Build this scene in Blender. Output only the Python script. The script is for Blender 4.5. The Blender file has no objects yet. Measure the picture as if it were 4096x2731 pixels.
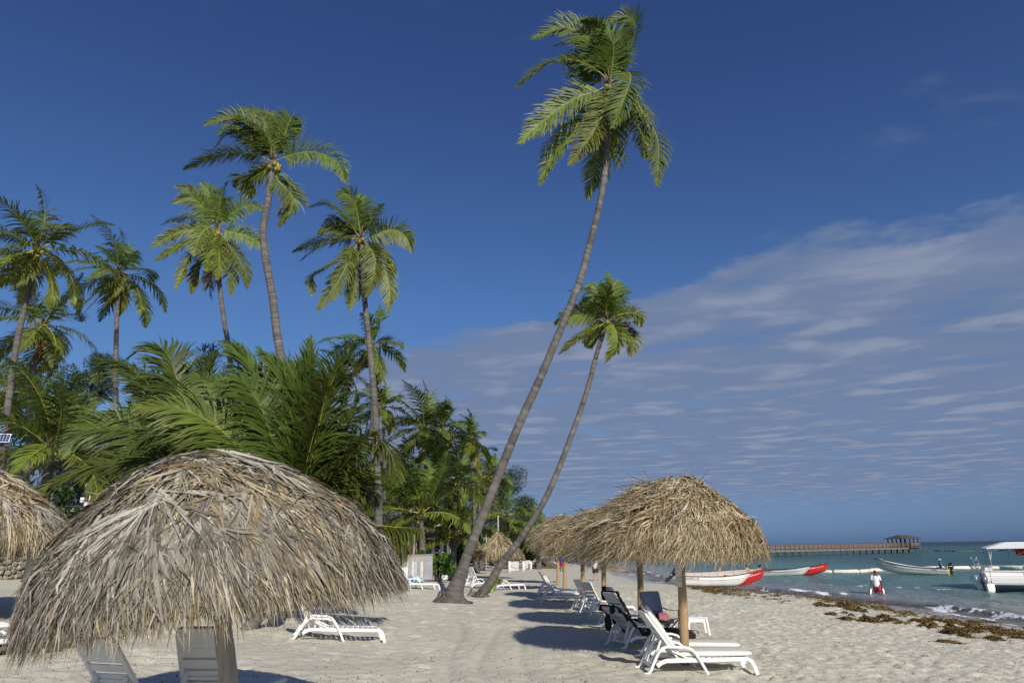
import bpy, bmesh, math, random
import numpy as np
from mathutils import Vector, Matrix

random.seed(7)
RNG = np.random.default_rng(11)
PI = math.pi
scene = bpy.context.scene
COL = scene.collection

# ------------------------------------------------------------------ camera
CAM_H = 2.05
PITCH, ROLL = math.radians(16.9), math.radians(-1.0)
CAM_R = Matrix.Rotation(PI / 2 + PITCH, 3, 'X') @ Matrix.Rotation(ROLL, 3, 'Z')
cam_data = bpy.data.cameras.new('camera')
cam_data.lens = 24.0
cam_data.sensor_width = 36.0
cam_data.clip_start = 0.1
cam_data.clip_end = 30000
cam = bpy.data.objects.new('camera', cam_data)
cam.matrix_world = Matrix.Translation((0, 0, CAM_H)) @ CAM_R.to_4x4()
COL.objects.link(cam)
scene.camera = cam

# ------------------------------------------------------------------ light
SUN_EL, SUN_AZ = math.radians(29), math.radians(21)      # azimuth: right of straight behind the camera
TO_SUN = Vector((math.sin(SUN_AZ) * math.cos(SUN_EL), -math.cos(SUN_AZ) * math.cos(SUN_EL), math.sin(SUN_EL)))
sun_data = bpy.data.lights.new('sun', 'SUN')
sun_data.energy = 4.6
sun_data.angle = math.radians(0.53)
sun_data.color = (1.0, 0.94, 0.83)
sun = bpy.data.objects.new('sun', sun_data)
sun.rotation_euler = TO_SUN.to_track_quat('Z', 'Y').to_euler()
COL.objects.link(sun)

view = scene.view_settings
view.view_transform = 'Standard'
view.look = 'None'
view.gamma = 1.0
view.use_curve_mapping = False
view.exposure = 0.0
scene.cycles.use_denoising = True
scene.cycles.max_bounces = 8
scene.cycles.transparent_max_bounces = 12


class NT:
    """small node-tree helper"""
    def __init__(self, tree):
        self.t = tree
        tree.nodes.clear()

    def n(self, kind, **kw):
        nd = self.t.nodes.new(kind)
        for k, v in kw.items():
            setattr(nd, k, v)
        return nd

    def link(self, a, b):
        self.t.links.new(a, b)

    def math(self, op, a, b=None, c=None, clamp=False):
        nd = self.n('ShaderNodeMath', operation=op, use_clamp=clamp)
        for i, v in enumerate((a, b, c)):
            if v is None:
                continue
            if isinstance(v, (int, float)):
                nd.inputs[i].default_value = v
            else:
                self.link(v, nd.inputs[i])
        return nd.outputs[0]

    def maprange(self, v, a, b, c=0.0, d=1.0, smooth=True):
        nd = self.n('ShaderNodeMapRange')
        nd.interpolation_type = 'SMOOTHSTEP' if smooth else 'LINEAR'
        self.link(v, nd.inputs[0])
        for i, x in enumerate((a, b, c, d)):
            nd.inputs[1 + i].default_value = x
        return nd.outputs[0]

    def mix(self, f, a, b, blend='MIX'):
        nd = self.n('ShaderNodeMix', data_type='RGBA', blend_type=blend)
        for i, v in ((0, f), (6, a), (7, b)):
            if isinstance(v, (int, float)):
                nd.inputs[i].default_value = v
            elif isinstance(v, tuple):
                nd.inputs[i].default_value = (*v[:3], 1)
            else:
                self.link(v, nd.inputs[i])
        return nd.outputs[2]

    def noise(self, vec, scale, detail=4, rough=0.55, dist=0.0, out=0):
        nd = self.n('ShaderNodeTexNoise')
        nd.inputs['Scale'].default_value = scale
        nd.inputs['Detail'].default_value = detail
        nd.inputs['Roughness'].default_value = rough
        nd.inputs['Distortion'].default_value = dist
        if vec is not None:
            self.link(vec, nd.inputs['Vector'])
        return nd.outputs[out]

    def comb(self, x, y, z):
        nd = self.n('ShaderNodeCombineXYZ')
        for i, v in enumerate((x, y, z)):
            if isinstance(v, (int, float)):
                nd.inputs[i].default_value = v
            else:
                self.link(v, nd.inputs[i])
        return nd.outputs[0]


# ------------------------------------------------------------------ sky with a sheet of altocumulus
world = bpy.data.worlds.new('World')
scene.world = world
world.use_nodes = True
w = NT(world.node_tree)
sky = w.n('ShaderNodeTexSky', sky_type='NISHITA')
sky.sun_disc = False
sky.sun_elevation = SUN_EL
sky.sun_rotation = PI - SUN_AZ
sky.altitude = 0
sky.air_density = 1.0
sky.dust_density = 0.8
sky.ozone_density = 3.2
tc = w.n('ShaderNodeTexCoord')
sep = w.n('ShaderNodeSeparateXYZ')
w.link(tc.outputs['Generated'], sep.inputs[0])
zc = w.math('MAXIMUM', sep.outputs[2], 0.012)
u = w.math('DIVIDE', sep.outputs[0], zc)          # where the view ray meets a flat cloud sheet
v = w.math('DIVIDE', sep.outputs[1], zc)
uv = w.comb(u, v, 0.0)
# sheet edge
q = w.math('ADD', w.math('MULTIPLY', u, 0.6), w.math('MULTIPLY', v, 0.8))
edge_n = w.noise(uv, 1.5, 5, 0.6)
q2 = w.math('ADD', q, w.math('MULTIPLY', w.math('SUBTRACT', edge_n, 0.5), 1.1))
sheet = w.maprange(q2, 2.36, 2.56)
# bands, longer across than deep
a1 = w.math('ADD', w.math('MULTIPLY', u, 0.97), w.math('MULTIPLY', v, -0.24))
b1 = w.math('ADD', w.math('MULTIPLY', u, 0.24), w.math('MULTIPLY', v, 0.97))
bandv = w.comb(w.math('MULTIPLY', a1, 1.9), w.math('MULTIPLY', b1, 2.7), 3.0)
n1 = w.noise(bandv, 1.0, 4, 0.5, 0.25)
n2 = w.noise(w.comb(w.math('MULTIPLY', a1, 0.8), w.math('MULTIPLY', b1, 1.3), 9.0), 1.0, 3, 0.5)
lump = w.maprange(w.math('ADD', w.math('MULTIPLY', n1, 0.72), w.math('MULTIPLY', n2, 0.4)), 0.38, 0.55)
lump = w.math('ADD', w.math('MULTIPLY', lump, 0.55), 0.45)
dens = w.math('MULTIPLY', sheet, lump)
# thin out towards the horizon
dens = w.math('MULTIPLY', dens, w.maprange(sep.outputs[2], 0.02, 0.085, 0.0, 1.0))
# loose wisps elsewhere
wn = w.noise(w.comb(w.math('MULTIPLY', a1, 0.9), w.math('MULTIPLY', b1, 1.5), 21.0), 1.0, 5, 0.6, 0.5)
wisp = w.math('MULTIPLY', w.maprange(wn, 0.61, 0.80), 0.42)
dens = w.math('MAXIMUM', dens, wisp)
# low cumulus puffs standing over the sea
az = w.math('ARCTAN2', sep.outputs[0], sep.outputs[1])
pn = w.noise(w.comb(w.math('MULTIPLY', az, 30.0), w.math('MULTIPLY', sep.outputs[2], 75.0), 4.0), 1.0, 5, 0.6)
puff = w.math('MULTIPLY', w.maprange(pn, 0.56, 0.72),
              w.math('MULTIPLY', w.maprange(sep.outputs[2], 0.012, 0.03), w.maprange(sep.outputs[2], 0.075, 0.045)))
dens = w.math('MAXIMUM', dens, w.math('MULTIPLY', puff, 0.55))
hs = w.n('ShaderNodeHueSaturation')
hs.inputs['Saturation'].default_value = 1.18
hs.inputs['Value'].default_value = 1.0
w.link(sky.outputs[0], hs.inputs['Color'])
rmp = w.n('ShaderNodeValToRGB')                    # the blue of clean sea air, low to high
for k, (p_, c_) in enumerate([(0.0, (.345, .575, 1.35)), (0.05, (.385, .53, .98)), (0.16, (.78, .81, .96)), (0.35, (.95, .91, 1.08)), (0.6, (.88, .75, .99))]):
    e = rmp.color_ramp.elements[k] if k < 2 else rmp.color_ramp.elements.new(p_)
    e.position = p_
    e.color = (*c_, 1)
w.link(sep.outputs[2], rmp.inputs[0])
skycol = w.mix(1.0, hs.outputs[0], rmp.outputs[0], 'MULTIPLY')
cloudcol = w.mix(w.maprange(n1, 0.48, 0.68), (1.98, 2.62, 4.2), (3.1, 3.6, 4.9))
colr = w.mix(w.math('MULTIPLY', dens, 0.92), skycol, cloudcol)
bg = w.n('ShaderNodeBackground')
bg.inputs['Strength'].default_value = 0.085
w.link(colr, bg.inputs['Color'])
wo = w.n('ShaderNodeOutputWorld')
w.link(bg.outputs[0], wo.inputs[0])


# ------------------------------------------------------------------ layout helpers
def ray(px, py):
    """direction of a photo pixel (4096 x 2731)"""
    return CAM_R @ Vector(((px - 2048) / 2731, -(py - 1365.5) / 2731, -1))


def ony(px, py, Y):
    d = ray(px, py)
    t = Y / d.y
    return Vector((0, 0, CAM_H)) + d * t


def smooth01(t):
    t = np.clip(t, 0, 1)
    return t * t * (3 - 2 * t)


SH_Y = np.array([-400, 0, 20, 27, 33, 37, 43, 49, 56, 66, 94, 140, 260, 600, 9000.0])
SH_X = np.array([21, 18.6, 17.6, 18.1, 18.5, 18.2, 15.8, 14.6, 13.0, 12.3, 13.2, 12, 4, -20, -600.0])
PR_S = np.array([-9000, -60, -12, -3, 0, 3.2, 4.6, 9, 14, 20, 25, 30, 37, 48, 9000.0])
PR_Z = np.array([-5.0, -4.6, -1.9, -1.2, -0.9, -0.62, -0.42, -0.18, 0.0, 0.24, 0.62, 1.0, 1.45, 1.7, 1.9])
SEA_Z = -0.9


def shore_x(y):
    return np.interp(y, SH_Y, SH_X)


def zg(x, y):
    """height of the beach, smooth part"""
    s = shore_x(y) - x
    return np.interp(s, PR_S, PR_Z)


def zgf(x, y):
    return float(zg(np.array([x]), np.array([y]))[0])


def ground(px, py):
    """where a photo pixel meets the beach"""
    d = ray(px, py)
    o = Vector((0, 0, CAM_H))
    lo, t = 0.0, 2.0
    while t < 4000:
        p = o + d * t
        if p.z < zgf(p.x, p.y):
            break
        lo = t
        t *= 1.03
    hi = t
    for _ in range(30):
        m = (lo + hi) / 2
        p = o + d * m
        if p.z < zgf(p.x, p.y):
            hi = m
        else:
            lo = m
    p = o + d * hi
    return Vector((p.x, p.y, zgf(p.x, p.y)))


def onz(px, py, z):
    d = ray(px, py)
    return Vector((0, 0, CAM_H)) + d * ((z - CAM_H) / d.z)


def hash2(ix, iy, seed):
    h = (ix.astype(np.int64) * 374761393 + iy.astype(np.int64) * 668265263 + seed * 974634777) & 0x7fffffff
    h = ((h ^ (h >> 13)) * 1274126177) & 0x7fffffff
    return ((h ^ (h >> 16)) & 0xffff) / 65535.0


def vnoise(x, y, seed=0):
    ix, iy = np.floor(x), np.floor(y)
    fx, fy = x - ix, y - iy
    fx, fy = fx * fx * (3 - 2 * fx), fy * fy * (3 - 2 * fy)
    a, b = hash2(ix, iy, seed), hash2(ix + 1, iy, seed)
    c, d = hash2(ix, iy + 1, seed), hash2(ix + 1, iy + 1, seed)
    return (a + (b - a) * fx) * (1 - fy) + (c + (d - c) * fx) * fy - 0.5


def fbm(x, y, seed=0, oct=4, gain=0.5):
    r, amp = 0, 1.0
    for i in range(oct):
        r = r + amp * vnoise(x * 2 ** i, y * 2 ** i, seed + i)
        amp *= gain
    return r


# ------------------------------------------------------------------ mesh helpers
def np_mesh(name, V, F, col=None, smooth=False, mats=(), mi=None):
    """V (n,3), F (m,k) with k = 3 or 4; col per vertex (n,3)"""
    V = np.asarray(V, dtype=np.float32)
    F = np.asarray(F, dtype=np.int32)
    me = bpy.data.meshes.new(name)
    k = F.shape[1]
    me.vertices.add(len(V))
    me.vertices.foreach_set('co', V.ravel())
    me.loops.add(F.size)
    me.loops.foreach_set('vertex_index', F.ravel())
    me.polygons.add(len(F))
    me.polygons.foreach_set('loop_start', np.arange(0, F.size, k, dtype=np.int32))
    me.polygons.foreach_set('loop_total', np.full(len(F), k, dtype=np.int32))
    if smooth:
        me.polygons.foreach_set('use_smooth', np.ones(len(F), dtype=bool))
    for m in mats:
        me.materials.append(m)
    if mi is not None:
        me.polygons.foreach_set('material_index', np.asarray(mi, dtype=np.int32))
    me.update(calc_edges=True)
    if col is not None:
        at = me.color_attributes.new('Col', 'FLOAT_COLOR', 'POINT')
        c4 = np.ones((len(V), 4), dtype=np.float32)
        c4[:, :3] = col
        at.data.foreach_set('color', c4.ravel())
    return me


def strips(P, S, col=None):
    """P (n,k,3) centre lines, S (n,k,3) half widths -> V, F, C"""
    n, k, _ = P.shape
    V = np.stack([P - S, P + S], axis=2).reshape(-1, 3)
    base = (np.arange(n) * k * 2)[:, None] + (np.arange(k - 1) * 2)[None, :]
    F = np.stack([base, base + 1, base + 3, base + 2], axis=2).reshape(-1, 4)
    C = None
    if col is not None:
        C = np.repeat(col, k * 2, axis=0) if col.ndim == 2 else np.repeat(col.reshape(-1, 3), 2, axis=0)
    return V, F, C


def unit(a):
    return a / np.maximum(np.linalg.norm(a, axis=-1, keepdims=True), 1e-9)


class MB:
    """collects simple solids; build() links them as one mesh"""
    def __init__(self):
        self.v, self.f, self.m, self.sm = [], [], [], []

    def add(self, vs, fs, mi=0, smooth=False, mat=None):
        o = len(self.v)
        for p in vs:
            p = Vector(p)
            if mat is not None:
                p = mat @ p
            self.v.append(tuple(p))
        for f in fs:
            self.f.append([o + i for i in f])
            self.m.append(mi)
            self.sm.append(smooth)
        return self

    def box(self, x0, x1, y0, y1, z0, z1, mi=0, mat=None):
        vs = [(x, y, z) for z in (z0, z1) for y in (y0, y1) for x in (x0, x1)]
        fs = [(0, 2, 3, 1), (4, 5, 7, 6), (0, 1, 5, 4), (2, 6, 7, 3), (0, 4, 6, 2), (1, 3, 7, 5)]
        return self.add(vs, fs, mi, False, mat)

    def beam(self, a, b, wd, th, up=(0, 0, 1), mi=0):
        """square bar from a to b"""
        a, b = Vector(a), Vector(b)
        t = (b - a).normalized()
        s = t.cross(Vector(up))
        if s.length < 1e-4:
            s = t.cross(Vector((0, 1, 0)))
        s.normalize()
        n = s.cross(t).normalized()
        vs = []
        for p in (a, b):
            for i, j in ((-1, -1), (1, -1), (1, 1), (-1, 1)):
                vs.append(p + s * (i * wd / 2) + n * (j * th / 2))
        return self.add(vs, [(3, 2, 1, 0), (4, 5, 6, 7), (0, 1, 5, 4), (1, 2, 6, 5), (2, 3, 7, 6), (3, 0, 4, 7)], mi)

    def tube(self, pts, rad, n=8, mi=0, cap=True, flat=None, smooth=True):
        pts = [Vector(p) for p in pts]
        if not hasattr(rad, '__len__'):
            rad = [rad] * len(pts)
        vs, fs = [], []
        prev = None
        for i, p in enumerate(pts):
            t = (pts[min(i + 1, len(pts) - 1)] - pts[max(i - 1, 0)])
            if t.length < 1e-9:
                t = Vector((0, 0, 1))
            t.normalize()
            if prev is None:
                ref = Vector((0, 1, 0)) if abs(t.y) < 0.9 else Vector((1, 0, 0))
                s = t.cross(ref).normalized()
            else:
                s = (prev - t * prev.dot(t))
                s = s.normalized() if s.length > 1e-6 else t.orthogonal().normalized()
            prev = s
            b = t.cross(s)
            for j in range(n):
                a = 2 * PI * j / n
                k1, k2 = (1, 1) if flat is None else flat
                vs.append(p + (s * math.cos(a) * k1 + b * math.sin(a) * k2) * rad[i])
        for i in range(len(pts) - 1):
            for j in range(n):
                fs.append((i * n + j, i * n + (j + 1) % n, (i + 1) * n + (j + 1) % n, (i + 1) * n + j))
        if cap:
            fs.append(tuple(range(n - 1, -1, -1)))
            fs.append(tuple((len(pts) - 1) * n + j for j in range(n)))
        return self.add(vs, fs, mi, smooth)

    def sweep(self, pts, wd, th, side=(0, 1, 0), mi=0):
        """rectangular section swept along a path in the plane square to `side`"""
        pts = [Vector(p) for p in pts]
        sd = Vector(side)
        vs, fs = [], []
        for i, p in enumerate(pts):
            t = (pts[min(i + 1, len(pts) - 1)] - pts[max(i - 1, 0)]).normalized()
            nn = sd.cross(t).normalized()
            c = 0.28
            for a, b in ((-.5, -.5 + c * .6), (-.5 + c * .6, -.5), (.5 - c * .6, -.5), (.5, -.5 + c * .6),
                         (.5, .5 - c * .6), (.5 - c * .6, .5), (-.5 + c * .6, .5), (-.5, .5 - c * .6)):
                vs.append(p + sd * (a * wd) + nn * (b * th))
        n = 8
        for i in range(len(pts) - 1):
            for j in range(n):
                fs.append((i * n + j, i * n + (j + 1) % n, (i + 1) * n + (j + 1) % n, (i + 1) * n + j))
        fs.append(tuple(range(n - 1, -1, -1)))
        fs.append(tuple((len(pts) - 1) * n + j for j in range(n)))
        return self.add(vs, fs, mi)

    def lathe(self, prof, n=12, mi=0, mat=None, smooth=True):
        vs, fs = [], []
        for r, z in prof:
            for j in range(n):
                a = 2 * PI * j / n
                vs.append((r * math.cos(a), r * math.sin(a), z))
        for i in range(len(prof) - 1):
            for j in range(n):
                fs.append((i * n + j, i * n + (j + 1) % n, (i + 1) * n + (j + 1) % n, (i + 1) * n + j))
        fs.append(tuple(range(n - 1, -1, -1)))
        fs.append(tuple((len(prof) - 1) * n + j for j in range(n)))
        return self.add(vs, fs, mi, smooth, mat)

    def ball(self, c, r, n=8, mi=0, sc=(1, 1, 1)):
        prof = [(max(math.sin(PI * i / n), 0.02) * r, -math.cos(PI * i / n) * r) for i in range(n + 1)]
        M = Matrix.Translation(c) @ Matrix.Diagonal((*sc, 1))
        return self.lathe(prof, max(6, n), mi, M)

    def loft(self, rings, mi=0, cap=True, smooth=True, closed=True):
        n = len(rings[0])
        vs = [p for r in rings for p in r]
        fs = []
        for i in range(len(rings) - 1):
            for j in range(n if closed else n - 1):
                fs.append((i * n + j, i * n + (j + 1) % n, (i + 1) * n + (j + 1) % n, (i + 1) * n + j))
        if cap and closed:
            fs.append(tuple(range(n - 1, -1, -1)))
            fs.append(tuple((len(rings) - 1) * n + j for j in range(n)))
        return self.add(vs, fs, mi, smooth)

    def mesh(self, name, mats):
        me = bpy.data.meshes.new(name)
        me.from_pydata(self.v, [], self.f)
        for m in (mats if isinstance(mats, (list, tuple)) else [mats]):
            me.materials.append(m)
        me.polygons.foreach_set('material_index', self.m)
        me.polygons.foreach_set('use_smooth', self.sm)
        me.update()
        return me

    def build(self, name, mats, parent=None):
        return link(name, self.mesh(name, mats), parent)


def link(name, me, parent=None, loc=None, rot=None):
    o = bpy.data.objects.new(name, me)
    COL.objects.link(o)
    if parent is not None:
        o.parent = parent
    if loc is not None:
        o.location = loc
    if rot is not None:
        o.rotation_euler = rot
    return o


def tag(o, label=None, cat=None, group=None, kind=None):
    for k, x in (('label', label), ('category', cat), ('group', group), ('kind', kind)):
        if x:
            o[k] = x
    return o


def thing(name, label, cat, loc=(0, 0, 0), rotz=0.0, group=None, rot=None):
    o = link(name, None)
    o.empty_display_size = 0.2
    o.location = loc
    o.rotation_euler = rot if rot is not None else (0, 0, rotz)
    return tag(o, label, cat, group)


def bevel(me, w=0.01, seg=2, angle=0.6):
    bm = bmesh.new()
    bm.from_mesh(me)
    ed = [e for e in bm.edges if len(e.link_faces) == 2 and e.calc_face_angle(0) > angle]
    if ed:
        bmesh.ops.bevel(bm, geom=ed, offset=w, segments=seg, affect='EDGES', profile=0.5)
    bm.to_mesh(me)
    bm.free()
    return me


def catmull(pts, n):
    pts = [Vector(p) for p in pts]
    P = [pts[0] * 2 - pts[1]] + pts + [pts[-1] * 2 - pts[-2]]
    out = []
    m = len(pts) - 1
    for i in range(n):
        t = i / (n - 1) * m
        k = min(int(t), m - 1)
        f = t - k
        a, b, c, d = P[k:k + 4]
        out.append(0.5 * ((2 * b) + (c - a) * f + (2 * a - 5 * b + 4 * c - d) * f * f + (3 * b - a - 3 * c + d) * f ** 3))
    return out


_FONT_CACHE = {}


def text_mesh(txt, size, mat, extrude=0.002):
    cu = bpy.data.curves.new('lettering', 'FONT')
    cu.body = txt
    cu.size = size
    cu.extrude = extrude
    cu.align_x = 'CENTER'
    cu.align_y = 'CENTER'
    cu.resolution_u = 2
    ob = bpy.data.objects.new('tmp_text', cu)
    COL.objects.link(ob)
    dg = bpy.context.evaluated_depsgraph_get()
    me = bpy.data.meshes.new_from_object(ob.evaluated_get(dg))
    bpy.data.objects.remove(ob)
    bpy.data.curves.remove(cu)
    me.materials.clear()
    me.materials.append(mat)
    me.name = 'lettering'
    return me


# ------------------------------------------------------------------ materials
def mat(name, col=(0.5, 0.5, 0.5), rough=0.6, var=0.25, scale=4.0, bump=0.0, bscale=30.0, spec=0.35, metal=0.0,
        attr=False, transl=0.0, coord='Object', col2=None, objvar=0.0, stretch=None):
    m = bpy.data.materials.new(name)
    m.use_nodes = True
    t = NT(m.node_tree)
    tcn = t.n('ShaderNodeTexCoord')
    vec = tcn.outputs[coord]
    if stretch:
        mp = t.n('ShaderNodeMapping')
        mp.inputs['Scale'].default_value = stretch
        t.link(vec, mp.inputs[0])
        vec = mp.outputs[0]
    if attr:
        at = t.n('ShaderNodeAttribute', attribute_name='Col')
        base = at.outputs['Color']
    else:
        rgb = t.n('ShaderNodeRGB')
        rgb.outputs[0].default_value = (*col, 1)
        base = rgb.outputs[0]
    nz = t.noise(vec, scale, 5, 0.6)
    if col2 is not None:
        base = t.mix(t.maprange(nz, 0.42, 0.62), base, col2)
    f = t.maprange(nz, 0.25, 0.75, 1 - var, 1 + var, False)
    c = t.mix(1.0, base, t.comb(f, f, f), 'MULTIPLY')
    if objvar:
        oi = t.n('ShaderNodeObjectInfo')
        hv = t.n('ShaderNodeHueSaturation')
        t.link(c, hv.inputs['Color'])
        t.link(t.maprange(oi.outputs['Random'], 0, 1, 1 - objvar, 1 + objvar, False), hv.inputs['Value'])
        t.link(t.maprange(oi.outputs['Random'], 0, 1, 0.5 - objvar * 0.05, 0.5 + objvar * 0.05, False), hv.inputs['Hue'])
        c = hv.outputs[0]
    b = t.n('ShaderNodeBsdfPrincipled')
    t.link(c, b.inputs['Base Color'])
    b.inputs['Roughness'].default_value = rough
    b.inputs['Metallic'].default_value = metal
    b.inputs['Specular IOR Level'].default_value = spec
    if bump:
        bn = t.n('ShaderNodeBump')
        bn.inputs['Strength'].default_value = min(1.0, bump * 1.0)
        bn.inputs['Distance'].default_value = 0.02
        t.link(t.noise(vec, bscale, 4, 0.6), bn.inputs['Height'])
        t.link(bn.outputs[0], b.inputs['Normal'])
    out = t.n('ShaderNodeOutputMaterial')
    if transl:
        tr = t.n('ShaderNodeBsdfTranslucent')
        t.link(t.mix(1.0, c, (1.0, 1.0, 0.55), 'MULTIPLY'), tr.inputs['Color'])
        ms = t.n('ShaderNodeMixShader')
        ms.inputs[0].default_value = transl
        t.link(b.outputs[0], ms.inputs[1])
        t.link(tr.outputs[0], ms.inputs[2])
        t.link(ms.outputs[0], out.inputs[0])
    else:
        t.link(b.outputs[0], out.inputs[0])
    return m


M = {}
M['leaf'] = mat('palm_leaf', attr=True, rough=0.48, var=0.35, scale=2.2, spec=0.32, transl=0.22, objvar=0.22)
M['rachis'] = mat('palm_rib', attr=True, rough=0.45, var=0.25, scale=3.0, spec=0.4)
M['thatch'] = mat('dry_thatch', attr=True, rough=0.7, var=0.35, scale=9.0, spec=0.25, transl=0.10)
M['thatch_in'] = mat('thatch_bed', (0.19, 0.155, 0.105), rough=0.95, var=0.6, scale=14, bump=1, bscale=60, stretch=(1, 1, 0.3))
M['pole'] = mat('peeled_pole', (0.42, 0.30, 0.17), rough=0.7, var=0.3, scale=3, col2=(0.30, 0.19, 0.10), bump=0.5, bscale=20, stretch=(6, 6, 0.7))
M['pole_grey'] = mat('grey_pole', (0.36, 0.33, 0.29), rough=0.8, var=0.3, scale=3, bump=0.5, bscale=20, stretch=(6, 6, 0.7))
M['plastic'] = mat('white_plastic', (0.80, 0.81, 0.80), rough=0.38, var=0.08, scale=6, spec=0.45, col2=(0.74, 0.745, 0.73))
M['plastic_old'] = mat('dull_white_plastic', (0.74, 0.75, 0.75), rough=0.5, var=0.10, scale=6, spec=0.4, col2=(0.68, 0.685, 0.68))
M['cushion'] = mat('white_vinyl_cushion', (0.72, 0.72, 0.67), rough=0.5, var=0.08, scale=5, bump=0.15, bscale=9, spec=0.35, col2=(0.66, 0.655, 0.60))
M['towel_dark'] = mat('dark_towel', (0.022, 0.017, 0.021), rough=0.95, var=0.4, scale=12, bump=0.6, bscale=90)
M['fabric_black'] = mat('black_fabric', (0.012, 0.012, 0.014), rough=0.85, var=0.4, scale=10, bump=0.4, bscale=70)
M['fabric_navy'] = mat('navy_fabric', (0.012, 0.022, 0.055), rough=0.8, var=0.4, scale=10, bump=0.4, bscale=70)
M['black_metal'] = mat('black_metal', (0.02, 0.02, 0.022), rough=0.45, var=0.3, scale=8, spec=0.5)
M['white_paint'] = mat('white_paint', (0.76, 0.76, 0.74), rough=0.6, var=0.14, scale=3, col2=(0.68, 0.67, 0.63), bump=0.2, bscale=15)
M['grey_wood'] = mat('grey_wood', (0.33, 0.31, 0.28), rough=0.85, var=0.35, scale=3, bump=0.6, bscale=18, stretch=(8, 8, 0.8))
M['jetty_wood'] = mat('jetty_wood', (0.20, 0.142, 0.108), rough=0.8, var=0.3, scale=1.5, bump=0.4, bscale=6)
M['pile'] = mat('dark_pile', (0.075, 0.06, 0.05), rough=0.8, var=0.4, scale=2)
M['shingle'] = mat('dark_shingle', (0.075, 0.06, 0.052), rough=0.9, var=0.35, scale=3, bump=0.5, bscale=8)
M['skin'] = mat('tanned_skin', (0.42, 0.23, 0.15), rough=0.5, var=0.12, scale=8)
M['skin_fair'] = mat('fair_skin', (0.55, 0.34, 0.25), rough=0.5, var=0.1, scale=8)
M['skin_dark'] = mat('dark_skin', (0.075, 0.038, 0.025), rough=0.45, var=0.15, scale=8)
M['white_cloth'] = mat('white_cloth', (0.74, 0.74, 0.77), rough=0.9, var=0.1, scale=9, bump=0.4, bscale=12)
M['red_cloth'] = mat('red_cloth', (0.42, 0.022, 0.035), rough=0.85, var=0.2, scale=9, bump=0.3, bscale=15)
M['blue_cloth'] = mat('blue_cloth', (0.06, 0.17, 0.36), rough=0.85, var=0.2, scale=9, bump=0.3, bscale=15)
M['royal_cloth'] = mat('royal_blue_cloth', (0.025, 0.04, 0.20), rough=0.85, var=0.2, scale=9)
M['black_cloth'] = mat('black_cloth', (0.015, 0.015, 0.02), rough=0.85, var=0.2, scale=9)
M['straw'] = mat('straw', (0.55, 0.47, 0.30), rough=0.85, var=0.2, scale=30)
M['hair'] = mat('dark_hair', (0.02, 0.014, 0.01), rough=0.6, var=0.3, scale=30)
M['steel'] = mat('brushed_steel', (0.55, 0.56, 0.57), rough=0.3, var=0.1, scale=8, metal=0.9)
M['steel_dull'] = mat('dull_aluminium', (0.42, 0.42, 0.42), rough=0.45, var=0.15, scale=8, metal=0.6)
M['gel'] = mat('white_gelcoat', (0.80, 0.80, 0.78), rough=0.28, var=0.06, scale=2, spec=0.5, col2=(0.76, 0.755, 0.72))
M['gel_in'] = mat('grey_beige_gelcoat', (0.50, 0.44, 0.40), rough=0.5, var=0.15, scale=4, col2=(0.44, 0.38, 0.34))
M['rub'] = mat('black_rubber', (0.03, 0.03, 0.032), rough=0.6, var=0.3, scale=8)
M['cowl'] = mat('black_cowl', (0.012, 0.012, 0.014), rough=0.22, var=0.1, scale=6, spec=0.6)
M['cowl_grey'] = mat('dark_grey_cowl', (0.085, 0.095, 0.12), rough=0.25, var=0.1, scale=6, spec=0.6)
M['cowl_decal'] = mat('silver_decal', (0.45, 0.46, 0.48), rough=0.35, var=0.1, scale=6)
M['yellow'] = mat('yellow_paint', (0.62, 0.36, 0.02), rough=0.5, var=0.2, scale=6)
M['hivis'] = mat('fluorescent_yellow', (0.55, 0.80, 0.03), rough=0.7, var=0.15, scale=9)
M['orange'] = mat('orange_cloth', (0.55, 0.14, 0.03), rough=0.8, var=0.2, scale=9)
M['stone'] = mat('rough_coral_stone', (0.30, 0.27, 0.22), rough=0.95, var=0.45, scale=5, bump=1, bscale=18, objvar=0.3)
M['trunk'] = mat('palm_bark', attr=True, rough=0.92, var=0.45, scale=3.0, bump=0.9, bscale=26)
M['bark'] = mat('dark_bark', (0.10, 0.075, 0.055), rough=0.95, var=0.4, scale=4, bump=0.8, bscale=20)
M['fiber'] = mat('palm_fibre', (0.13, 0.10, 0.07), rough=0.95, var=0.4, scale=8)
M['coconut'] = mat('coconut', (0.22, 0.185, 0.035), rough=0.5, var=0.35, scale=6, objvar=0.4)
M['foliage'] = mat('shrub_leaf', attr=True, rough=0.45, var=0.3, scale=3.0, spec=0.45, transl=0.2)
M['rope'] = mat('rope', (0.26, 0.23, 0.19), rough=0.9, var=0.3, scale=20)
M['paper'] = mat('laminated_paper', (0.62, 0.62, 0.66), rough=0.35, var=0.05, scale=6)
M['ink'] = mat('grey_ink', (0.10, 0.10, 0.115), rough=0.6, var=0.1, scale=6)
M['red_ink'] = mat('maroon_lettering', (0.16, 0.012, 0.022), rough=0.5, var=0.1, scale=6)
M['white_ink'] = mat('white_lettering', (0.78, 0.78, 0.76), rough=0.5, var=0.1, scale=6)
M['board'] = mat('black_board', (0.018, 0.019, 0.02), rough=0.6, var=0.3, scale=6)
M['roof_tile'] = mat('weathered_roof', (0.20, 0.20, 0.19), rough=0.8, var=0.3, scale=5)
M['wall_grey'] = mat('painted_wall', (0.50, 0.51, 0.52), rough=0.85, var=0.15, scale=3)
M['glass_dark'] = mat('dark_glass', (0.03, 0.04, 0.05), rough=0.08, var=0.1, scale=3, spec=0.6)
M['seaweed'] = mat('sargassum', attr=True, rough=0.75, var=0.4, scale=12)
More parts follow.
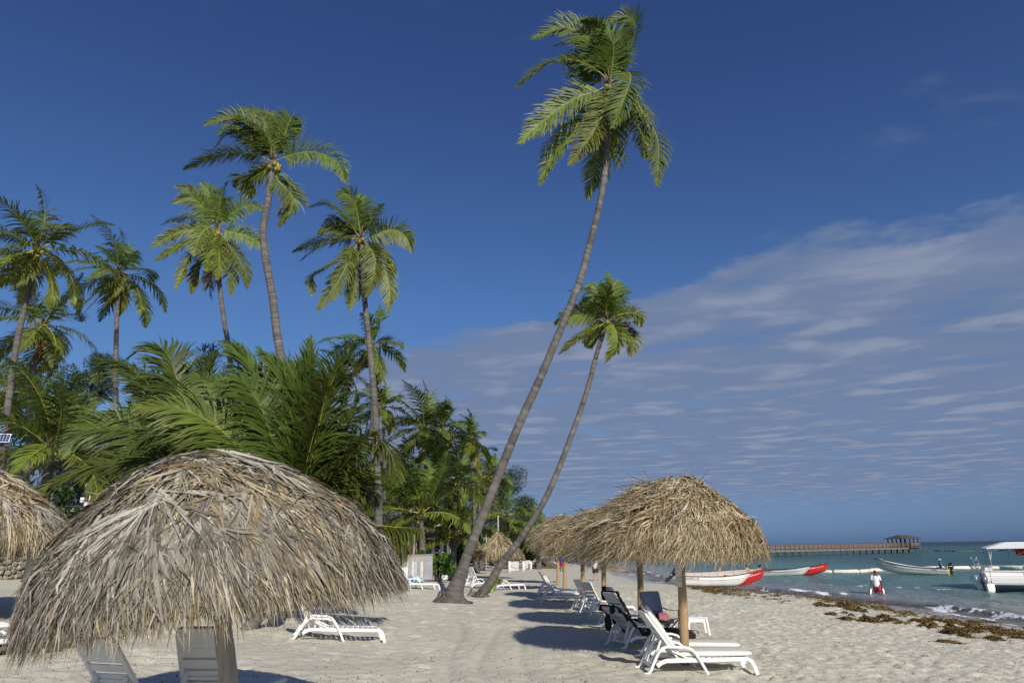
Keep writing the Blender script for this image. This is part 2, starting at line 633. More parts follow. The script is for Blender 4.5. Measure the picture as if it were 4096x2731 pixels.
M['debris'] = mat('beach_litter', attr=True, rough=0.9, var=0.4, scale=12)
M['canvas'] = mat('white_canvas', (0.78, 0.78, 0.79), rough=0.75, var=0.08, scale=3)
M['float'] = mat('faded_float', (0.66, 0.63, 0.54), rough=0.65, var=0.2, scale=5)

# ================================================================== beach
def grow(start, step, ratio, end):
    out, x, s = [], start, step
    while x < end:
        x += s
        s *= ratio
        out.append(x)
    return out


xs = np.array([-q for q in grow(9, 0.1, 1.07, 6000)][::-1] + list(np.arange(-9, 19.5, 0.075)) + grow(19.5, 0.1, 1.08, 7000))
ys = np.array([-q for q in grow(-8.5, 0.2, 1.3, 400)][::-1] + list(np.arange(8.6, 30, 0.075)) + grow(30, 0.085, 1.016, 9000))
GX, GY = np.meshgrid(xs, ys)
S_ = shore_x(GY) - GX
Z = zg(GX, GY)
near = smooth01((75 - GY) / 30) * smooth01((S_ - 0.6) / 3.2)
Z = Z + near * (0.075 * fbm(GX * 0.32, GY * 0.32, 3, 3) + 0.018 * fbm(GX * 1.3, GY * 1.3, 5, 3) + 0.012 * fbm(GX * 4.5, GY * 4.5, 8, 2))
# soft berm scarps above the swash
Z = Z + near * 0.05 * smooth01((S_ - 4.2 - 1.2 * fbm(GX * 0.25, GY * 0.25, 21, 2)) / 0.5) * smooth01((8.5 - S_) / 4)
Z0 = Z.copy()
# trodden sand: footprints as real dents with a pushed-up rim
rg = np.random.default_rng(5)


def dents(n, x0, x1, y0, y1, dmin, dmax, rmin, rmax, smin):
    px, py = rg.uniform(x0, x1, n), rg.uniform(y0, y1, n)
    keep = (shore_x(py) - px) > smin
    for cx, cy in zip(px[keep], py[keep]):
        r, d, a, el = rg.uniform(rmin, rmax), rg.uniform(dmin, dmax), rg.uniform(0, PI), rg.uniform(1.0, 1.9)
        R = r * 2.6
        i0, i1 = np.searchsorted(xs, (cx - R, cx + R))
        j0, j1 = np.searchsorted(ys, (cy - R, cy + R))
        if i1 <= i0 or j1 <= j0:
            continue
        dx, dy = GX[j0:j1, i0:i1] - cx, GY[j0:j1, i0:i1] - cy
        uu, vv = (dx * math.cos(a) + dy * math.sin(a)) / el, -dx * math.sin(a) + dy * math.cos(a)
        t = (uu * uu + vv * vv) / (r * r)
        Z[j0:j1, i0:i1] += d * (-np.exp(-t * 1.6) + 0.55 * np.exp(-((np.sqrt(t) - 1.35) ** 2) * 5))


dents(9500, 3.2, 18, 9.5, 36, 0.012, 0.045, 0.05, 0.11, 4.4)
dents(1500, -9, 4.5, 9.5, 30, 0.008, 0.024, 0.10, 0.20, 4.4)
dents(900, 0, 14, 30, 60, 0.02, 0.05, 0.12, 0.2, 4.0)
# wheel tracks of a barrow
for trk in ([(2135, 2500), (2090, 2570), (2080, 2640), (2110, 2690), (2180, 2731)], [(1990, 2515), (1940, 2600), (1905, 2660), (1960, 2731)],
            [(1815, 2470), (1845, 2530), (1800, 2610), (1790, 2680), (1820, 2731)]):
    P = catmull([ground(*q) for q in trk], 160)
    for p in P:
        i0, i1 = np.searchsorted(xs, (p.x - .3, p.x + .3))
        j0, j1 = np.searchsorted(ys, (p.y - .3, p.y + .3))
        d2 = (GX[j0:j1, i0:i1] - p.x) ** 2 + (GY[j0:j1, i0:i1] - p.y) ** 2
        Z[j0:j1, i0:i1] = np.minimum(Z[j0:j1, i0:i1], Z0[j0:j1, i0:i1] - 0.035 * np.exp(-d2 / 0.007))

wet = smooth01((3.0 - S_ + 1.0 * fbm(GX * 0.3, GY * 0.22, 31, 3)) / 1.4)
damp = smooth01((6.5 - S_ + 2.2 * fbm(GX * 0.3, GY * 0.3, 33, 3)) / 3.0) * 0.25
colr = np.stack([wet, np.maximum(wet, damp), np.zeros_like(wet)], -1).reshape(-1, 3)
ny, nx = GX.shape
idx = np.arange(ny * nx).reshape(ny, nx)
F = np.stack([idx[:-1, :-1], idx[:-1, 1:], idx[1:, 1:], idx[1:, :-1]], -1).reshape(-1, 4)
V = np.stack([GX, GY, Z], -1).reshape(-1, 3)

m = bpy.data.materials.new('beach_sand')
m.use_nodes = True
t = NT(m.node_tree)
at = t.n('ShaderNodeAttribute', attribute_name='Col')
sp = t.n('ShaderNodeSeparateColor')
t.link(at.outputs['Color'], sp.inputs[0])
geo = t.n('ShaderNodeNewGeometry')
pos = geo.outputs['Position']
big = t.noise(pos, 0.35, 4, 0.6)
fine = t.noise(pos, 9.0, 5, 0.65)
c = t.mix(t.maprange(big, 0.35, 0.65), (0.55, 0.522, 0.405), (0.62, 0.595, 0.465))
c = t.mix(t.maprange(fine, 0.35, 0.72), c, (0.50, 0.482, 0.42))
grit = t.noise(pos, 55.0, 2, 0.5)
c = t.mix(t.math('MULTIPLY', t.maprange(grit, 0.66, 0.74), 0.45), c, (0.20, 0.16, 0.11))
c = t.mix(t.math('MULTIPLY', sp.outputs[1], 0.75), c, (0.37, 0.325, 0.28))
b = t.n('ShaderNodeBsdfPrincipled')
t.link(c, b.inputs['Base Color'])
t.link(t.maprange(sp.outputs[0], 0, 1, 0.95, 0.16, False), b.inputs['Roughness'])
t.link(t.maprange(sp.outputs[0], 0, 1, 0.12, 0.5, False), b.inputs['Specular IOR Level'])
bn = t.n('ShaderNodeBump')
bn.inputs['Distance'].default_value = 0.05
t.link(t.maprange(sp.outputs[0], 0, 1, 0.55, 0.05, False), bn.inputs['Strength'])
t.link(t.math('ADD', t.math('MULTIPLY', t.noise(pos, 5.0, 5, 0.6), 1.0), t.math('MULTIPLY', t.noise(pos, 30.0, 3, 0.6), 0.25)), bn.inputs['Height'])
t.link(bn.outputs[0], b.inputs['Normal'])
o = t.n('ShaderNodeOutputMaterial')
t.link(b.outputs[0], o.inputs[0])
M['sand'] = m
beach = link('beach', np_mesh('beach', V, F, colr, True, [m]))
tag(beach, kind='structure', label='pale trodden beach sand sloping down to the sea')


_FX = {}


def sand_z(x, y):
    """height of the modelled sand, for things that stand on it"""
    i = int(np.clip(np.searchsorted(xs, x), 1, len(xs) - 1))
    j = int(np.clip(np.searchsorted(ys, y), 1, len(ys) - 1))
    fx = (x - xs[i - 1]) / (xs[i] - xs[i - 1])
    fy = (y - ys[j - 1]) / (ys[j] - ys[j - 1])
    return float((Z0[j - 1, i - 1] * (1 - fx) + Z0[j - 1, i] * fx) * (1 - fy) + (Z0[j, i - 1] * (1 - fx) + Z0[j, i] * fx) * fy)


def sit(px, py, dz=0.0):
    p = ground(px, py)
    p.z = sand_z(p.x, p.y) + dz
    return p


# ================================================================== sea
av = np.array([0.0] + grow(0, 0.10, 1.012, 30) + grow(30, 0.5, 1.05, 12000))
yv = np.array([-q for q in grow(-14, 0.6, 1.3, 600)][::-1] + list(np.arange(15, 60, 0.22)) + grow(60, 0.25, 1.02, 14000))
AA, YY = np.meshgrid(av, yv)
XX = shore_x(YY) - 3.1 + AA
D = AA - 3.1                                       # distance out from the mean waterline
dep = SEA_Z - zg(XX, YY)
fade = smooth01((320 - np.hypot(XX, YY)) / 240)
edge = fbm(XX * 0.22, YY * 0.16, 41, 3)
ZW = SEA_Z + fade * smooth01((D + 1) / 8) * (0.055 * np.sin(D * 0.95 + 1.6 * fbm(XX * 0.09, YY * 0.07, 44, 2) * 6) + 0.10 * fbm(XX * 0.35, YY * 0.16, 45, 3) + 0.05 * fbm(XX * 1.1, YY * 0.7, 46, 3))


def crest(d0, wob, amp, wid, seed, gate):
    c = d0 + wob * fbm(YY * 0.11, YY * 0 + seed, seed, 3)
    g = smooth01((fbm(YY * 0.13 + seed, YY * 0 + 2.0, seed + 1, 2) + gate) / 0.2)
    x = (D - c) / wid
    return amp * g * np.exp(-np.where(x < 0, x * 1.9, x) ** 2), g * np.exp(-((D - c + 0.25) / (wid * 0.5)) ** 2)


cr = [crest(1.5, 1.8, 0.20, 0.55, 51, 0.18), crest(3.6, 2.0, 0.17, 0.8, 55, 0.05), crest(6.8, 2.4, 0.15, 1.2, 61, -0.02), crest(11, 3.0, 0.13, 1.6, 65, 0.0)]
for h, _ in cr:
    ZW = ZW + h
# swash: thin tongue running up the sand, follows the slope
run = -1.2 + 1.5 * edge
up = smooth01((D - run) / 0.5)
zs = zg(XX, YY)
ZW = np.where(D < 0.8, np.maximum(ZW, zs + 0.012 * up + (up - 1) * 0.08), ZW)
# foam
fn = fbm(XX * 2.2, YY * 1.0, 71, 4)
foam = 0
for k, (_, f) in enumerate(cr):
    foam = np.maximum(foam, f * smooth01((fn + (0.05, -0.06, -0.14, -0.2)[k]) / 0.24))
lace = smooth01((0.13 - np.abs(fbm(XX * 0.9, YY * 0.45, 75, 4))) / 0.10) * smooth01((3.6 - D) / 3.5) * smooth01((D - run) / 0.6) * smooth01((fbm(XX * 0.3, YY * 0.2, 77, 2) + 0.20) / 0.3)
foam = np.maximum(foam, lace * 0.78)
line = np.exp(-((D - run - 0.16) / 0.13) ** 2) * smooth01((fbm(XX * 0.7, YY * 0.5, 79, 2) + 0.25) / 0.3)
foam = np.maximum(foam, line * 0.85)
# far whitecaps on the reef
reef = smooth01((fbm(XX * 0.010, YY * 0.016, 83, 3) - 0.44) / 0.07) * smooth01((np.hypot(XX, YY) - 240) / 120) * smooth01((900 - np.hypot(XX, YY)) / 300)
foam = np.maximum(foam, reef)
foam = np.clip(foam, 0, 1)
dd = np.clip(dep, 0, 6)
shal = np.array([0.345, 0.345, 0.335])
mid = np.array([0.098, 0.195, 0.182])
deep = np.array([0.032, 0.112, 0.112])
vdeep = np.array([0.008, 0.030, 0.045])
f1, f2 = smooth01(dd / 1.2)[..., None], smooth01((D - 12) / 55)[..., None]
f3 = smooth01((np.hypot(XX, YY) - 350 + 200 * fbm(XX * 0.006, YY * 0.006, 91, 3)) / 500)[..., None]
wc = shal + (mid - shal) * f1
wc = wc + (deep - wc) * f2
wc = wc + (vdeep - wc) * f3
wc = wc * (1 + 0.35 * fbm(XX * 0.05, YY * 0.03, 95, 3))[..., None]
alpha = smooth01((D - run - 0.02) / 0.10) * (0.35 + 0.65 * smooth01(dep / 0.45))
V = np.stack([XX, YY, ZW], -1).reshape(-1, 3)
ny, nx = AA.shape
idx = np.arange(ny * nx).reshape(ny, nx)
F = np.stack([idx[:-1, :-1], idx[:-1, 1:], idx[1:, 1:], idx[1:, :-1]], -1).reshape(-1, 4)
me = np_mesh('sea', V, F, wc.reshape(-1, 3), True)
a2 = me.color_attributes.new('Foam', 'FLOAT_COLOR', 'POINT')
c4 = np.ones((len(V), 4), dtype=np.float32)
c4[:, 0] = foam.ravel()
c4[:, 1] = alpha.ravel()
a2.data.foreach_set('color', c4.ravel())
m = bpy.data.materials.new('sea_water')
m.use_nodes = True
t = NT(m.node_tree)
pos = t.n('ShaderNodeNewGeometry').outputs['Position']
wcol = t.n('ShaderNodeAttribute', attribute_name='Col').outputs['Color']
sp = t.n('ShaderNodeSeparateColor')
t.link(t.n('ShaderNodeAttribute', attribute_name='Foam').outputs['Color'], sp.inputs[0])
mpf = t.n('ShaderNodeMapping')
mpf.inputs['Scale'].default_value = (1.0, 0.6, 1.0)
t.link(pos, mpf.inputs[0])
fz = t.math('ADD', t.math('MULTIPLY', t.noise(mpf.outputs[0], 5.0, 5, 0.75, 0.6), 0.55), t.math('MULTIPLY', t.noise(mpf.outputs[0], 1.1, 4, 0.6, 0.8), 0.45))
fm = t.maprange(t.math('ADD', sp.outputs[0], t.math('MULTIPLY', t.math('SUBTRACT', fz, 0.5), 2.6)), 0.42, 0.66)
c = t.mix(fm, wcol, (0.80, 0.81, 0.82))
mp = t.n('ShaderNodeMapping')
mp.inputs['Scale'].default_value = (1.0, 0.45, 1.0)
t.link(pos, mp.inputs[0])
bn = t.n('ShaderNodeBump')
bn.inputs['Strength'].default_value = 1.0
bn.inputs['Distance'].default_value = 0.40
t.link(t.math('ADD', t.noise(mp.outputs[0], 0.9, 5, 0.6), t.math('MULTIPLY', t.noise(mp.outputs[0], 0.13, 4, 0.6), 2.2)), bn.inputs['Height'])
df = t.n('ShaderNodeBsdfDiffuse')
t.link(c, df.inputs['Color'])
t.link(bn.outputs[0], df.inputs['Normal'])
gl = t.n('ShaderNodeBsdfGlossy')
gl.inputs['Roughness'].default_value = 0.14
t.link(bn.outputs[0], gl.inputs['Normal'])
fres = t.n('ShaderNodeFresnel')
fres.inputs['IOR'].default_value = 1.33
t.link(bn.outputs[0], fres.inputs['Normal'])
# waves tilt away from grazing, so a choppy sea never mirrors fully
fac = t.math('MULTIPLY', t.math('MINIMUM', fres.outputs[0], 0.33), t.math('SUBTRACT', 1.0, fm))
b = t.n('ShaderNodeMixShader')
t.link(fac, b.inputs[0])
t.link(df.outputs[0], b.inputs[1])
t.link(gl.outputs[0], b.inputs[2])
tr = t.n('ShaderNodeBsdfTransparent')
ms = t.n('ShaderNodeMixShader')
t.link(t.math('MAXIMUM', sp.outputs[1], t.math('MULTIPLY', fm, t.maprange(sp.outputs[1], 0.02, 0.3))), ms.inputs[0])
t.link(tr.outputs[0], ms.inputs[1])
t.link(b.outputs[0], ms.inputs[2])
o = t.n('ShaderNodeOutputMaterial')
t.link(ms.outputs[0], o.inputs[0])
me.materials.append(m)
sea = link('sea', me)
tag(sea, kind='structure', label='turquoise sea with small breaking waves at the shore')


# ================================================================== seaweed wrack and beach litter
def weed(patches, name, label):
    P, S, C = [], [], []
    r = np.random.default_rng(3)
    for (x0, x1, y0, y1, n, h) in patches:
        cs = [ground(x0 + (x1 - x0) * i / 7, (y0 + y1) / 2) for i in range(8)]
        top, bot = ground((x0 + x1) / 2, y0), ground((x0 + x1) / 2, y1)
        half = (top - bot).length / 2
        ncl = max(4, int((cs[-1] - cs[0]).length * half * 3))
        cent = []
        for _ in range(ncl):
            f = r.random() * 6.999
            k = int(f)
            p = cs[k].lerp(cs[k + 1], f - k)
            e = math.sqrt(max(0.05, 1 - (f / 3.5 - 1) ** 2))
            cent.append((p.x + r.normal() * 0.12, p.y + r.normal() * half * 0.5 * e, r.uniform(0.12, 0.42), r.uniform(0.4, 1.0)))
        w_ = np.array([c[2] ** 2 for c in cent])
        n = int(n * 1.2)
        ks = r.choice(len(cent), n, p=w_ / w_.sum())
        for k in ks:
            cx, cy, rad, hh = cent[k]
            rr = abs(r.normal()) * 0.5
            a = r.uniform(0, 2 * PI)
            x, y = cx + math.cos(a) * rr * rad, cy + math.sin(a) * rr * rad
            z = sand_z(x, y) + h * hh * max(0, 1 - rr * rr) * r.random() + 0.006
            d = unit(r.normal(size=3) * np.array([1, 1, 0.5]))
            s = unit(np.cross(d, r.normal(size=3)))
            L, wd = r.uniform(0.02, 0.055), r.uniform(0.006, 0.016)
            p = np.array([x, y, z])
            P.append([p - d * L, p, p + d * L])
            S.append([s * wd * 0.6, s * wd, s * wd * 0.4])
            q = r.random()
            C.append(np.array([0.125, 0.078, 0.020]) * (0.35 + q) if r.random() < 0.8 else np.array([0.25, 0.17, 0.05]) * (0.6 + q * 0.6))
    Vv, Ff, Cc = strips(np.array(P), np.array(S), np.array(C))
    return tag(link(name, np_mesh(name, Vv, Ff, Cc, False, [M['seaweed']])), label, 'seaweed', kind='stuff')


k_ = 0.4024
pt = []
for (x0, x1, y0, y1, n, h) in [(0, 190, 735, 775, 900, .08), (20, 290, 785, 880, 3400, .20), (160, 480, 760, 850, 3200, .22), (270, 370, 738, 765, 350, .08),
                               (130, 300, 885, 930, 900, .1), (210, 610, 905, 990, 3600, .18), (560, 760, 960, 1003, 900, .09), (560, 720, 845, 870, 260, .05), (740, 900, 900, 950, 420, .06),
                               (880, 1130, 1000, 1090, 2400, .16), (1000, 1380, 965, 1010, 1300, .10), (1150, 1450, 1010, 1150, 3600, .20), (1380, 1700, 1020, 1100, 2600, .15),
                               (1500, 1978, 1010, 1110, 4200, .2), (1180, 1760, 1130, 1190, 1500, .08), (1850, 2060, 1130, 1165, 800, .1), (1270, 1420, 935, 970, 300, .06), (1540, 1700, 955, 985, 200, .05), (600, 1300, 860, 960, 260, .02)]:
    pt.append((3300 + x0 * k_, 3300 + x1 * k_, 2100 + y0 * k_, 2100 + y1 * k_, int(n * 0.95), h))
k_ = 520 / 2352
for (x0, x1, y0, y1, n, h) in [(680, 900, 640, 700, 1100, .2), (830, 1100, 690, 760, 1400, .2), (960, 1400, 705, 780, 1800, .16), (1280, 1840, 740, 810, 1700, .12), (1840, 2060, 790, 815, 350, .08), (130, 350, 490, 540, 800, .2), (0, 200, 540, 560, 350, .08), (2130, 2352, 820, 850, 300, .08)]:
    pt.append((2600 + x0 * k_, 2600 + x1 * k_, 2200 + y0 * k_, 2200 + y1 * k_, n, h))
pt += [(3130, 3260, 2372, 2398, 1000, .12), (3180, 3300, 2385, 2400, 700, .1), (2340, 2380, 2258, 2272, 250, .2), (2400, 2560, 2270, 2290, 500, .15)]
weed(pt, 'sargassum_wrack', 'brown clumps of washed-up seaweed along the waterline')

P, S, C = [], [], []
r = np.random.default_rng(9)
for i in range(2600):
    px, py = r.uniform(-50, 4150), 2731 - 380 * r.random() ** 1.4
    p = ground(px, py)
    if shore_x(p.y) - p.x < 3.5 or p.y > 45:
        continue
    d = unit(r.normal(size=3) * np.array([1, 1, 0.15]))
    s = unit(np.cross(d, [0.2, 0.1, 1]))
    L, wd = r.uniform(0.008, 0.035) * (3.0 if r.random() < 0.04 else 1), r.uniform(0.003, 0.010)
    q = np.array([p.x, p.y, sand_z(p.x, p.y) + 0.012])
    P.append([q - d * L, q + np.array([0, 0, wd]), q + d * L])
    S.append([s * wd * .5, s * wd, s * wd * .5])
    C.append(np.array([0.11, 0.085, 0.055]) * r.uniform(0.4, 1.8))
Vv, Ff, Cc = strips(np.array(P), np.array(S), np.array(C))
tag(link('beach_litter', np_mesh('beach_litter', Vv, Ff, Cc, False, [M['debris']])), 'scattered twigs and dry weed bits on the sand', 'litter', kind='stuff')

# ================================================================== palms
GREEN = np.array([0.078, 0.122, 0.020])
GREEN2 = np.array([0.118, 0.165, 0.027])
YELLOW = np.array([0.34, 0.28, 0.035])
BROWN = np.array([0.20, 0.13, 0.060])
WIND = np.array([-1.0, -0.10, 0.0])


def frond_mesh(path, leaf_len, rng, npair=58, wind=0.35, droop=0.45, age=0.3, wid=0.034, tuck=0.0, spread=1.0, rib=0.028, face=0.0, view=None, tone=1.0):
    """one coconut frond: a rib with two combs of leaflets.  age 0 young green .. 1 yellowing .. 1.6 dead"""
    P = np.array([tuple(p) for p in catmull(path, 40)])
    seg = np.linalg.norm(np.diff(P, axis=0), axis=1)
    cum = np.concatenate([[0], np.cumsum(seg)])
    L = cum[-1]
    T = unit(np.gradient(P, axis=0))
    up = np.array([0, 0, 1.0])
    ref = up if view is None else unit(up * (1 - face) - np.array(view) * face)
    side = np.cross(T, ref)
    bad = np.linalg.norm(side, axis=1) < 0.15
    side[bad] = np.array([1.0, 0.2, 0])
    side = unit(side)
    # keep the comb from flipping along the rib
    for i in range(1, len(side)):
        if np.dot(side[i], side[i - 1]) < 0:
            side[i] *= -1
    roll = rng.uniform(-0.5, 0.5)
    nrm = unit(np.cross(side, T))
    side, nrm = unit(side * math.cos(roll) + nrm * math.sin(roll)), unit(nrm * math.cos(roll) - side * math.sin(roll))
    st = np.linspace(0.13, 0.995, npair)
    ii = np.interp(st * L, cum, np.arange(len(P)))
    k0 = np.clip(ii.astype(int), 0, len(P) - 2)
    fr = (ii - k0)[:, None]
    lerp = lambda A: A[k0] * (1 - fr) + A[k0 + 1] * fr
    B, TT, SS, NN = lerp(P), unit(lerp(T)), unit(lerp(side)), unit(lerp(nrm))
    ll = leaf_len * (0.50 + 0.62 * np.sin(PI * np.clip(0.16 + st * 0.86, 0, 1)) ** 0.8) * np.where(st > 0.68, 1 - (st - 0.68) * 1.9, 1)
    K = 5
    paths, sides, cols = [], [], []
    fwd = (0.45 + 0.75 * st ** 1.3)[:, None]
    base_col = (GREEN * (1 - min(age, 1)) + GREEN2 * min(age, 1) if age <= 1 else BROWN) * tone
    for sg in (-1, 1):
        d = unit(SS * sg * spread + TT * fwd + NN * (0.28 + tuck) + rng.normal(size=(npair, 3)) * 0.15)
        l = ll * rng.uniform(0.75, 1.08, npair) * np.where(rng.random(npair) < 0.08, 0.35, 1.0)
        p = B.copy()
        pts = [p]
        dr = d.copy()
        for j in range(1, K):
            pull = np.array([0, 0, -1.0]) * droop * (j / K) + WIND * wind * (j / K) * 0.9
            dr = unit(dr + pull + rng.normal(size=(npair, 3)) * 0.05)
            p = p + dr * (l / (K - 1))[:, None]
            pts.append(p)
        pa = np.stack(pts, 1)
        tn = unit(np.gradient(pa, axis=1))
        sv = unit(np.cross(tn, np.broadcast_to(NN[:, None, :] + TT[:, None, :] * 0.35 * sg, tn.shape)))
        prof = np.array([0.55, 1.0, 0.9, 0.6, 0.08])[None, :, None] * wid * rng.uniform(0.8, 1.2, (npair, 1, 1))
        paths.append(pa)
        sides.append(sv * prof)
        c = base_col[None, :] * rng.uniform(0.72, 1.35, (npair, 1))
        yel = np.clip((age - 0.25) * 1.1, 0, 1) * rng.random((npair, 1)) * 0.5
        c = c * (1 - yel) + (YELLOW * 0.8)[None, :] * yel
        tip = np.linspace(0, 1, K)[None, :, None] ** 3 * np.clip(age * 0.8, 0, 1) * rng.random((npair, 1, 1))
        cc = c[:, None, :] * (1 - tip) + BROWN * tip
        cols.append(cc)
    PA, SV, CC = np.concatenate(paths), np.concatenate(sides), np.concatenate(cols)
    V, F, C = strips(PA, SV, CC.reshape(-1, 3).reshape(len(PA), K, 3))
    # rib: three-sided, tapering
    rr = np.interp(cum / L, [0, 0.08, 0.3, 1], [1.9, 1.25, 0.95, 0.12]) * rib
    ring = np.stack([P + (side * math.cos(a) * 1.15 + nrm * math.sin(a)) * rr[:, None] for a in (PI / 2, PI / 2 + 2.1, PI / 2 + 4.2)], 1)
    n0 = len(V)
    k = np.arange(len(P) - 1)
    RF = np.concatenate([np.stack([n0 + k * 3 + j, n0 + k * 3 + (j + 1) % 3, n0 + (k + 1) * 3 + (j + 1) % 3, n0 + (k + 1) * 3 + j], 1) for j in range(3)])
    ribc = np.array([0.34, 0.33, 0.045]) if age < 1.2 else BROWN * 1.2
    ribc = ribc * (0.55 + 0.6 * min(age, 1)) if age < 1.2 else ribc
    tt = np.repeat(np.linspace(0, 1, len(P)), 3)[:, None]
    RC = ribc * (1 - 0.5 * tt) + base_col * 0.6 * tt
    V = np.concatenate([V, ring.reshape(-1, 3)])
    C = np.concatenate([C, RC])
    mi = np.concatenate([np.zeros(len(F), int), np.ones(len(RF), int)])
    F = np.concatenate([F, RF])
    return np_mesh('frond', V, F, C, False, [M['leaf'], M['rachis']], mi)


def trunk_mesh(pts, r0, r1, flare, ring=0.13, n=12, seed=0, maxn=420):
    pts = [Vector(p) for p in pts]
    L = sum((pts[i + 1] - pts[i]).length for i in range(len(pts) - 1))
    k = int(min(maxn, max(30, L / (ring / 2))))
    P = catmull(pts, k)
    rg_ = np.random.default_rng(seed)
    rad = []
    for i in range(k):
        f = i / (k - 1)
        h = f * L
        jit = rg_.uniform(0.3, 1.5)
        r = r0 + (r1 - r0) * f ** 0.8
        r += flare * math.exp(-h / 0.28) + flare * 0.45 * math.exp(-h / 1.1)
        if i == 0:
            r += flare * 0.25
        r *= 1 + (0.05 if i % 2 else -0.04) * jit * min(1, h / 1.5) + rg_.normal() * 0.015
        rad.append(r)
    mb = MB()
    mb.tube(P, rad, n)
    me = mb.mesh('trunk', M['trunk'])
    tint = np.where(np.arange(k) % 2, 0.98, 0.74) * rg_.uniform(0.72, 1.18, k)      # leaf scars
    tint = np.repeat(tint, n)[:, None] * np.array([0.140, 0.131, 0.118])
    ca = me.color_attributes.new('Col', 'FLOAT_COLOR', 'POINT')
    ca.data.foreach_set('color', np.concatenate([tint, np.ones((len(tint), 1))], 1).astype(np.float32).ravel())
    # uneven swelling, more so near the foot
    co = np.empty(len(me.vertices) * 3, dtype=np.float32)
    me.vertices.foreach_get('co', co)
    co = co.reshape(-1, 3)
    PP = np.array([tuple(p) for p in P]).repeat(n, 0)
    ang = np.tile(np.arange(n), k)
    amp = 0.03 + 0.16 * np.exp(-np.repeat(np.linspace(0, L, k), n) / 0.5)
    lob = 1 + amp * (vnoise(ang * 0.9 + seed * 7.3, np.repeat(np.linspace(0, L, k), n) * 1.3, seed) * 2)
    co = PP + (co - PP) * lob[:, None]
    hh_ = np.repeat(np.linspace(0, L, k), n)          # rings lie level at the foot, square to the stem higher up
    co[:, 2] = PP[:, 2] + (co[:, 2] - PP[:, 2]) * smooth01(hh_ / 1.6)
    me.vertices.foreach_set('co', co.ravel().astype(np.float32))
    me.update()
    return me


def root_skirt(parent, r, n, seed, lean=(0, 0)):
    """dry rootlets standing out round the foot of a palm"""
    g = np.random.default_rng(seed)
    a = g.uniform(0, 2 * PI, n)
    h = g.uniform(0.02, 0.62, n) ** 1.7
    rad = r * (0.36 + 0.66 * np.exp(-h / 0.26))
    P0 = np.stack([np.cos(a) * rad + lean[0] * h, np.sin(a) * rad + lean[1] * h, h], 1)
    out = np.stack([np.cos(a), np.sin(a), -1.3 - g.random(n)], 1)
    l = g.uniform(0.05, 0.13, n)[:, None]
    P = np.stack([P0, P0 + unit(out) * l * 0.5, P0 + unit(out + g.normal(size=(n, 3)) * 0.5) * l], 1)
    S = unit(np.cross(out, g.normal(size=(n, 3))))[:, None, :] * np.array([0.012, 0.012, 0.004])[None, :, None]
    C = np.array([0.12, 0.105, 0.088]) * g.uniform(0.4, 1.3, (n, 1))
    V, F, CC = strips(P, S, C)
    V[:, 2] = np.maximum(V[:, 2], 0.0)
    o = link('root_mat', np_mesh('root_mat', V, F, CC, False, [M['debris']]), parent)
    o['kind'] = 'stuff'
    return o


def crown_bits(parent, c, rng, nuts, scale=1.0, fibre=True):
    """leaf-base stubs, dry fibre, flower stalks and nuts under the crown"""
    c = np.array(c)
    if fibre:
        mb = MB()
        for i in range(16):
            a, e = rng.uniform(0, 2 * PI), rng.uniform(-0.3, 1.2)
            d = Vector((math.cos(a) * math.cos(e), math.sin(a) * math.cos(e), math.sin(e)))
            b = Vector(c) + Vector((0, 0, -0.35 + 0.55 * e)) * scale
            mb.tube([b, b + d * 0.28 * scale, b + d * (0.55 * scale) + Vector((0, 0, 0.1))], [0.06 * scale, 0.045 * scale, 0.015 * scale], 5)
        mb.build('leaf_base', M['fiber'], parent)
    for i in range(nuts):
        a = rng.uniform(0, 2 * PI)
        r = rng.uniform(0.22, 0.42) * scale
        mb = MB()
        mb.ball((0, 0, 0), 0.12 * scale, 8, 0, (1, 1, 1.2))
        mb.build('coconut', M['coconut'], parent).location = (c[0] + math.cos(a) * r, c[1] + math.sin(a) * r, c[2] - rng.uniform(0.1, 0.55) * scale)


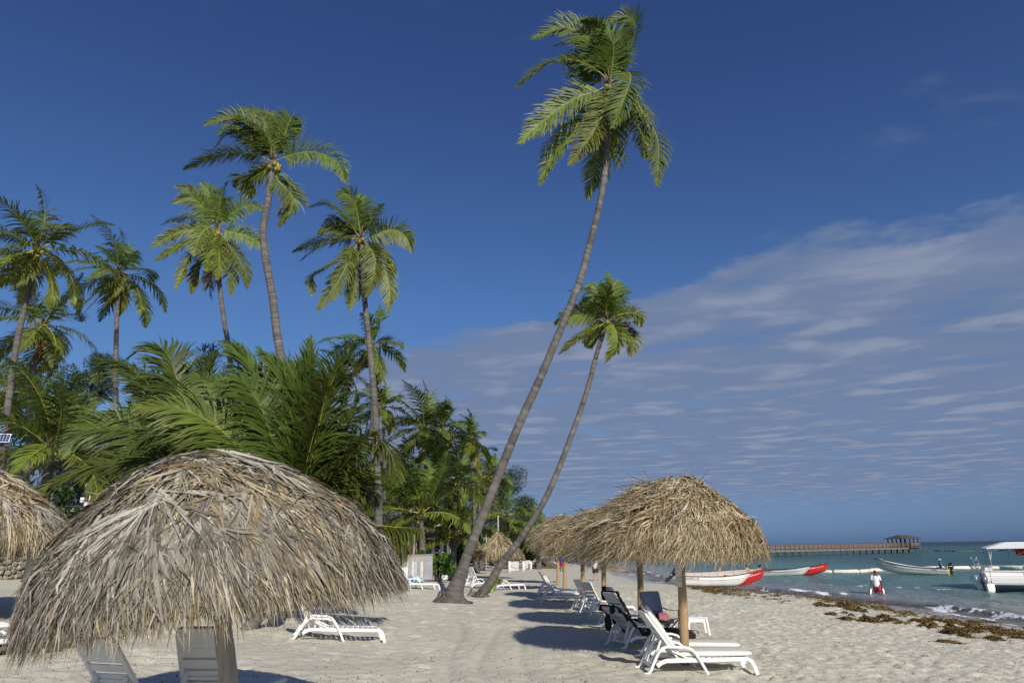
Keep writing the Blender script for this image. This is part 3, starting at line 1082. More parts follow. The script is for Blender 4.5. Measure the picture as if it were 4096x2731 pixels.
def palm(name, label, trunk_px, depth, r0, r1, flare, fronds, fr_px=None, seed=0, nuts=4, leaf=0.85, npair=54, wind=0.35, base_px=None, group=None,
         leafw=0.034, roots=0, nring=12, ring=0.13, droop=0.45, rib=0.028, cat='palm tree', fibre=True, facing=1.0):
    """trunk_px: photo points from foot to crown, all at the same distance; fronds: list of photo polylines or a dict for a random crown"""
    rng = np.random.default_rng(seed)
    foot = ony(*trunk_px[0], depth)
    foot.z = sand_z(foot.x, foot.y) - 0.05
    T = [foot] + [ony(px, py, depth) for px, py in trunk_px[1:]]
    root = thing(name, label, cat, foot, group=group)
    loc = [p - foot for p in T]
    link('trunk', trunk_mesh(loc, r0, r1, flare, ring, nring, seed), root)
    top = loc[-1]
    if roots:
        root_skirt(root, r0 + flare * 1.25, roots, seed)
    if isinstance(fronds, dict):
        n, R = fronds['n'], fronds['R']
        for i in range(n):
            f = (i + 0.5) / n
            az = i * 2.39996 + rng.uniform(-0.3, 0.3)
            el = fronds.get('top', 1.35) - fronds.get('span', 2.35) * f ** 0.85 + rng.normal() * 0.08
            d = np.array([math.cos(az) * math.cos(el), math.sin(az) * math.cos(el), math.sin(el)])
            l = R * rng.uniform(0.82, 1.08) * (0.78 + 0.35 * math.sin(PI * min(1, f * 0.9 + 0.15)))
            p = np.array(top) + d * 0.12
            pts = [Vector(p)]
            for j in range(5):
                d = unit(d + np.array([0, 0, -1.0]) * (0.10 + 0.07 * j) * fronds.get('arch', 1.0) * max(0.25, math.cos(el)) + WIND * 0.075 * fronds.get('blow', 1.0) * (1 + j * 0.4))
                p = p + d * l / 5
                pts.append(Vector(p))
            age = np.clip(f * 1.05 + rng.normal() * 0.12 - 0.05, 0, 1.0)
            if f > 0.93 and fronds.get('dead', 0.5) > rng.random():
                age = 1.4
            link('frond', frond_mesh(pts, leaf * l / 4.2, rng, npair, wind, droop, age, leafw, rib=rib), root)
    else:
        for i, fr in enumerate(fronds):
            pts_px, dy, age = fr[0], fr[1], fr[2]
            kw = fr[3] if len(fr) > 3 else {}
            n = len(pts_px)
            pts = [top + Vector((0, 0, 0.0))]
            for j, (px, py) in enumerate(pts_px):
                w_ = (j + 1) / n
                pts.append(ony(px, py, depth + dy * w_ ** 0.9) - foot)
            a = dict(leaf_len=leaf, npair=npair, wind=wind, droop=droop, wid=leafw, rib=rib, face=rng.uniform(0.15, 0.75) * facing, view=unit(np.array(T[-1])))
            a.update(kw)
            link('frond', frond_mesh(pts, rng=rng, age=age, **a), root)
    crown_bits(root, top, rng, nuts, fibre=fibre)
    return root


def reg(x0, y0, k, pts):
    return [(x0 + x * k, y0 + y * k) for x, y in pts]


f2 = 4096 / 2352
fv = lambda pts: [(x * f2, y * f2) for x, y in pts]

# --- tall leaning palm
rA = lambda *p: reg(1900, 0, 900 / 1568, p)
FA = [(rA((1010, 470), (1085, 330), (1115, 170), (1040, 110), (900, 165)), 0.6, 0.1),
      (rA((910, 420), (900, 300), (850, 200), (760, 130)), 1.2, 0.15),
      (rA((870, 420), (790, 270), (620, 195), (400, 270)), -0.6, 0.2),
      (rA((860, 500), (700, 425), (500, 450), (290, 610)), -1.0, 0.45),
      (rA((840, 640), (690, 690), (470, 850), (310, 1000)), -0.4, 0.5),
      (rA((930, 690), (870, 840), (780, 990), (665, 1150)), -1.8, 0.7),
      (rA((1060, 510), (1085, 560), (1030, 720), (965, 890)), -2.0, 0.35),
      (rA((1080, 640), (1170, 790), (1270, 970), (1275, 1290)), -0.4, 0.5),
      (rA((820, 760), (660, 930), (550, 1080), (455, 1280)), 1.2, 0.6),
      (rA((900, 800), (870, 1000), (840, 1190), (785, 1390)), 1.0, 0.5),
      (rA((955, 800), (960, 1000), (940, 1250)), 1.5, 0.75),
      (rA((960, 430), (1010, 280), (1070, 240), (1010, 330)), 1.6, 0.05),
      (rA((890, 430), (780, 330), (660, 290), (550, 320)), 1.8, 0.2),
      (rA((920, 400), (880, 250), (830, 170), (740, 150)), -0.8, 0.05),
      (rA((960, 420), (960, 300), (900, 210), (870, 230)), -1.2, 0.0),
      (rA((830, 560), (760, 480), (690, 400), (600, 420)), 1.6, 0.3),
      (rA((1100, 700), (1130, 830), (1180, 980), (1190, 1100)), 1.4, 0.6)]
palm('leaning_palm', 'tallest palm, leaning right, with ringed trunk and wide root foot on the sand',
     [(1800, 2408), (1850, 2280)] + fv([(1075, 1270), (1130, 1130), (1190, 980), (1240, 870), (1290, 750), (1330, 650), (1352, 570), (1375, 480), (1390, 390), (1396, 290), (1400, 215)]) + [(2438, 335)],
     26.2, 0.195, 0.105, 0.46, FA, seed=1, nuts=3, leaf=1.08, npair=112, leafw=0.031, roots=900, nring=16, ring=0.22, wind=0.20, droop=0.30)
# --- second leaning palm
rB = lambda *p: reg(2100, 900, 600 / 1176, p)
FB = [(rB((625, 650), (560, 555), (460, 505), (350, 515)), -0.8, 0.45), (rB((675, 660), (695, 560), (690, 470), (640, 370)), 0.3, 0.1), (rB((620, 650), (580, 550), (530, 475), (480, 465)), 0.9, 0.1),
      (rB((690, 660), (735, 570), (750, 500), (740, 450)), 0.8, 0.05), (rB((580, 715), (470, 695), (370, 715), (240, 770)), 0.2, 0.5), (rB((710, 715), (800, 690), (880, 700), (908, 790)), -0.3, 0.5),
      (rB((590, 790), (500, 840), (400, 900), (275, 1005)), -0.8, 0.75), (rB((690, 790), (722, 860), (720, 960), (640, 1070)), -1.4, 0.8), (rB((750, 810), (825, 870), (850, 940), (825, 1020)), 0.4, 0.6),
      (rB((600, 800), (550, 860), (480, 950)), 1.2, 0.5), (rB((640, 640), (640, 560), (600, 470)), -0.8, 0.15), (rB((560, 620), (480, 600), (430, 630)), 1.3, 0.3)]
palm('leaning_palm', 'second leaning palm, thinner and half as tall, foot just right of the tallest palm',
     [(1912, 2386), (1960, 2330)] + fv([(1148, 1300), (1200, 1230), (1260, 1130), (1318, 985), (1350, 890), (1372, 808)]) + [(2430, 1285)],
     29.3, 0.165, 0.09, 0.30, FB, seed=2, nuts=3, leaf=0.70, npair=84, leafw=0.028, roots=400, ring=0.22, wind=0.2, droop=0.34)
# --- tall palm with nuts
rC = lambda *p: reg(550, 350, 1200 / 1882, p)
FC = [(rC((760, 430), (640, 405), (480, 430), (290, 510)), -0.8, 0.5), (rC((1000, 415), (1130, 410), (1250, 470), (1312, 595)), -0.3, 0.4), (rC((810, 340), (720, 250), (590, 185), (425, 230)), -0.6, 0.2),
      (rC((830, 310), (800, 210), (740, 150), (640, 130)), 0.5, 0.1), (rC((890, 370), (930, 280), (970, 190), (1000, 300)), 0.2, 0.2), (rC((850, 340), (855, 240), (880, 205), (905, 225)), 0.8, 0.0),
      (rC((780, 370), (680, 290), (560, 300), (490, 375)), 1.0, 0.25), (rC((770, 540), (715, 570), (705, 690)), 0.9, 0.55), (rC((880, 580), (940, 640), (975, 720), (890, 870)), 0.6, 0.6),
      (rC((800, 530), (720, 570), (640, 560), (615, 620)), 1.2, 0.5), (rC((790, 380), (700, 330), (600, 250), (500, 290)), 1.4, 0.2), (rC((830, 350), (770, 270), (660, 200), (560, 210)), -1.2, 0.15),
      (rC((860, 360), (880, 260), (850, 180), (760, 140)), 1.4, 0.05)]
palm('coconut_palm', 'tall curved palm with orange coconuts, crown standing alone in the left half of the sky',
     fv([(658, 1330), (656, 1050), (650, 860), (635, 760), (626, 680), (611, 600), (604, 530), (616, 460), (625, 392)]) + [(1090, 648)],
     31.5, 0.23, 0.15, 0.2, FC, seed=3, nuts=9, leaf=1.06, npair=100, leafw=0.033, ring=0.22, wind=0.2, droop=0.42)
FD = [(rC((470, 830), (400, 740), (330, 690), (220, 720)), -0.6, 0.3), (rC((440, 760), (350, 650), (240, 620)), 0.6, 0.2), (rC((480, 740), (440, 640), (400, 600)), 0.3, 0.1), (rC((510, 760), (540, 650), (572, 590)), 0, 0.1),
      (rC((560, 820), (640, 760), (720, 740), (800, 765)), 0.3, 0.4), (rC((430, 850), (330, 810), (220, 830), (150, 860)), -0.3, 0.5), (rC((400, 890), (280, 900), (170, 950), (90, 1000)), -0.4, 0.6),
      (rC((430, 930), (300, 980), (200, 1030), (110, 1090)), -0.8, 0.6), (rC((600, 910), (690, 930), (770, 980), (820, 1030)), 0.5, 0.6), (rC((440, 880), (385, 950), (360, 1050)), -1.8, 0.5),
      (rC((400, 990), (310, 1100), (240, 1260)), -0.6, 0.9), (rC((480, 960), (450, 1060), (430, 1150)), -1.6, 0.8), (rC((510, 1000), (515, 1100), (500, 1200)), -1.2, 0.95), (rC((580, 1000), (640, 1080), (680, 1170), (686, 1260)), 0.3, 0.6),
      (rC((560, 1050), (590, 1150), (590, 1300)), 0.6, 0.8), (rC((430, 1040), (370, 1150), (340, 1290)), 0.5, 1.0), (rC((470, 1130), (450, 1230), (465, 1330)), 1.0, 1.4), (rC((520, 800), (560, 700), (600, 760)), 1.2, 0.1),
      (rC((470, 800), (400, 700), (330, 640)), 1.2, 0.1)]
palm('coconut_palm', 'full-crowned palm whose fronds touch the tall curved trunk from the left',
     fv([(565, 1330), (548, 1050), (527, 815), (515, 740), (505, 660), (500, 590)]) + [(870, 915)], 46, 0.20, 0.14, 0.2, FD, seed=4, nuts=6, leaf=1.08, npair=88, leafw=0.037, ring=0.26, wind=0.16, droop=0.45)
FE = [(rC((1390, 850), (1360, 720), (1300, 660), (1250, 690)), 0, 0.1), (rC((1340, 870), (1250, 760), (1170, 725), (1070, 750)), -0.5, 0.25), (rC((1300, 900), (1200, 880), (1140, 920)), 0.8, 0.3), (rC((1440, 890), (1490, 800), (1550, 730)), 0.3, 0.2),
      (rC((1480, 930), (1590, 890), (1680, 930), (1726, 1030)), -0.3, 0.5), (rC((1320, 950), (1180, 950), (1060, 990), (975, 1030)), 0.6, 0.5), (rC((1330, 950), (1220, 970), (1110, 1020), (1020, 1090)), -0.8, 0.6),
      (rC((1330, 1040), (1200, 1120), (1100, 1190), (1100, 1300)), -0.3, 0.5), (rC((1340, 1050), (1280, 1180), (1200, 1300), (1130, 1390)), -1.2, 0.85), (rC((1380, 1080), (1370, 1200), (1330, 1390)), 0.8, 0.6),
      (rC((1460, 1010), (1492, 1080), (1480, 1200), (1440, 1310)), -1.0, 0.6), (rC((1510, 1000), (1570, 1060), (1600, 1180)), 0.7, 0.5), (rC((1520, 1060), (1570, 1200), (1585, 1320), (1570, 1410)), -0.4, 0.9),
      (rC((1400, 840), (1420, 720), (1400, 670)), 0.9, 0.05), (rC((1350, 900), (1260, 830), (1180, 830)), 1.3, 0.2)]
palm('coconut_palm', 'palm with starburst crown between the tall curved palm and the leaning palm',
     fv([(872, 1330), (870, 1180), (866, 1050), (862, 950), (855, 860), (845, 760), (837, 680), (833, 590)]) + [(1442, 955)], 38, 0.22, 0.14, 0.2, FE, seed=5, nuts=4, leaf=1.04, npair=92, leafw=0.034, ring=0.24, wind=0.18, droop=0.42)

# --- further palms of the grove: (label, trunk points in full-view pixels, distance, crown radius, seed)
G1 = 'palms of the grove behind the beach'
far = [
    ('palm at the left edge with a small solar panel tied to its trunk', [(3, 1130), (8, 1040), (15, 960), (25, 880), (40, 780), (60, 690), (78, 620), (85, 575)], 34, 4.1, 11, dict(n=19, dead=0)),
    ('slender straight-trunked palm with drooping brown lower fronds, second crown from the left edge', [(285, 1250), (266, 920), (266, 830), (268, 740), (272, 660), (272, 625)], 44, 3.9, 12, dict(n=20, span=2.7, dead=1)),
    ('lower palm with hanging dead fronds below the leftmost crown', [(60, 1250), (72, 900), (88, 810), (100, 745)], 44, 4.3, 13, dict(n=19, span=2.7, dead=1)),
    ('palm crown half hidden behind the starburst palm trunk', [(858, 1250), (856, 1000), (855, 860), (853, 795)], 56, 4.0, 14, dict(n=18, span=2.7, dead=1)),
    ('pale palm crown left of the starburst palm trunk', [(800, 1250), (797, 1010), (794, 900), (790, 850)], 62, 4.0, 15, dict(n=16)),
    ('small round palm crown low beside the starburst palm trunk', [(884, 1250), (883, 1050), (881, 990), (880, 935)], 66, 3.6, 16, dict(n=17)),
    ('broad palm crown in the middle of the grove with bright trunk', [(982, 1250), (980, 1090), (977, 1030), (974, 985)], 52, 4.2, 17, dict(n=20, span=2.2)),
    ('palm crown behind the broad crown in the middle of the grove', [(1030, 1250), (1022, 1080), (1016, 1020), (1012, 985)], 66, 3.9, 18, dict(n=17)),
    ('slim palm at the right end of the grove with crown against the clouds', [(1092, 1240), (1088, 1130), (1083, 1060), (1079, 1010)], 66, 3.5, 19, dict(n=15, span=2.4)),
    ('palm crown just below and right of the slim crown against the clouds', [(1106, 1240), (1101, 1150), (1094, 1090), (1090, 1050)], 76, 3.5, 20, dict(n=14)),
    ('palm with orange flower sprays in front of the grove thicket', [(960, 1270), (958, 1200), (968, 1140), (1010, 1110)], 50, 4.4, 21, dict(n=16, span=2.0)),
    ('dark young palm behind the left umbrella', [(100, 1190), (105, 1120), (112, 1075), (120, 1035)], 24, 3.5, 22, dict(n=17, top=1.5, span=1.9)),
    ('low palm behind the white pavilion with upright fronds', [(972, 1290), (970, 1240), (968, 1205), (966, 1180)], 44, 4.3, 23, dict(n=18, top=1.5, span=1.7, arch=0.8)),
    ('low palm between the hedge and the leaning trunk', [(1040, 1292), (1042, 1270), (1044, 1250), (1045, 1232)], 46, 3.0, 24, dict(n=14, top=1.45, span=1.6)),
    ('yellowing palm in the gap between the two leaning trunks', [(1168, 1280), (1168, 1240), (1166, 1200), (1163, 1182)], 84, 4.6, 25, dict(n=14, span=2.0)),
    ('low palm right of the second leaning trunk', [(1214, 1280), (1212, 1245), (1210, 1222)], 92, 4.6, 26, dict(n=14, top=1.4, span=1.7)),
    ('small palm deep in the grove right of the slim crown', [(1128, 1240), (1124, 1150), (1122, 1090)], 90, 4.0, 27, dict(n=13)),
    ('thin palm in front of the casuarina top at the far right of the grove', [(1146, 1240), (1140, 1140), (1134, 1092)], 100, 3.4, 28, dict(n=12)),
    ('palm crown low in the shade behind the tall curved trunk', [(700, 1250), (702, 1100), (706, 1030)], 40, 3.6, 29, dict(n=17)),
    ('palm crown filling the shade left of the starburst palm foot', [(800, 1260), (806, 1150), (812, 1080)], 44, 3.4, 30, dict(n=17)),
    ('palm in the thicket below the broad crown', [(930, 1260), (926, 1160), (922, 1095)], 54, 3.6, 31, dict(n=16)),
    ('palm in the thicket left of the slim trunk', [(1050, 1250), (1052, 1160), (1055, 1105)], 62, 3.4, 32, dict(n=16)),
    ('palm behind the roof of the far house', [(350, 1200), (352, 1080), (356, 1000)], 46, 3.6, 33, dict(n=16)),
    ('shaded palm crown far left behind the lower palm', [(160, 1200), (158, 1050), (152, 945)], 50, 4.2, 34, dict(n=17)),
    ('shaded palm at the left frame edge behind the solar panel', [(20, 1200), (18, 1050), (14, 900)], 55, 4.2, 35, dict(n=17)),
    ('palm behind the far thatched umbrella', [(1090, 1280), (1090, 1250), (1092, 1215)], 80, 4.2, 36, dict(n=13)),
    ('small crown low at the end of the grove beside the thatch row', [(1236, 1285), (1236, 1250), (1238, 1228)], 80, 3.4, 37, dict(n=12)),
]
for lab, tr, dep_, R, sd, fd in far:
    fd = dict(fd)
    fd['R'] = R
    palm('coconut_palm', lab, fv(tr), dep_, 0.19, 0.12, 0.12, fd, seed=sd, nuts=3 if dep_ < 60 else 0, leaf=1.05, npair=60 if dep_ < 50 else 46,
         leafw=0.036 if dep_ < 50 else 0.045, ring=0.3, nring=10, group=G1, wind=0.22, rib=0.035)

# --- two young palms right behind the big umbrella
rV = lambda *p: reg(100, 1250, 1500 / 2352, p)
base_v = ground(985, 2512)
dv = base_v.y
NEAR = dict(leaf_len=1.2, npair=116, wid=0.029, tone=0.72, face=0.35)
FV = [(rV((1560, 1100), (1360, 870), (1190, 705), (960, 600), (700, 590)), -1.2, 0.55), (rV((1450, 1090), (1000, 940), (600, 930), (250, 1030), (110, 1130)), -0.8, 0.45),
      (rV((1450, 1020), (1000, 790), (600, 740), (250, 800), (150, 950)), 0.6, 0.35), (rV((1590, 950), (1480, 600), (1340, 420), (1210, 500)), -0.9, 0.25),
      (rV((1670, 950), (1650, 650), (1590, 380), (1480, 240)), 0.3, 0.1, dict(spread=0.35)), (rV((1700, 950), (1730, 600), (1792, 190)), 0, 0.1, dict(spread=0.22, droop=0.1)),
      (rV((1790, 950), (1880, 560), (1970, 350), (2080, 200)), -0.3, 0.2, dict(spread=0.6)), (rV((1740, 1050), (1800, 800), (1870, 560), (1880, 420)), -1.3, 0.6, dict(spread=0.8)),
      (rV((1850, 1100), (1980, 970), (2160, 775), (2290, 880), (2340, 1060)), -0.6, 0.6), (rV((1830, 1230), (2100, 1310), (2300, 1342), (2480, 1350)), 0.4, 0.85, dict(droop=4.5, wind=0.03, leaf_len=1.75, npair=62, face=0.0)),
      (rV((1550, 950), (1350, 640), (1200, 470), (1050, 390)), 0.9, 0.2), (rV((1610, 900), (1500, 520), (1350, 260), (1250, 185)), 1.0, 0.1, dict(spread=0.5)),
      (rV((1500, 1050), (1150, 800), (850, 760), (600, 900)), -1.4, 0.3), (rV((1700, 900), (1660, 560), (1690, 330)), 0.9, 0.05, dict(spread=0.4)), (rV((1850, 950), (2000, 720), (2080, 600)), 0.7, 0.2),
      (rV((1850, 1000), (2050, 800), (2180, 850), (2250, 1000)), 1.4, 0.35), (rV((1600, 1000), (1400, 760), (1150, 640), (900, 680)), 1.5, 0.25), (rV((1820, 1100), (1950, 1050), (2120, 1090), (2200, 1200)), 1.2, 0.5),
      (rV((1500, 1120), (1200, 1000), (900, 960), (700, 1050)), 1.3, 0.3)]
palm('young_palm', 'young bushy palm with leaning ringed stem, its fronds spreading above the grey umbrella',
     [(985, 2512), (1045, 2450), (1110, 2385)] + rV((1650, 1560), (1685, 1350)), dv, 0.20, 0.20, 0.03, [(a, b, c, {**NEAR, **(d[0] if d else {})}) for a, b, c, *d in FV],
     seed=41, nuts=0, wind=0.18, droop=0.34, ring=0.10, rib=0.026)
FW = [(rV((985, 800), (965, 480), (890, 260), (770, 215), (640, 290)), 0, 0.15), (rV((930, 800), (800, 490), (660, 360), (510, 310), (440, 430)), -0.4, 0.2), (rV((1010, 800), (1080, 520), (1200, 260)), 0.3, 0.1, dict(spread=0.5)),
      (rV((880, 850), (720, 670), (520, 640), (390, 700)), 0.5, 0.3), (rV((850, 900), (620, 720), (400, 740), (250, 880)), -0.6, 0.35), (rV((1040, 800), (1150, 540), (1240, 390)), 0.7, 0.15),
      (rV((1080, 850), (1250, 600), (1400, 520), (1500, 640)), 0.3, 0.3), (rV((960, 800), (880, 520), (760, 430), (640, 470)), 1.0, 0.2), (rV((1020, 800), (1020, 500), (980, 330)), 1.0, 0.05), (rV((900, 950), (700, 880), (500, 930), (380, 1080)), 0.6, 0.5),
      (rV((1100, 900), (1300, 750), (1450, 760)), 1.0, 0.3)]
palm('young_palm', 'second young palm behind the grey umbrella with fronds arching left against the sky',
     [(705, 2420), (715, 2250)] + rV((980, 1300), (1000, 1080)), 19, 0.19, 0.17, 0.05, [(a, b, c, {**NEAR, 'leaf_len': 1.15, **(d[0] if d else {})}) for a, b, c, *d in FW],
     seed=42, nuts=0, wind=0.18, droop=0.34, ring=0.10, rib=0.026)


# ================================================================== leafy trees and shrubs
def leaf_cloud(clumps, n, size, cols, seed, flat=0.5, longer=1.6):
    """many small leaves in clumps: list of (centre, radii)"""
    g = np.random.default_rng(seed)
    vol = np.array([r[0] * r[1] * r[2] for _, r in clumps]) ** 0.7
    k = g.choice(len(clumps), n, p=vol / vol.sum())
    C0 = np.array([c for c, _ in clumps])[k]
    R0 = np.array([r for _, r in clumps])[k]
    d = unit(g.normal(size=(n, 3)))
    rr = g.random(n) ** 0.45
    P0 = C0 + d * R0 * rr[:, None]
    ax = unit(d * 0.6 + g.normal(size=(n, 3)) * 0.8 + np.array([0, 0, 0.2]))
    sd = unit(np.cross(ax, g.normal(size=(n, 3))))
    L = size * g.uniform(0.6, 1.3, n)[:, None]
    P = np.stack([P0 - ax * L * 0.5, P0, P0 + ax * L * 0.5], 1)
    S = sd[:, None, :] * (L / longer)[:, None, :] * np.array([0.25, 0.5, 0.08])[None, :, None]
    cl = np.array(cols)[g.integers(0, len(cols), n)] * g.uniform(0.65, 1.3, (n, 1))
    return strips(P, S, cl)


def bush(name, label, cat, px0, px1, py_top, py_base, depth, cols, n, size, seed, group=None, deep=1.0, lumps=9):
    a, b = ony(px0, py_base, depth), ony(px1, py_base, depth)
    top = ony((px0 + px1) / 2, py_top, depth)
    base = Vector(((a.x + b.x) / 2, depth, 0))
    base.z = sand_z(base.x, base.y)
    W, H = (b.x - a.x) / 2, top.z - base.z
    root = thing(name, label, cat, base, group=group)
    g = np.random.default_rng(seed)
    cl = []
    for i in range(lumps):
        f = g.uniform(-0.8, 0.8)
        h = H * g.uniform(0.25, 0.8) * (1 - 0.4 * f * f)
        r = g.uniform(0.24, 0.42) * min(W, H)
        cl.append(((f * W, g.uniform(-0.6, 0.6) * deep, h), (r * 1.15, r, r * 0.9)))
    V, F, C = leaf_cloud(cl, n, size, cols, seed)
    V[:, 2] = np.maximum(V[:, 2], 0.01)
    link('foliage', np_mesh('foliage', V, F, C, False, [M['foliage']]), root)
    mb = MB()
    for c, r in cl:
        mb.tube([(c[0] * 0.3, c[1] * 0.3, 0), (c[0] * 0.7, c[1] * 0.7, c[2] * 0.5), c], [0.022, 0.016, 0.007], 6)
    mb.build('stem', M['bark'], root)
    return root


CAS = [(0.030, 0.055, 0.018), (0.042, 0.070, 0.022), (0.055, 0.080, 0.028), (0.025, 0.045, 0.016)]


def casuarina(label, px, py_top, py_base, depth, width, seed, n=5200, cols=CAS):
    top, b = ony(px, py_top, depth), ony(px, py_base, depth)
    b.z = sand_z(b.x, b.y)
    H = top.z - b.z
    root = thing('casuarina_tree', label, 'tree', b, group='feathery trees behind the palms')
    g = np.random.default_rng(seed)
    cl = []
    mb = MB()
    mb.tube([(0, 0, 0), (0.1, 0, H * 0.5), (0, 0.1, H * 0.95)], [0.22, 0.13, 0.03], 7)
    for i in range(34):
        f = g.uniform(0.12, 0.97)
        rad = width * (1 - 0.55 * f) * g.uniform(0.25, 0.95)
        a = g.uniform(0, 2 * PI)
        c = (math.cos(a) * rad, math.sin(a) * rad, H * f + rad * 0.15)
        r = width * g.uniform(0.16, 0.30)
        cl.append((c, (r, r, r * 0.75)))
        mb.tube([(0.08 * f, 0, max(0.2, c[2] - rad * 0.6)), (c[0] * 0.6, c[1] * 0.6, c[2] - rad * 0.15), c], [0.06, 0.04, 0.01], 5)
    mb.build('trunk', M['bark'], root)
    V, F, C = leaf_cloud(cl, int(n * 1.5), 0.55, cols, seed, longer=8.0)
    link('crown', np_mesh('crown', V, F, C, False, [M['foliage']]), root)


fx = lambda x: x * f2
for i, (lab, x, yt, yb, dp, wd) in enumerate([
    ('casuarina at the right end of the grove, dark top beside the leaning trunk', 1150, 1088, 1260, 105, 6.5),
    ('casuarina tapering down to the thatch row at the far right', 1188, 1150, 1262, 112, 6.0),
    ('casuarina behind the slim trunks of the grove', 1100, 1120, 1262, 96, 6.0),
    ('dark casuarina filling the grove behind the low upright palm', 1020, 1105, 1270, 88, 7.5),
    ('dark casuarina in the grove behind the broad crown foot', 940, 1070, 1270, 84, 8.0),
    ('casuarina behind the starburst palm foot', 830, 1010, 1270, 74, 7.5),
    ('feathery treetop showing between the young palms', 440, 812, 1240, 60, 5.2),
    ('casuarina behind the tall curved trunk foot', 640, 930, 1260, 64, 7.0),
    ('tall casuarina at the left behind the lower palm', 165, 815, 1240, 62, 4.2),
    ('casuarina at the left edge behind the solar panel palm', 30, 850, 1240, 62, 6.0),
    ('dark casuarina behind the left umbrella', 120, 960, 1230, 56, 6.5),
    ('casuarina behind the far house', 300, 985, 1240, 58, 5.5),
    ('casuarina low at the far end behind the white fence', 1205, 1205, 1262, 120, 6.0),
]):
    casuarina(lab, fx(x), fx(yt), fx(yb), dp, wd, 60 + i)

SILVER = [(0.20, 0.24, 0.19), (0.14, 0.18, 0.13), (0.26, 0.30, 0.25), (0.09, 0.12, 0.085)]
HEDGE = [(0.055, 0.13, 0.018), (0.085, 0.17, 0.022), (0.035, 0.085, 0.014), (0.11, 0.20, 0.03)]
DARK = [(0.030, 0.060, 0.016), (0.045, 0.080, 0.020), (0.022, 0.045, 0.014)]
bush('silver_shrub', 'silvery grey shrub beside the pole by the far house', 'shrub', 235, 350, 1985, 2190, 30, SILVER, 3200, 0.12, 81)
bush('silver_shrub', 'silvery grey shrub rising behind the left umbrella top', 'shrub', 15, 120, 1820, 2010, 31, SILVER, 3200, 0.12, 82)
bush('silver_shrub', 'low silvery shrub between the left umbrella and the dark young palm', 'shrub', 95, 215, 1890, 2060, 30, SILVER, 3200, 0.12, 83)
bush('green_hedge', 'bright green leafy hedge bush beside the grey plank cabinet', 'shrub', 1684, 1815, 2195, 2300, 42, HEDGE, 6500, 0.13, 84, deep=1.2, lumps=14)
bush('green_hedge', 'taller green shrub climbing under the white pavilion balcony', 'shrub', 1680, 1735, 2150, 2290, 43.5, HEDGE, 3200, 0.13, 85, lumps=8)
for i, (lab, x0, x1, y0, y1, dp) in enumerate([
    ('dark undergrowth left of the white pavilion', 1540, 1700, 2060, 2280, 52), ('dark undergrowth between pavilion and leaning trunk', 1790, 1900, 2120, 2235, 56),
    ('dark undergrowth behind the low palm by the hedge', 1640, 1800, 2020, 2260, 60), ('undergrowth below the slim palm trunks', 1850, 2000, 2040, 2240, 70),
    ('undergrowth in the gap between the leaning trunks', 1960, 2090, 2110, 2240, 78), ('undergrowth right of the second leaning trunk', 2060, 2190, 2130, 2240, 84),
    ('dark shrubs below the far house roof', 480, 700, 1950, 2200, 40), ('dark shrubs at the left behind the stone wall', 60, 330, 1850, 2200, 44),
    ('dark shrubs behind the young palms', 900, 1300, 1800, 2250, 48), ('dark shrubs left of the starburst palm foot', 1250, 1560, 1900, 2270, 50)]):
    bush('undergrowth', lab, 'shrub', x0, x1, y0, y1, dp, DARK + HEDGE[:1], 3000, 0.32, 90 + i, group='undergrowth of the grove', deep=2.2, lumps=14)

# ================================================================== thatched umbrellas
GREYS = [(0.37, 0.34, 0.285), (0.285, 0.26, 0.215), (0.45, 0.425, 0.365), (0.17, 0.15, 0.12)]
TANS = [(0.43, 0.355, 0.225), (0.36, 0.285, 0.165), (0.50, 0.435, 0.30), (0.25, 0.18, 0.095)]
GREENS = [(0.16, 0.18, 0.10), (0.22, 0.22, 0.12)]


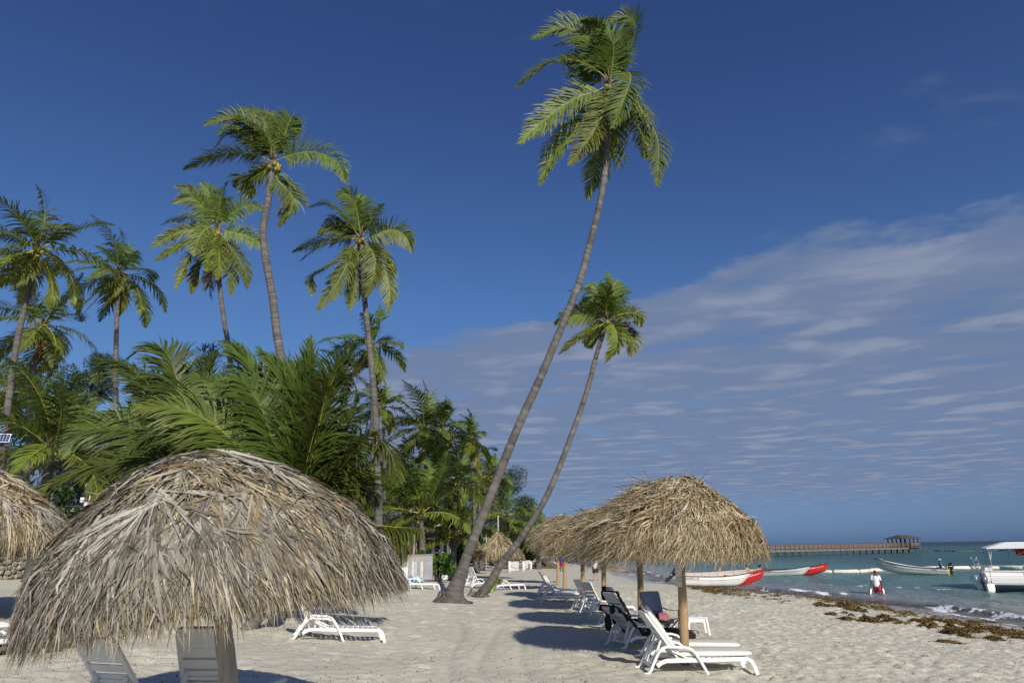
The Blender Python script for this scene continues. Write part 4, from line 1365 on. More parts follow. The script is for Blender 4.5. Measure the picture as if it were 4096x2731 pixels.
def umbrella(name, label, base, prof, nblade, nbig, seed, tan=0.5, tilt=(0, 0), blow=(0, 0), messy=0.35, post_r=0.075, post_mat='pole', hang=0.26, lift=0.05,
             group=None, sign=None, wide=0.022, post_top=None, green=0.0, bend=0.0, stray=14, ct=1.0, bright=1.0):
    """prof: (radius, height) from apex to eave.  blow: metres the blade tips are pushed sideways by the wind"""
    g = np.random.default_rng(seed)
    root = thing(name, label, 'beach umbrella', base, group=group)
    pr = np.array(prof, dtype=float)
    seg = np.hypot(*np.diff(pr, axis=0).T)
    cum = np.concatenate([[0], np.cumsum(seg)])
    Ltot = cum[-1]
    blow = np.array([blow[0], blow[1], 0.0])
    tx, ty = tilt

    def at(s, phi):
        """point on the canopy at arc length s (past the eave it hangs) and azimuth phi"""
        sc = np.minimum(s, Ltot)
        r = np.interp(sc, cum, pr[:, 0])
        z = np.interp(sc, cum, pr[:, 1])
        over = np.maximum(s - Ltot, 0)
        r = r + over * 0.22
        z = z - over * 0.97
        wob = 1 + 0.05 * np.sin(phi * 3 + seed) + 0.03 * np.sin(phi * 7 + seed * 2.0)
        x, y = r * wob * np.cos(phi), r * wob * np.sin(phi)
        return np.stack([x + tx * z, y + ty * z, z - ct * (tx * x + ty * y)], -1)

    def blades(n, lmin, lmax, wmin, wmax, s0, s1, K=6, mess=messy, liftk=1.0, hk=1.0):
        u = g.random(n)
        phi = g.uniform(0, 2 * PI, n)
        l = g.uniform(lmin, lmax, n)
        s = s0 + (s1 - s0) * np.sqrt(u)
        s = np.minimum(s, np.maximum(Ltot + hang * hk * g.uniform(0.15, 1.0, n) ** 1.5 - l, 0.0))
        up_ = np.interp(s / Ltot, [0, 0.35, 0.6, 1.2], [1.7, 1.5, 0.75, 0.45])
        turn = g.normal(size=n) * mess * up_
        # leaf bundles: neighbours share direction and hue
        bun = vnoise(phi * 5.5, s * 4.0, seed) * 2
        turn = turn + bun * mess * 1.3 * up_
        # most strips hang together as torn palm fans
        nc = max(1, n // 13)
        fan = g.integers(0, nc, n)
        infan = g.random(n) < 0.62
        fphi, fs, ft, fr_ = g.uniform(0, 2 * PI, nc), s0 + (s1 - s0) * np.sqrt(g.random(nc)), g.normal(size=nc) * mess * 0.9, g.random(nc)
        fs = np.minimum(fs, np.maximum(Ltot - 0.55, 0.05))
        spreadf = g.uniform(-1, 1, n)
        phi = np.where(infan, fphi[fan] + g.normal(size=n) * 0.02, phi)
        s = np.where(infan, fs[fan] + g.normal(size=n) * 0.02, s)
        turn = np.where(infan, ft[fan] * up_ + spreadf * (0.22 + 0.36 * up_), turn)
        l = np.where(infan, np.minimum(l * (1.05 - 0.3 * np.abs(spreadf)), np.maximum(Ltot + hang * hk - s, 0.3)), l)
        pts = []
        s = np.maximum(s, 0.0)
        hgt = np.where(infan, 0.005 + 0.075 * fr_[fan], g.uniform(0.0, 0.07, n)) + 0.05 * (vnoise(phi * 4, s * 5, seed + 3) + 0.5)
        for j in range(K):
            t = j / (K - 1)
            sj = s + l * t * np.cos(np.clip(turn, -1.2, 1.2))
            pj = phi + l * t * np.sin(np.clip(turn, -1.2, 1.2)) / np.maximum(np.interp(np.minimum(sj, Ltot), cum, pr[:, 0]), 0.25)
            p = at(sj, pj)
            e = 0.01
            nn = unit(np.cross(at(sj, pj + e) - p, at(sj + e, pj) - p)) * -1
            nn = np.where(nn[:, 2:3] < -0.2, -nn, nn)
            p = p + nn * (hgt + liftk * lift * t * t * g.uniform(0.2, 1.6, n))[:, None] + blow * ((t ** 1.4) * l * g.uniform(0.5, 1.1, n))[:, None]
            p = p + np.array([0, 0, -1.0]) * (np.maximum(sj - Ltot * 0.75, 0) * 0.10 * t)[:, None]
            pts.append(p)
        P = np.stack(pts, 1)
        tn = unit(np.gradient(P, axis=1))
        c = P.mean(1) * np.array([1, 1, 0])
        out = unit(c + np.array([0, 0, 0.8]))[:, None, :]
        sv = unit(np.cross(tn, np.broadcast_to(out, tn.shape)))
        ro = g.normal(size=n) * 0.55
        nv = np.cross(sv, tn)
        sv = sv * np.cos(ro)[:, None, None] + nv * np.sin(ro)[:, None, None]
        taper = np.interp(np.linspace(0, 1, K), [0, 0.2, 0.65, 1], [0.6, 1, 0.85, 0.08])
        S = sv * (g.uniform(wmin, wmax, n)[:, None, None] * taper[None, :, None])
        pick = (vnoise(phi * 3.2 + 7, s * 3.0, seed + 9) + 0.5) * 0.75 + g.random(n) * 0.5 < tan * 1.15
        A, B_, Cg = np.array(TANS)[g.integers(0, 4, n)], np.array(GREYS)[g.integers(0, 4, n)], np.array(GREENS)[g.integers(0, 2, n)]
        pick = np.where(infan, fr_[fan] * 0.55 + 0.45 * (vnoise(phi * 3.2 + 7, s * 3.0, seed + 9) + 0.5) < tan * 0.95, pick)
        hue = g.integers(0, 4, nc)[fan]
        A = np.where(infan[:, None], np.array(TANS)[hue], A)
        B_ = np.where(infan[:, None], np.array(GREYS)[hue], B_)
        col = np.where(pick[:, None], A, B_)
        col = np.where((g.random(n) < green)[:, None], Cg, col) * g.uniform(0.7, 1.25, (n, 1)) * bright
        tipc = np.linspace(1.0, 0.72, K)[None, :, None]
        return P, S, col[:, None, :] * tipc

    # bed that keeps the roof closed
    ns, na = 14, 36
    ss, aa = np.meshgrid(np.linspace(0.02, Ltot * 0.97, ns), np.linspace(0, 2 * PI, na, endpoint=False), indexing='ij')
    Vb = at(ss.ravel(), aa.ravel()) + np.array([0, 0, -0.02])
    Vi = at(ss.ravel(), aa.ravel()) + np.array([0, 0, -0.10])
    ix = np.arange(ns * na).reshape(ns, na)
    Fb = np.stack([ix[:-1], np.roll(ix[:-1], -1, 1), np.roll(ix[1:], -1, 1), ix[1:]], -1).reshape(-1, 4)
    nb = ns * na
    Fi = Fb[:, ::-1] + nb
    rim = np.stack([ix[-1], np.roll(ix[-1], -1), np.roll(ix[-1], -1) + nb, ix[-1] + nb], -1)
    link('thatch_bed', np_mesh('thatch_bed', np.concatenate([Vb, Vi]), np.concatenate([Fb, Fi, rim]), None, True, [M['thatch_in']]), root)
    A = blades(nblade, 0.40, 0.95, wide * 0.28, wide, 0.0, Ltot * 1.0)
    V, F, C = strips(*A)
    o = link('thatch', np_mesh('thatch', V, F, C.reshape(-1, 3), False, [M['thatch']]), root)
    o['kind'] = 'stuff'
    B2 = blades(int(nblade * 0.55), 0.30, 0.66, wide * 0.16, wide * 0.45, Ltot * 0.78, Ltot * 1.03, mess=messy * 0.75, hk=1.8)
    V, F, C = strips(*B2)
    o = link('fringe', np_mesh('fringe', V, F, C.reshape(-1, 3), False, [M['thatch']]), root)
    o['kind'] = 'stuff'
    if nbig:
        P, S, C = blades(nbig, 0.4, 0.95, wide * 0.9, wide * 1.5, Ltot * 0.04, Ltot * 0.9, liftk=1.9, mess=messy * 1.3)
        for i in range(nbig):
            V, F, cc = strips(P[i:i + 1], S[i:i + 1], C[i:i + 1])
            link('thatch_leaf', np_mesh('thatch_leaf', V, F, cc.reshape(-1, 3), True, [M['thatch']]), root)
    if stray:
        P, S, C = blades(stray, 0.45, 0.9, wide * 0.8, wide * 1.4, 0.0, Ltot * 0.35, liftk=2.6, mess=messy * 1.5)
        for i in range(stray):
            V, F, cc = strips(P[i:i + 1], S[i:i + 1], C[i:i + 1])
            link('thatch_leaf', np_mesh('thatch_leaf', V, F, cc.reshape(-1, 3), True, [M['thatch']]), root)
    # post, ring and rafters
    top = pr[0, 1] - 0.12
    mb = MB()
    pts, rad = [], []
    for i in range(15):
        f = i / 14
        z = -0.12 + (top + 0.12) * f
        b_ = bend * math.sin(PI * f)
        pts.append((tx * z + b_, ty * z + 0.01 * math.sin(f * 9 + seed), z))
        rad.append(post_r * (1.08 - 0.22 * f) * (1 + 0.05 * math.sin(f * 17 + seed)))
    mb.tube(pts, rad, 12)
    mb.build('post', M[post_mat], root)
    for i in range(8):
        a = i * PI / 4 + 0.2
        e0 = at(np.array([0.15]), np.array([a]))[0] - np.array([0, 0, 0.13])
        e1 = at(np.array([Ltot * 0.55]), np.array([a]))[0] - np.array([0, 0, 0.13])
        e2 = at(np.array([Ltot * 0.9]), np.array([a]))[0] - np.array([0, 0, 0.13])
        mb = MB()
        mb.tube([e0, e1, e2], 0.022, 6)
        mb.build('rafter', M['pole'], root)
    if sign:
        add_sign(root, sign, post_r)
    return root


def add_sign(root, s, post_r):
    """laminated notice wrapped on the post"""
    z0, z1, wd, off, lines = s
    n = 8
    R = post_r + 0.006
    mb = MB()
    vs, fs = [], []
    for k, rr in enumerate((R, R + 0.003)):
        for i in range(n + 1):
            a = -PI / 2 + off + (i / n - 0.5) * (wd / R) * 0.75
            for z in (z0, z1):
                vs.append((math.cos(a) * rr, math.sin(a) * rr, z))
    m_ = (n + 1) * 2
    for i in range(n):
        q = i * 2
        fs.append((m_ + q, m_ + q + 2, m_ + q + 3, m_ + q + 1))
        fs.append((q + 1, q + 3, q + 2, q))
        fs.append((q + 1, m_ + q + 1, m_ + q + 3, q + 3))
        fs.append((q + 2, m_ + q + 2, m_ + q, q))
    fs += [(0, m_, m_ + 1, 1), (n * 2 + 1, m_ + n * 2 + 1, m_ + n * 2, n * 2)]
    mb.add(vs, fs)
    ob = mb.build('notice', M['paper'], root)
    for txt, z, sz, da in lines:
        me = text_mesh(txt, sz, M['ink'], 0.0004)
        co = np.empty(len(me.vertices) * 3, dtype=np.float32)
        me.vertices.foreach_get('co', co)
        co = co.reshape(-1, 3)
        a = -PI / 2 + off + da + co[:, 0] / R * 0.9
        rr = R + 0.0045 + co[:, 2]
        co = np.stack([np.cos(a) * rr, np.sin(a) * rr, co[:, 1] + z], 1)
        me.vertices.foreach_set('co', co.ravel().astype(np.float32))
        me.update()
        link('lettering', me, ob)


# big old umbrella in the foreground, tilted to the left
p = Vector((-2.31, 6.45, 0))
p.z = sand_z(p.x, p.y)
umbrella('thatched_umbrella', 'large weathered grey thatched umbrella filling the lower left foreground', p,
         [(0.0, 2.66), (0.34, 2.56), (0.68, 2.37), (1.10, 2.00), (1.31, 1.68), (1.37, 1.44)], 19000, 270, 101, tan=0.50, tilt=(-0.225, 0.0), ct=0.5, messy=0.44, hang=0.17, post_r=0.075, post_mat='pole_grey', lift=0.05, wide=0.0175, stray=24)
p = Vector((-10.9, 14.2, 0))
p.z = sand_z(p.x, p.y)
umbrella('thatched_umbrella', 'brown thatched umbrella cut by the left edge of the photo', p,
         [(0.0, 2.95), (0.30, 2.80), (0.8, 2.40), (1.35, 1.92), (1.65, 1.55), (1.75, 1.35)], 5200, 60, 102, tan=0.6, messy=0.3, green=0.08, wide=0.024, lift=0.08)
ROW = 'row of tan umbrellas along the sea side'
RP = [(0.0, 3.22), (0.28, 3.13), (0.68, 2.86), (1.10, 2.48), (1.32, 2.18), (1.38, 1.98)]
SIGN1 = (1.30, 1.72, 0.17, 0.15, [('CHAISE', 1.465, 0.034, 0.30), ('LOUNGE', 1.405, 0.036, 0.30)])
rows = [((2740, 2659), 'nearest of the tan thatched umbrellas, its post carrying a laminated notice', 10500, 110, 103, SIGN1),
        ((2566, 2532), 'second tan thatched umbrella of the row, standing over the camping chair', 7000, 40, 104, None),
        ((2416, 2456), 'third tan thatched umbrella of the row, post beside the man in black shorts', 4600, 24, 105, (1.42, 1.68, 0.15, 0.3, [])),
        ((2330, 2408), 'fourth tan thatched umbrella of the row, with a white notice on its post', 3800, 14, 106, (1.38, 1.66, 0.15, 0.2, [])),
        ((2258, 2366), 'fifth tan thatched umbrella of the row, just right of the striped-cushion lounger', 3200, 10, 107, None),
        ((2231, 2338), 'last and farthest tan thatched umbrella of the row', 2800, 8, 108, (1.4, 1.7, 0.16, 0.2, []))]
for (px, lab, nb, nbig, sd, sg) in rows:
    umbrella('thatched_umbrella', lab, sit(*px), [(a_, b_ + (0.0 if sd < 107 else 0.28)) for a_, b_ in RP], nb, nbig, sd, tan=0.95, blow=(-0.45, 0.05), messy=0.36, hang=0.25, group=ROW, wide=0.017 + 0.003 * (sd - 103) / 2, lift=0.13,
             post_r=0.08, sign=sg, bend=0.025, stray=16, tilt=(0.03, 0.0), ct=0.3, bright=1.16)
b_ = sit(2232, 2345)
p = ony(1996, 2280, 51)
p.z = sand_z(p.x, p.y)
umbrella('thatched_umbrella', 'conical thatched umbrella seen between the two leaning trunks', p, [(0, 3.25), (0.25, 3.05), (0.9, 2.35), (1.35, 1.95), (1.6, 1.65), (1.68, 1.5)], 2600, 10, 109, tan=0.9, messy=0.2, wide=0.035, group='umbrellas of the far beach club')
p = ony(1890, 2280, 62)
p.z = sand_z(p.x, p.y)
umbrella('thatched_umbrella', 'thatched umbrella mostly hidden behind the tallest palm trunk', p, [(0, 2.9), (0.25, 2.7), (0.9, 2.1), (1.4, 1.7), (1.7, 1.4), (1.75, 1.3)], 1600, 0, 110, tan=0.9, messy=0.2, wide=0.045, stray=0, group='umbrellas of the far beach club')
p = ony(1600, 2280, 46)
p.z = sand_z(p.x, p.y)
umbrella('thatched_umbrella', 'thatched umbrella behind the drooping green frond', p, [(0, 3.3), (0.25, 3.15), (0.9, 2.6), (1.4, 2.2), (1.7, 1.9), (1.75, 1.75)], 1500, 0, 111, tan=0.8, messy=0.2, wide=0.045, stray=0, group='umbrellas of the far beach club')

# ================================================================== sun loungers
LM = {}


def lounger_meshes(ang, pm):
    key = (round(ang, 2), pm)
    if key in LM:
        return LM[key]
    d = {}
    m_ = M[pm]
    hw = 0.315
    mb = MB()
    pa = [(-0.03, 0, 0.012), (0.035, 0, 0.018), (0.075, 0, 0.06), (0.145, 0, 0.20), (0.215, 0, 0.325), (0.28, 0, 0.395), (0.36, 0, 0.42), (0.66, 0, 0.415), (0.76, 0, 0.39), (0.83, 0, 0.325), (0.90, 0, 0.22), (0.975, 0, 0.09), (1.02, 0, 0.005)]
    mb.sweep(pa, 0.05, 0.042)
    d['arm'] = mb.mesh('armrest', m_)
    mb = MB()
    mb.sweep([(0.20, 0, 0.125), (0.27, 0, 0.175), (0.36, 0, 0.205), (0.9, 0, 0.215), (1.60, 0, 0.235), (1.70, 0, 0.235), (1.765, 0, 0.21), (1.80, 0, 0.14), (1.83, 0, 0.06), (1.85, 0, 0.005)], 0.036, 0.062)
    d['rail'] = mb.mesh('side_rail', m_)
    mb = MB()
    for i in range(12):
        x = 0.52 + i * 0.103
        mb.box(x, x + 0.075, -hw + 0.03, hw - 0.03, 0.232 + 0.001 * i, 0.252 + 0.001 * i)
    mb.box(0.5, 1.76, -0.03, 0.03, 0.205, 0.228)
    d['seat'] = bevel(mb.mesh('seat', m_), 0.006, 1)
    # backrest: frame, solid head board and three slots between boards
    L = 0.80
    mb = MB()
    w0 = 0.285
    mb.box(0, L, -w0, -w0 + 0.05, -0.014, 0.022)
    mb.box(0, L, w0 - 0.05, w0, -0.014, 0.022)
    for a, b in ((0.0, 0.10), (0.145, 0.255), (0.285, 0.375), (0.405, 0.495), (0.525, 0.62)):
        mb.box(a, b, -w0 + 0.048, w0 - 0.048, -0.008, 0.012)
    mb.box(0.62, L + 0.03, -w0 + 0.02, w0 - 0.02, -0.016, 0.014)
    me = bevel(mb.mesh('backrest', m_), 0.008, 2)
    # local x runs up the back: lean it
    R = Matrix.Translation((0.545, 0, 0.262)) @ Matrix.Rotation(-(PI - ang), 4, 'Y')
    me.transform(R)
    d['back'] = me
    mb = MB()
    for s in (-1, 1):
        q = R @ Vector((0.36, s * 0.2, -0.02 if False else 0.02))
        mb.beam(q, (0.13 + 0.10 * (q.z < 0.45), s * 0.2, 0.12), 0.03, 0.045, (0, 1, 0))
    mb.box(0.10, 0.16, -0.235, 0.235, 0.095, 0.135)
    q = R @ Vector((0.30, 0, 0.02))
    mb.beam(Vector((q.x, -0.22, q.z)), Vector((q.x, 0.22, q.z)), 0.03, 0.03)
    for s in (-1, 1):
        mb.beam(R @ Vector((0.10, s * 0.295, 0.0)), (0.78, s * 0.29, 0.215), 0.022, 0.05, (0, 1, 0))
    d['strut'] = mb.mesh('back_support', m_)
    # cushion in two pads
    def pad(L_, w_, th):
        n, k = 14, 8
        mb_ = MB()
        rings = []
        for i in range(n + 1):
            f = i / n
            e = min(1, 0.35 + 6 * min(f, 1 - f))
            hx = th / 2 * e ** 0.5
            ring = []
            for y, z in ((-1, -.6), (-.93, -1), (-.5, -1), (0, -1), (.5, -1), (.93, -1), (1, -.6), (1, .6), (.93, 1), (.5, 1.06), (0, 1.1), (-.5, 1.06), (-.93, 1), (-1, .6)):
                ring.append(Vector((f * L_, y * w_ * (0.96 + 0.04 * e), z * hx * (1 + 0.06 * math.sin(f * 9 + y * 3)))))
            rings.append(ring)
        mb_.loft(rings)
        return mb_
    me = pad(1.22, 0.285, 0.075).mesh('seat_cushion', M['cushion'])
    me.transform(Matrix.Translation((0.57, 0, 0.302)) @ Matrix.Rotation(-0.012, 4, 'Y'))
    d['pad'] = me
    me = pad(0.78, 0.275, 0.075).mesh('back_cushion', M['cushion'])
    me.transform(R @ Matrix.Translation((0.03, 0, -0.055)))
    d['bpad'] = me
    LM[key] = d
    return d


def lounger(label, rear, end, ang=53, cushion=False, group='white plastic sun loungers', pm='plastic', side=1):
    """rear, end: photo pixels of the near rear foot and the near foot-end leg; side +1: near side is at local -y"""
    a = rear if isinstance(rear, Vector) else ground(*rear)
    b = end if isinstance(end, Vector) else ground(*end)
    dxy = Vector((b.x - a.x, b.y - a.y, 0))
    rz = math.atan2(dxy.y, dxy.x)
    off = Matrix.Rotation(rz, 3, 'Z') @ Vector((0, 0.33 * side, 0))
    c = a + off
    mid = c + dxy.normalized() * 0.95
    far_ = c + dxy.normalized() * 1.85
    z0, z1 = sand_z(c.x, c.y), sand_z(far_.x, far_.y)
    c.z = z0 + 0.0
    pitch = -math.atan2(z1 - z0, 1.85)
    root = thing('sun_lounger', label, 'sun lounger', c, group=group)
    root.rotation_euler = (Matrix.Rotation(rz, 3, 'Z') @ Matrix.Rotation(pitch, 3, 'Y')).to_euler()
    d = lounger_meshes(math.radians(ang), pm)
    for s in (-1, 1):
        link('armrest', d['arm'], root, (0, s * 0.335, 0))
        link('side_rail', d['rail'], root, (0, s * 0.29, 0))
    link('seat', d['seat'], root)
    link('backrest', d['back'], root)
    link('back_support', d['strut'], root)
    if cushion:
        link('seat_cushion', d['pad'], root)
        link('back_cushion', d['bpad'], root)
    return root


def vec(x, y):
    return Vector((x, y, sand_z(x, y)))


L1 = lounger('front white lounger with cushions at the lower right, nearest to the camera on the right', (2584, 2697), (3052, 2705), 53, True)
L2 = lounger('cushioned white lounger just behind the front one, beyond the notice post', (2562, 2644), (2991, 2661), 56, True)
L3 = lounger('white lounger with a black towel at its head and brown towel at its foot', (2492, 2594), (2853, 2578), 38, False)
L4 = lounger('white lounger beside the camping chair, its foot under a brown towel', (2462, 2540), (2780, 2527), 55, False)
L5 = lounger('white lounger with raised grey back behind the black-towel loungers', (2441, 2508), (2740, 2500), 58, False)
L6 = lounger('white lounger with bright upright back beside the third umbrella post', (2354, 2463), (2590, 2456), 60, False)
L7 = lounger('white lounger with shaded slotted back left of the third umbrella post', (2316, 2443), (2540, 2440), 60, False)
L8 = lounger('shaded white lounger with pale striped cushion under the far end of the row', (2163, 2406), (2352, 2410), 56, True)
L9 = lounger('white lounger behind the striped-cushion one, back in dappled shade', (2148, 2378), (2330, 2382), 57, False)
L10 = lounger('white lounger right behind the second leaning palm foot', (1972, 2359), (2092, 2358), 60, False)
L11 = lounger('white lounger seen between the feet of the two leaning palms', (1884, 2352), (2010, 2350), 58, False)
L12 = lounger('long white lounger on open sand under the hem of the grey umbrella', (1163, 2557), (1520, 2566), 40, False)
L13 = lounger('white lounger half hidden behind the leaning young palm stem', (1075, 2478), (1290, 2470), 30, False)
# under the big umbrella, heads towards the camera
L14 = lounger('white lounger with slotted shaded back at the bottom edge under the grey umbrella', vec(-3.80, 6.95), vec(-3.15, 8.7), 50, False, pm='plastic_old', side=1)
L15 = lounger('upright-backed white lounger beside the grey umbrella post', vec(-2.92, 7.25), vec(-2.72, 9.1), 66, True, pm='plastic_old', side=1)
L16 = lounger('white lounger with a blue patterned towel cut by the left edge', (-150, 2650), (150, 2625), 35, False)

# ================================================================== towels, chair, table and small beach things


def draped(label, lounger_ob, u0, u1, ang, m_, seed, name='towel', over=0.16, group=None, hw=0.36, part='both'):
    """cloth lying along a lounger from arc parameter u0 (head) to u1 (foot) and falling over its sides"""
    g = np.random.default_rng(seed)
    al = math.radians(ang)
    path = []
    for i in range(11):
        f = 1 - i / 10
        path.append(Vector((0.545 - math.cos(al) * 0.86 * f, 0, 0.262 + math.sin(al) * 0.86 * f)))
    path += [Vector((0.60 + 0.118 * i, 0, 0.262 + 0.002 * i)) for i in range(11)]
    path += [Vector((1.86, 0, 0.20)), Vector((1.88, 0, 0.10))]
    i0, i1 = int(u0 * (len(path) - 1)), int(u1 * (len(path) - 1))
    P = path[i0:i1 + 1]
    N = 3 * len(P)
    C_ = catmull(P, N)
    rows_ = []
    for i, p in enumerate(C_):
        t = (C_[min(i + 1, N - 1)] - C_[max(i - 1, 0)]).normalized()
        n_ = Vector((-t.z, 0, t.x))
        if n_.z < 0:
            n_ = -n_
        row = []
        o_ = over * (0.8 + 0.35 * math.sin(i * 0.7 + seed))
        for j in range(17):
            q = (j / 16 - 0.5) * 2
            y = max(-1, min(1, q * 1.5)) * hw
            dn = max(0, abs(q) * 1.5 - 1) / 0.5 * o_
            row.append(p + n_ * (0.028 + 0.010 * math.sin(i * 0.9 + j * 1.3 + seed) * (1 if dn == 0 else 0.3)) + Vector((0.02 * math.sin(j + i * .4), (0.012 * math.sin(i * 1.1 + seed)) * (1 if dn else 0), -dn)) + Vector((0, y, 0)))
        rows_.append(row)
    mb = MB()
    top = [[Vector(v) for v in r] for r in rows_]
    vs = [v for r in top for v in r]
    n = 17
    fs = [(i * n + j, i * n + j + 1, (i + 1) * n + j + 1, (i + 1) * n + j) for i in range(N - 1) for j in range(n - 1)]
    mb.add(vs, fs, 0, True)
    me = mb.mesh(name, m_)
    o = link(name, me, None, lounger_ob.location, lounger_ob.rotation_euler)
    md = o.modifiers.new('thickness', 'SOLIDIFY')
    md.thickness = 0.008
    return tag(o, label, 'towel', group)


draped('black towel hung over the reclined head of the brown-towel lounger', L3, 0.0, 0.55, 38, M['fabric_black'], 1, over=0.10)
draped('dark brown towel folded over the foot of the black-towel lounger', L3, 0.66, 0.98, 38, M['towel_dark'], 2, over=0.22)
draped('dark brown towel on the lounger behind the camping chair', L4, 0.62, 0.95, 55, M['towel_dark'], 3, over=0.14)
draped('black cover over the back of the lounger behind the second post', L4, 0.0, 0.36, 55, M['fabric_black'], 4, over=0.10)

# blue patterned and striped towels
m = mat('blue_pattern_towel', (0.02, 0.035, 0.17), rough=0.9, var=0.3, scale=30, col2=(0.35, 0.40, 0.5))
draped('blue and white patterned towel bunched on the lounger at the left edge', L16, 0.40, 0.72, 35, m, 5, over=0.05)
m = bpy.data.materials.new('blue_striped_towel')
m.use_nodes = True
t = NT(m.node_tree)
sx = t.n('ShaderNodeSeparateXYZ')
t.link(t.n('ShaderNodeTexCoord').outputs['Object'], sx.inputs[0])
c = t.mix(t.math('GREATER_THAN', t.math('SINE', t.math('MULTIPLY', sx.outputs[0], 42.0)), 0.0), (0.10, 0.38, 0.62), (0.70, 0.76, 0.80))
b = t.n('ShaderNodeBsdfPrincipled')
t.link(c, b.inputs['Base Color'])
b.inputs['Roughness'].default_value = 0.9
o = t.n('ShaderNodeOutputMaterial')
t.link(b.outputs[0], o.inputs[0])
M['striped'] = m
L17 = lounger('white lounger behind the stacking chair, a blue striped towel at its head', (1600, 2358), (1716, 2361), 12, False)
g = np.random.default_rng(8)
mb = MB()
rings = []
for i in range(13):
    f = i / 12
    x = 0.35 + f * 0.85
    r = 0.10 * (0.35 + 1.2 * math.sin(PI * min(1, f * 0.9 + 0.08))) * (0.85 + 0.3 * math.sin(i * 2.1))
    rings.append([Vector((x, math.cos(a) * r * 2.4, 0.27 + max(0.0, r * (0.9 + math.sin(a) * 0.95 + 0.2 * math.sin(a * 3 + i))))) for a in np.linspace(0, 2 * PI, 14, endpoint=False)])
mb.loft(rings)
o = mb.build('towel', M['striped'])
o.location, o.rotation_euler = L17.location, L17.rotation_euler
tag(o, 'light blue and white striped towel crumpled on the far lounger', 'towel')

# stacking chair in front of it
p = sit(1615, 2362)
root = thing('stacking_chair', 'white plastic stacking chair beside the blue striped towel', 'chair', p, 0.35)
mb = MB()
mb.box(-0.22, 0.22, -0.22, 0.22, 0.41, 0.44)
bevel(mb.mesh('seat', M['plastic']), 0.01)
link('seat', bevel(mb.mesh('seat', M['plastic']), 0.012), root)
mb = MB()
mb.loft([[Vector((x, 0.20 + 0.16 * h + th - 0.06 * math.cos(x * 6), 0.42 + 0.48 * h)) for x, th in [(-.2 - .02 * h, 0), (-.1, 0), (0, 0), (.1, 0), (.2 + .02 * h, 0), (.2 + .02 * h, .02), (.1, .02), (0, .02), (-.1, .02), (-.2 - .02 * h, .02)]] for h in (0, .25, .5, .75, .93, 1.0)])
mb.build('backrest', M['plastic'], root)
for sx_ in (-1, 1):
    for sy in (-1, 1):
        mb = MB()
        mb.beam((sx_ * 0.20, sy * 0.2, 0.42), (sx_ * 0.235, sy * 0.24, 0), 0.045, 0.035)
        mb.build('leg', M['plastic'], root)

# low white side table
p = sit(2790, 2535)
root = thing('side_table', 'low white plastic side table with cut-outs beside the brown towel', 'table', p, -0.06)
mb = MB()
mb.box(-0.24, 0.24, -0.24, 0.24, 0.385, 0.41)
link('table_top', bevel(mb.mesh('table_top', M['plastic']), 0.014, 2), root)
for a in (-1, 1):
    mb = MB()
    mb.box(-0.20, 0.20, a * 0.205 - 0.012, a * 0.205 + 0.012, 0.30, 0.386)
    mb.build('apron', M['plastic'], root)
    for b in (-1, 1):
        mb = MB()
        mb.sweep([(a * 0.20, b * 0.215, 0.386), (a * 0.225, b * 0.215, 0.25), (a * 0.25, b * 0.215, 0.0)], 0.05, 0.05)
        mb.build('leg', M['plastic'], root)
for i, j in ((-.1, -.1), (.1, -.1), (-.1, .1), (.1, .1)):
    mb = MB()
    mb.lathe([(0.035, 0.408), (0.035, 0.414), (0.026, 0.414), (0.022, 0.409)], 12, 0, Matrix.Translation((i, j, 0)))
    mb.build('cup_ring', M['plastic_old'], root)

# folding camping chair
p = sit(2650, 2556)
root = thing('camping_chair', 'navy folding camping chair with black frame between the loungers', 'chair', p, 0.5)
back, seat = MB(), MB()
back.loft([[Vector((x, y, z)) for x, y, z in row] for row in [
    [(-.27, .20, .42), (0, .26, .40), (.27, .20, .42), (.27, .215, .42), (0, .275, .40), (-.27, .215, .42)],
    [(-.28, .27, .70), (0, .33, .69), (.28, .27, .70), (.28, .285, .70), (0, .345, .69), (-.28, .285, .70)],
    [(-.28, .33, .95), (0, .38, .94), (.28, .33, .95), (.28, .345, .95), (0, .395, .94), (-.28, .345, .95)],
    [(-.26, .35, 1.02), (0, .39, 1.03), (.26, .35, 1.02), (.26, .365, 1.02), (0, .405, 1.03), (-.26, .365, 1.02)]]])
back.build('back_panel', M['fabric_navy'], root)
seat.loft([[Vector((x, y, z)) for x, y, z in row] for row in [
    [(-.28, -.26, .46), (0, -.26, .42), (.28, -.26, .46), (.28, -.26, .445), (0, -.26, .405), (-.28, -.26, .445)],
    [(-.27, 0, .43), (0, 0, .38), (.27, 0, .43), (.27, 0, .415), (0, 0, .365), (-.27, 0, .415)],
    [(-.27, .22, .43), (0, .24, .39), (.27, .22, .43), (.27, .22, .415), (0, .24, .375), (-.27, .22, .415)]]])
seat.build('seat_panel', M['fabric_navy'], root)
for s in (-1, 1):
    for a, b in (((s * .30, -.27, .64), (s * .24, -.28, 0)), ((s * .29, .22, .0), (s * .28, .36, 1.0)), ((s * .30, -.27, .44), (s * .28, .25, .02)), ((s * .28, .25, .42), (s * .25, -.27, .02))):
        mb = MB()
        mb.tube([a, b], 0.011, 6)
        mb.build('frame_tube', M['black_metal'], root)
    mb = MB()
    mb.sweep([(s * .30, -.30, .635), (s * .30, -.1, .615), (s * .30, .12, .62), (s * .29, .29, .66)], 0.06, 0.012, (1, 0, 0))
    mb.build('arm_strap', M['fabric_navy'], root)
    mb = MB()
    mb.tube([(s * .28, -.27, .03), (-s * .02, -.27, .25), (-s * .28, -.27, .44)], 0.010, 6)
    mb.build('cross_tube', M['black_metal'], root)
mb = MB()
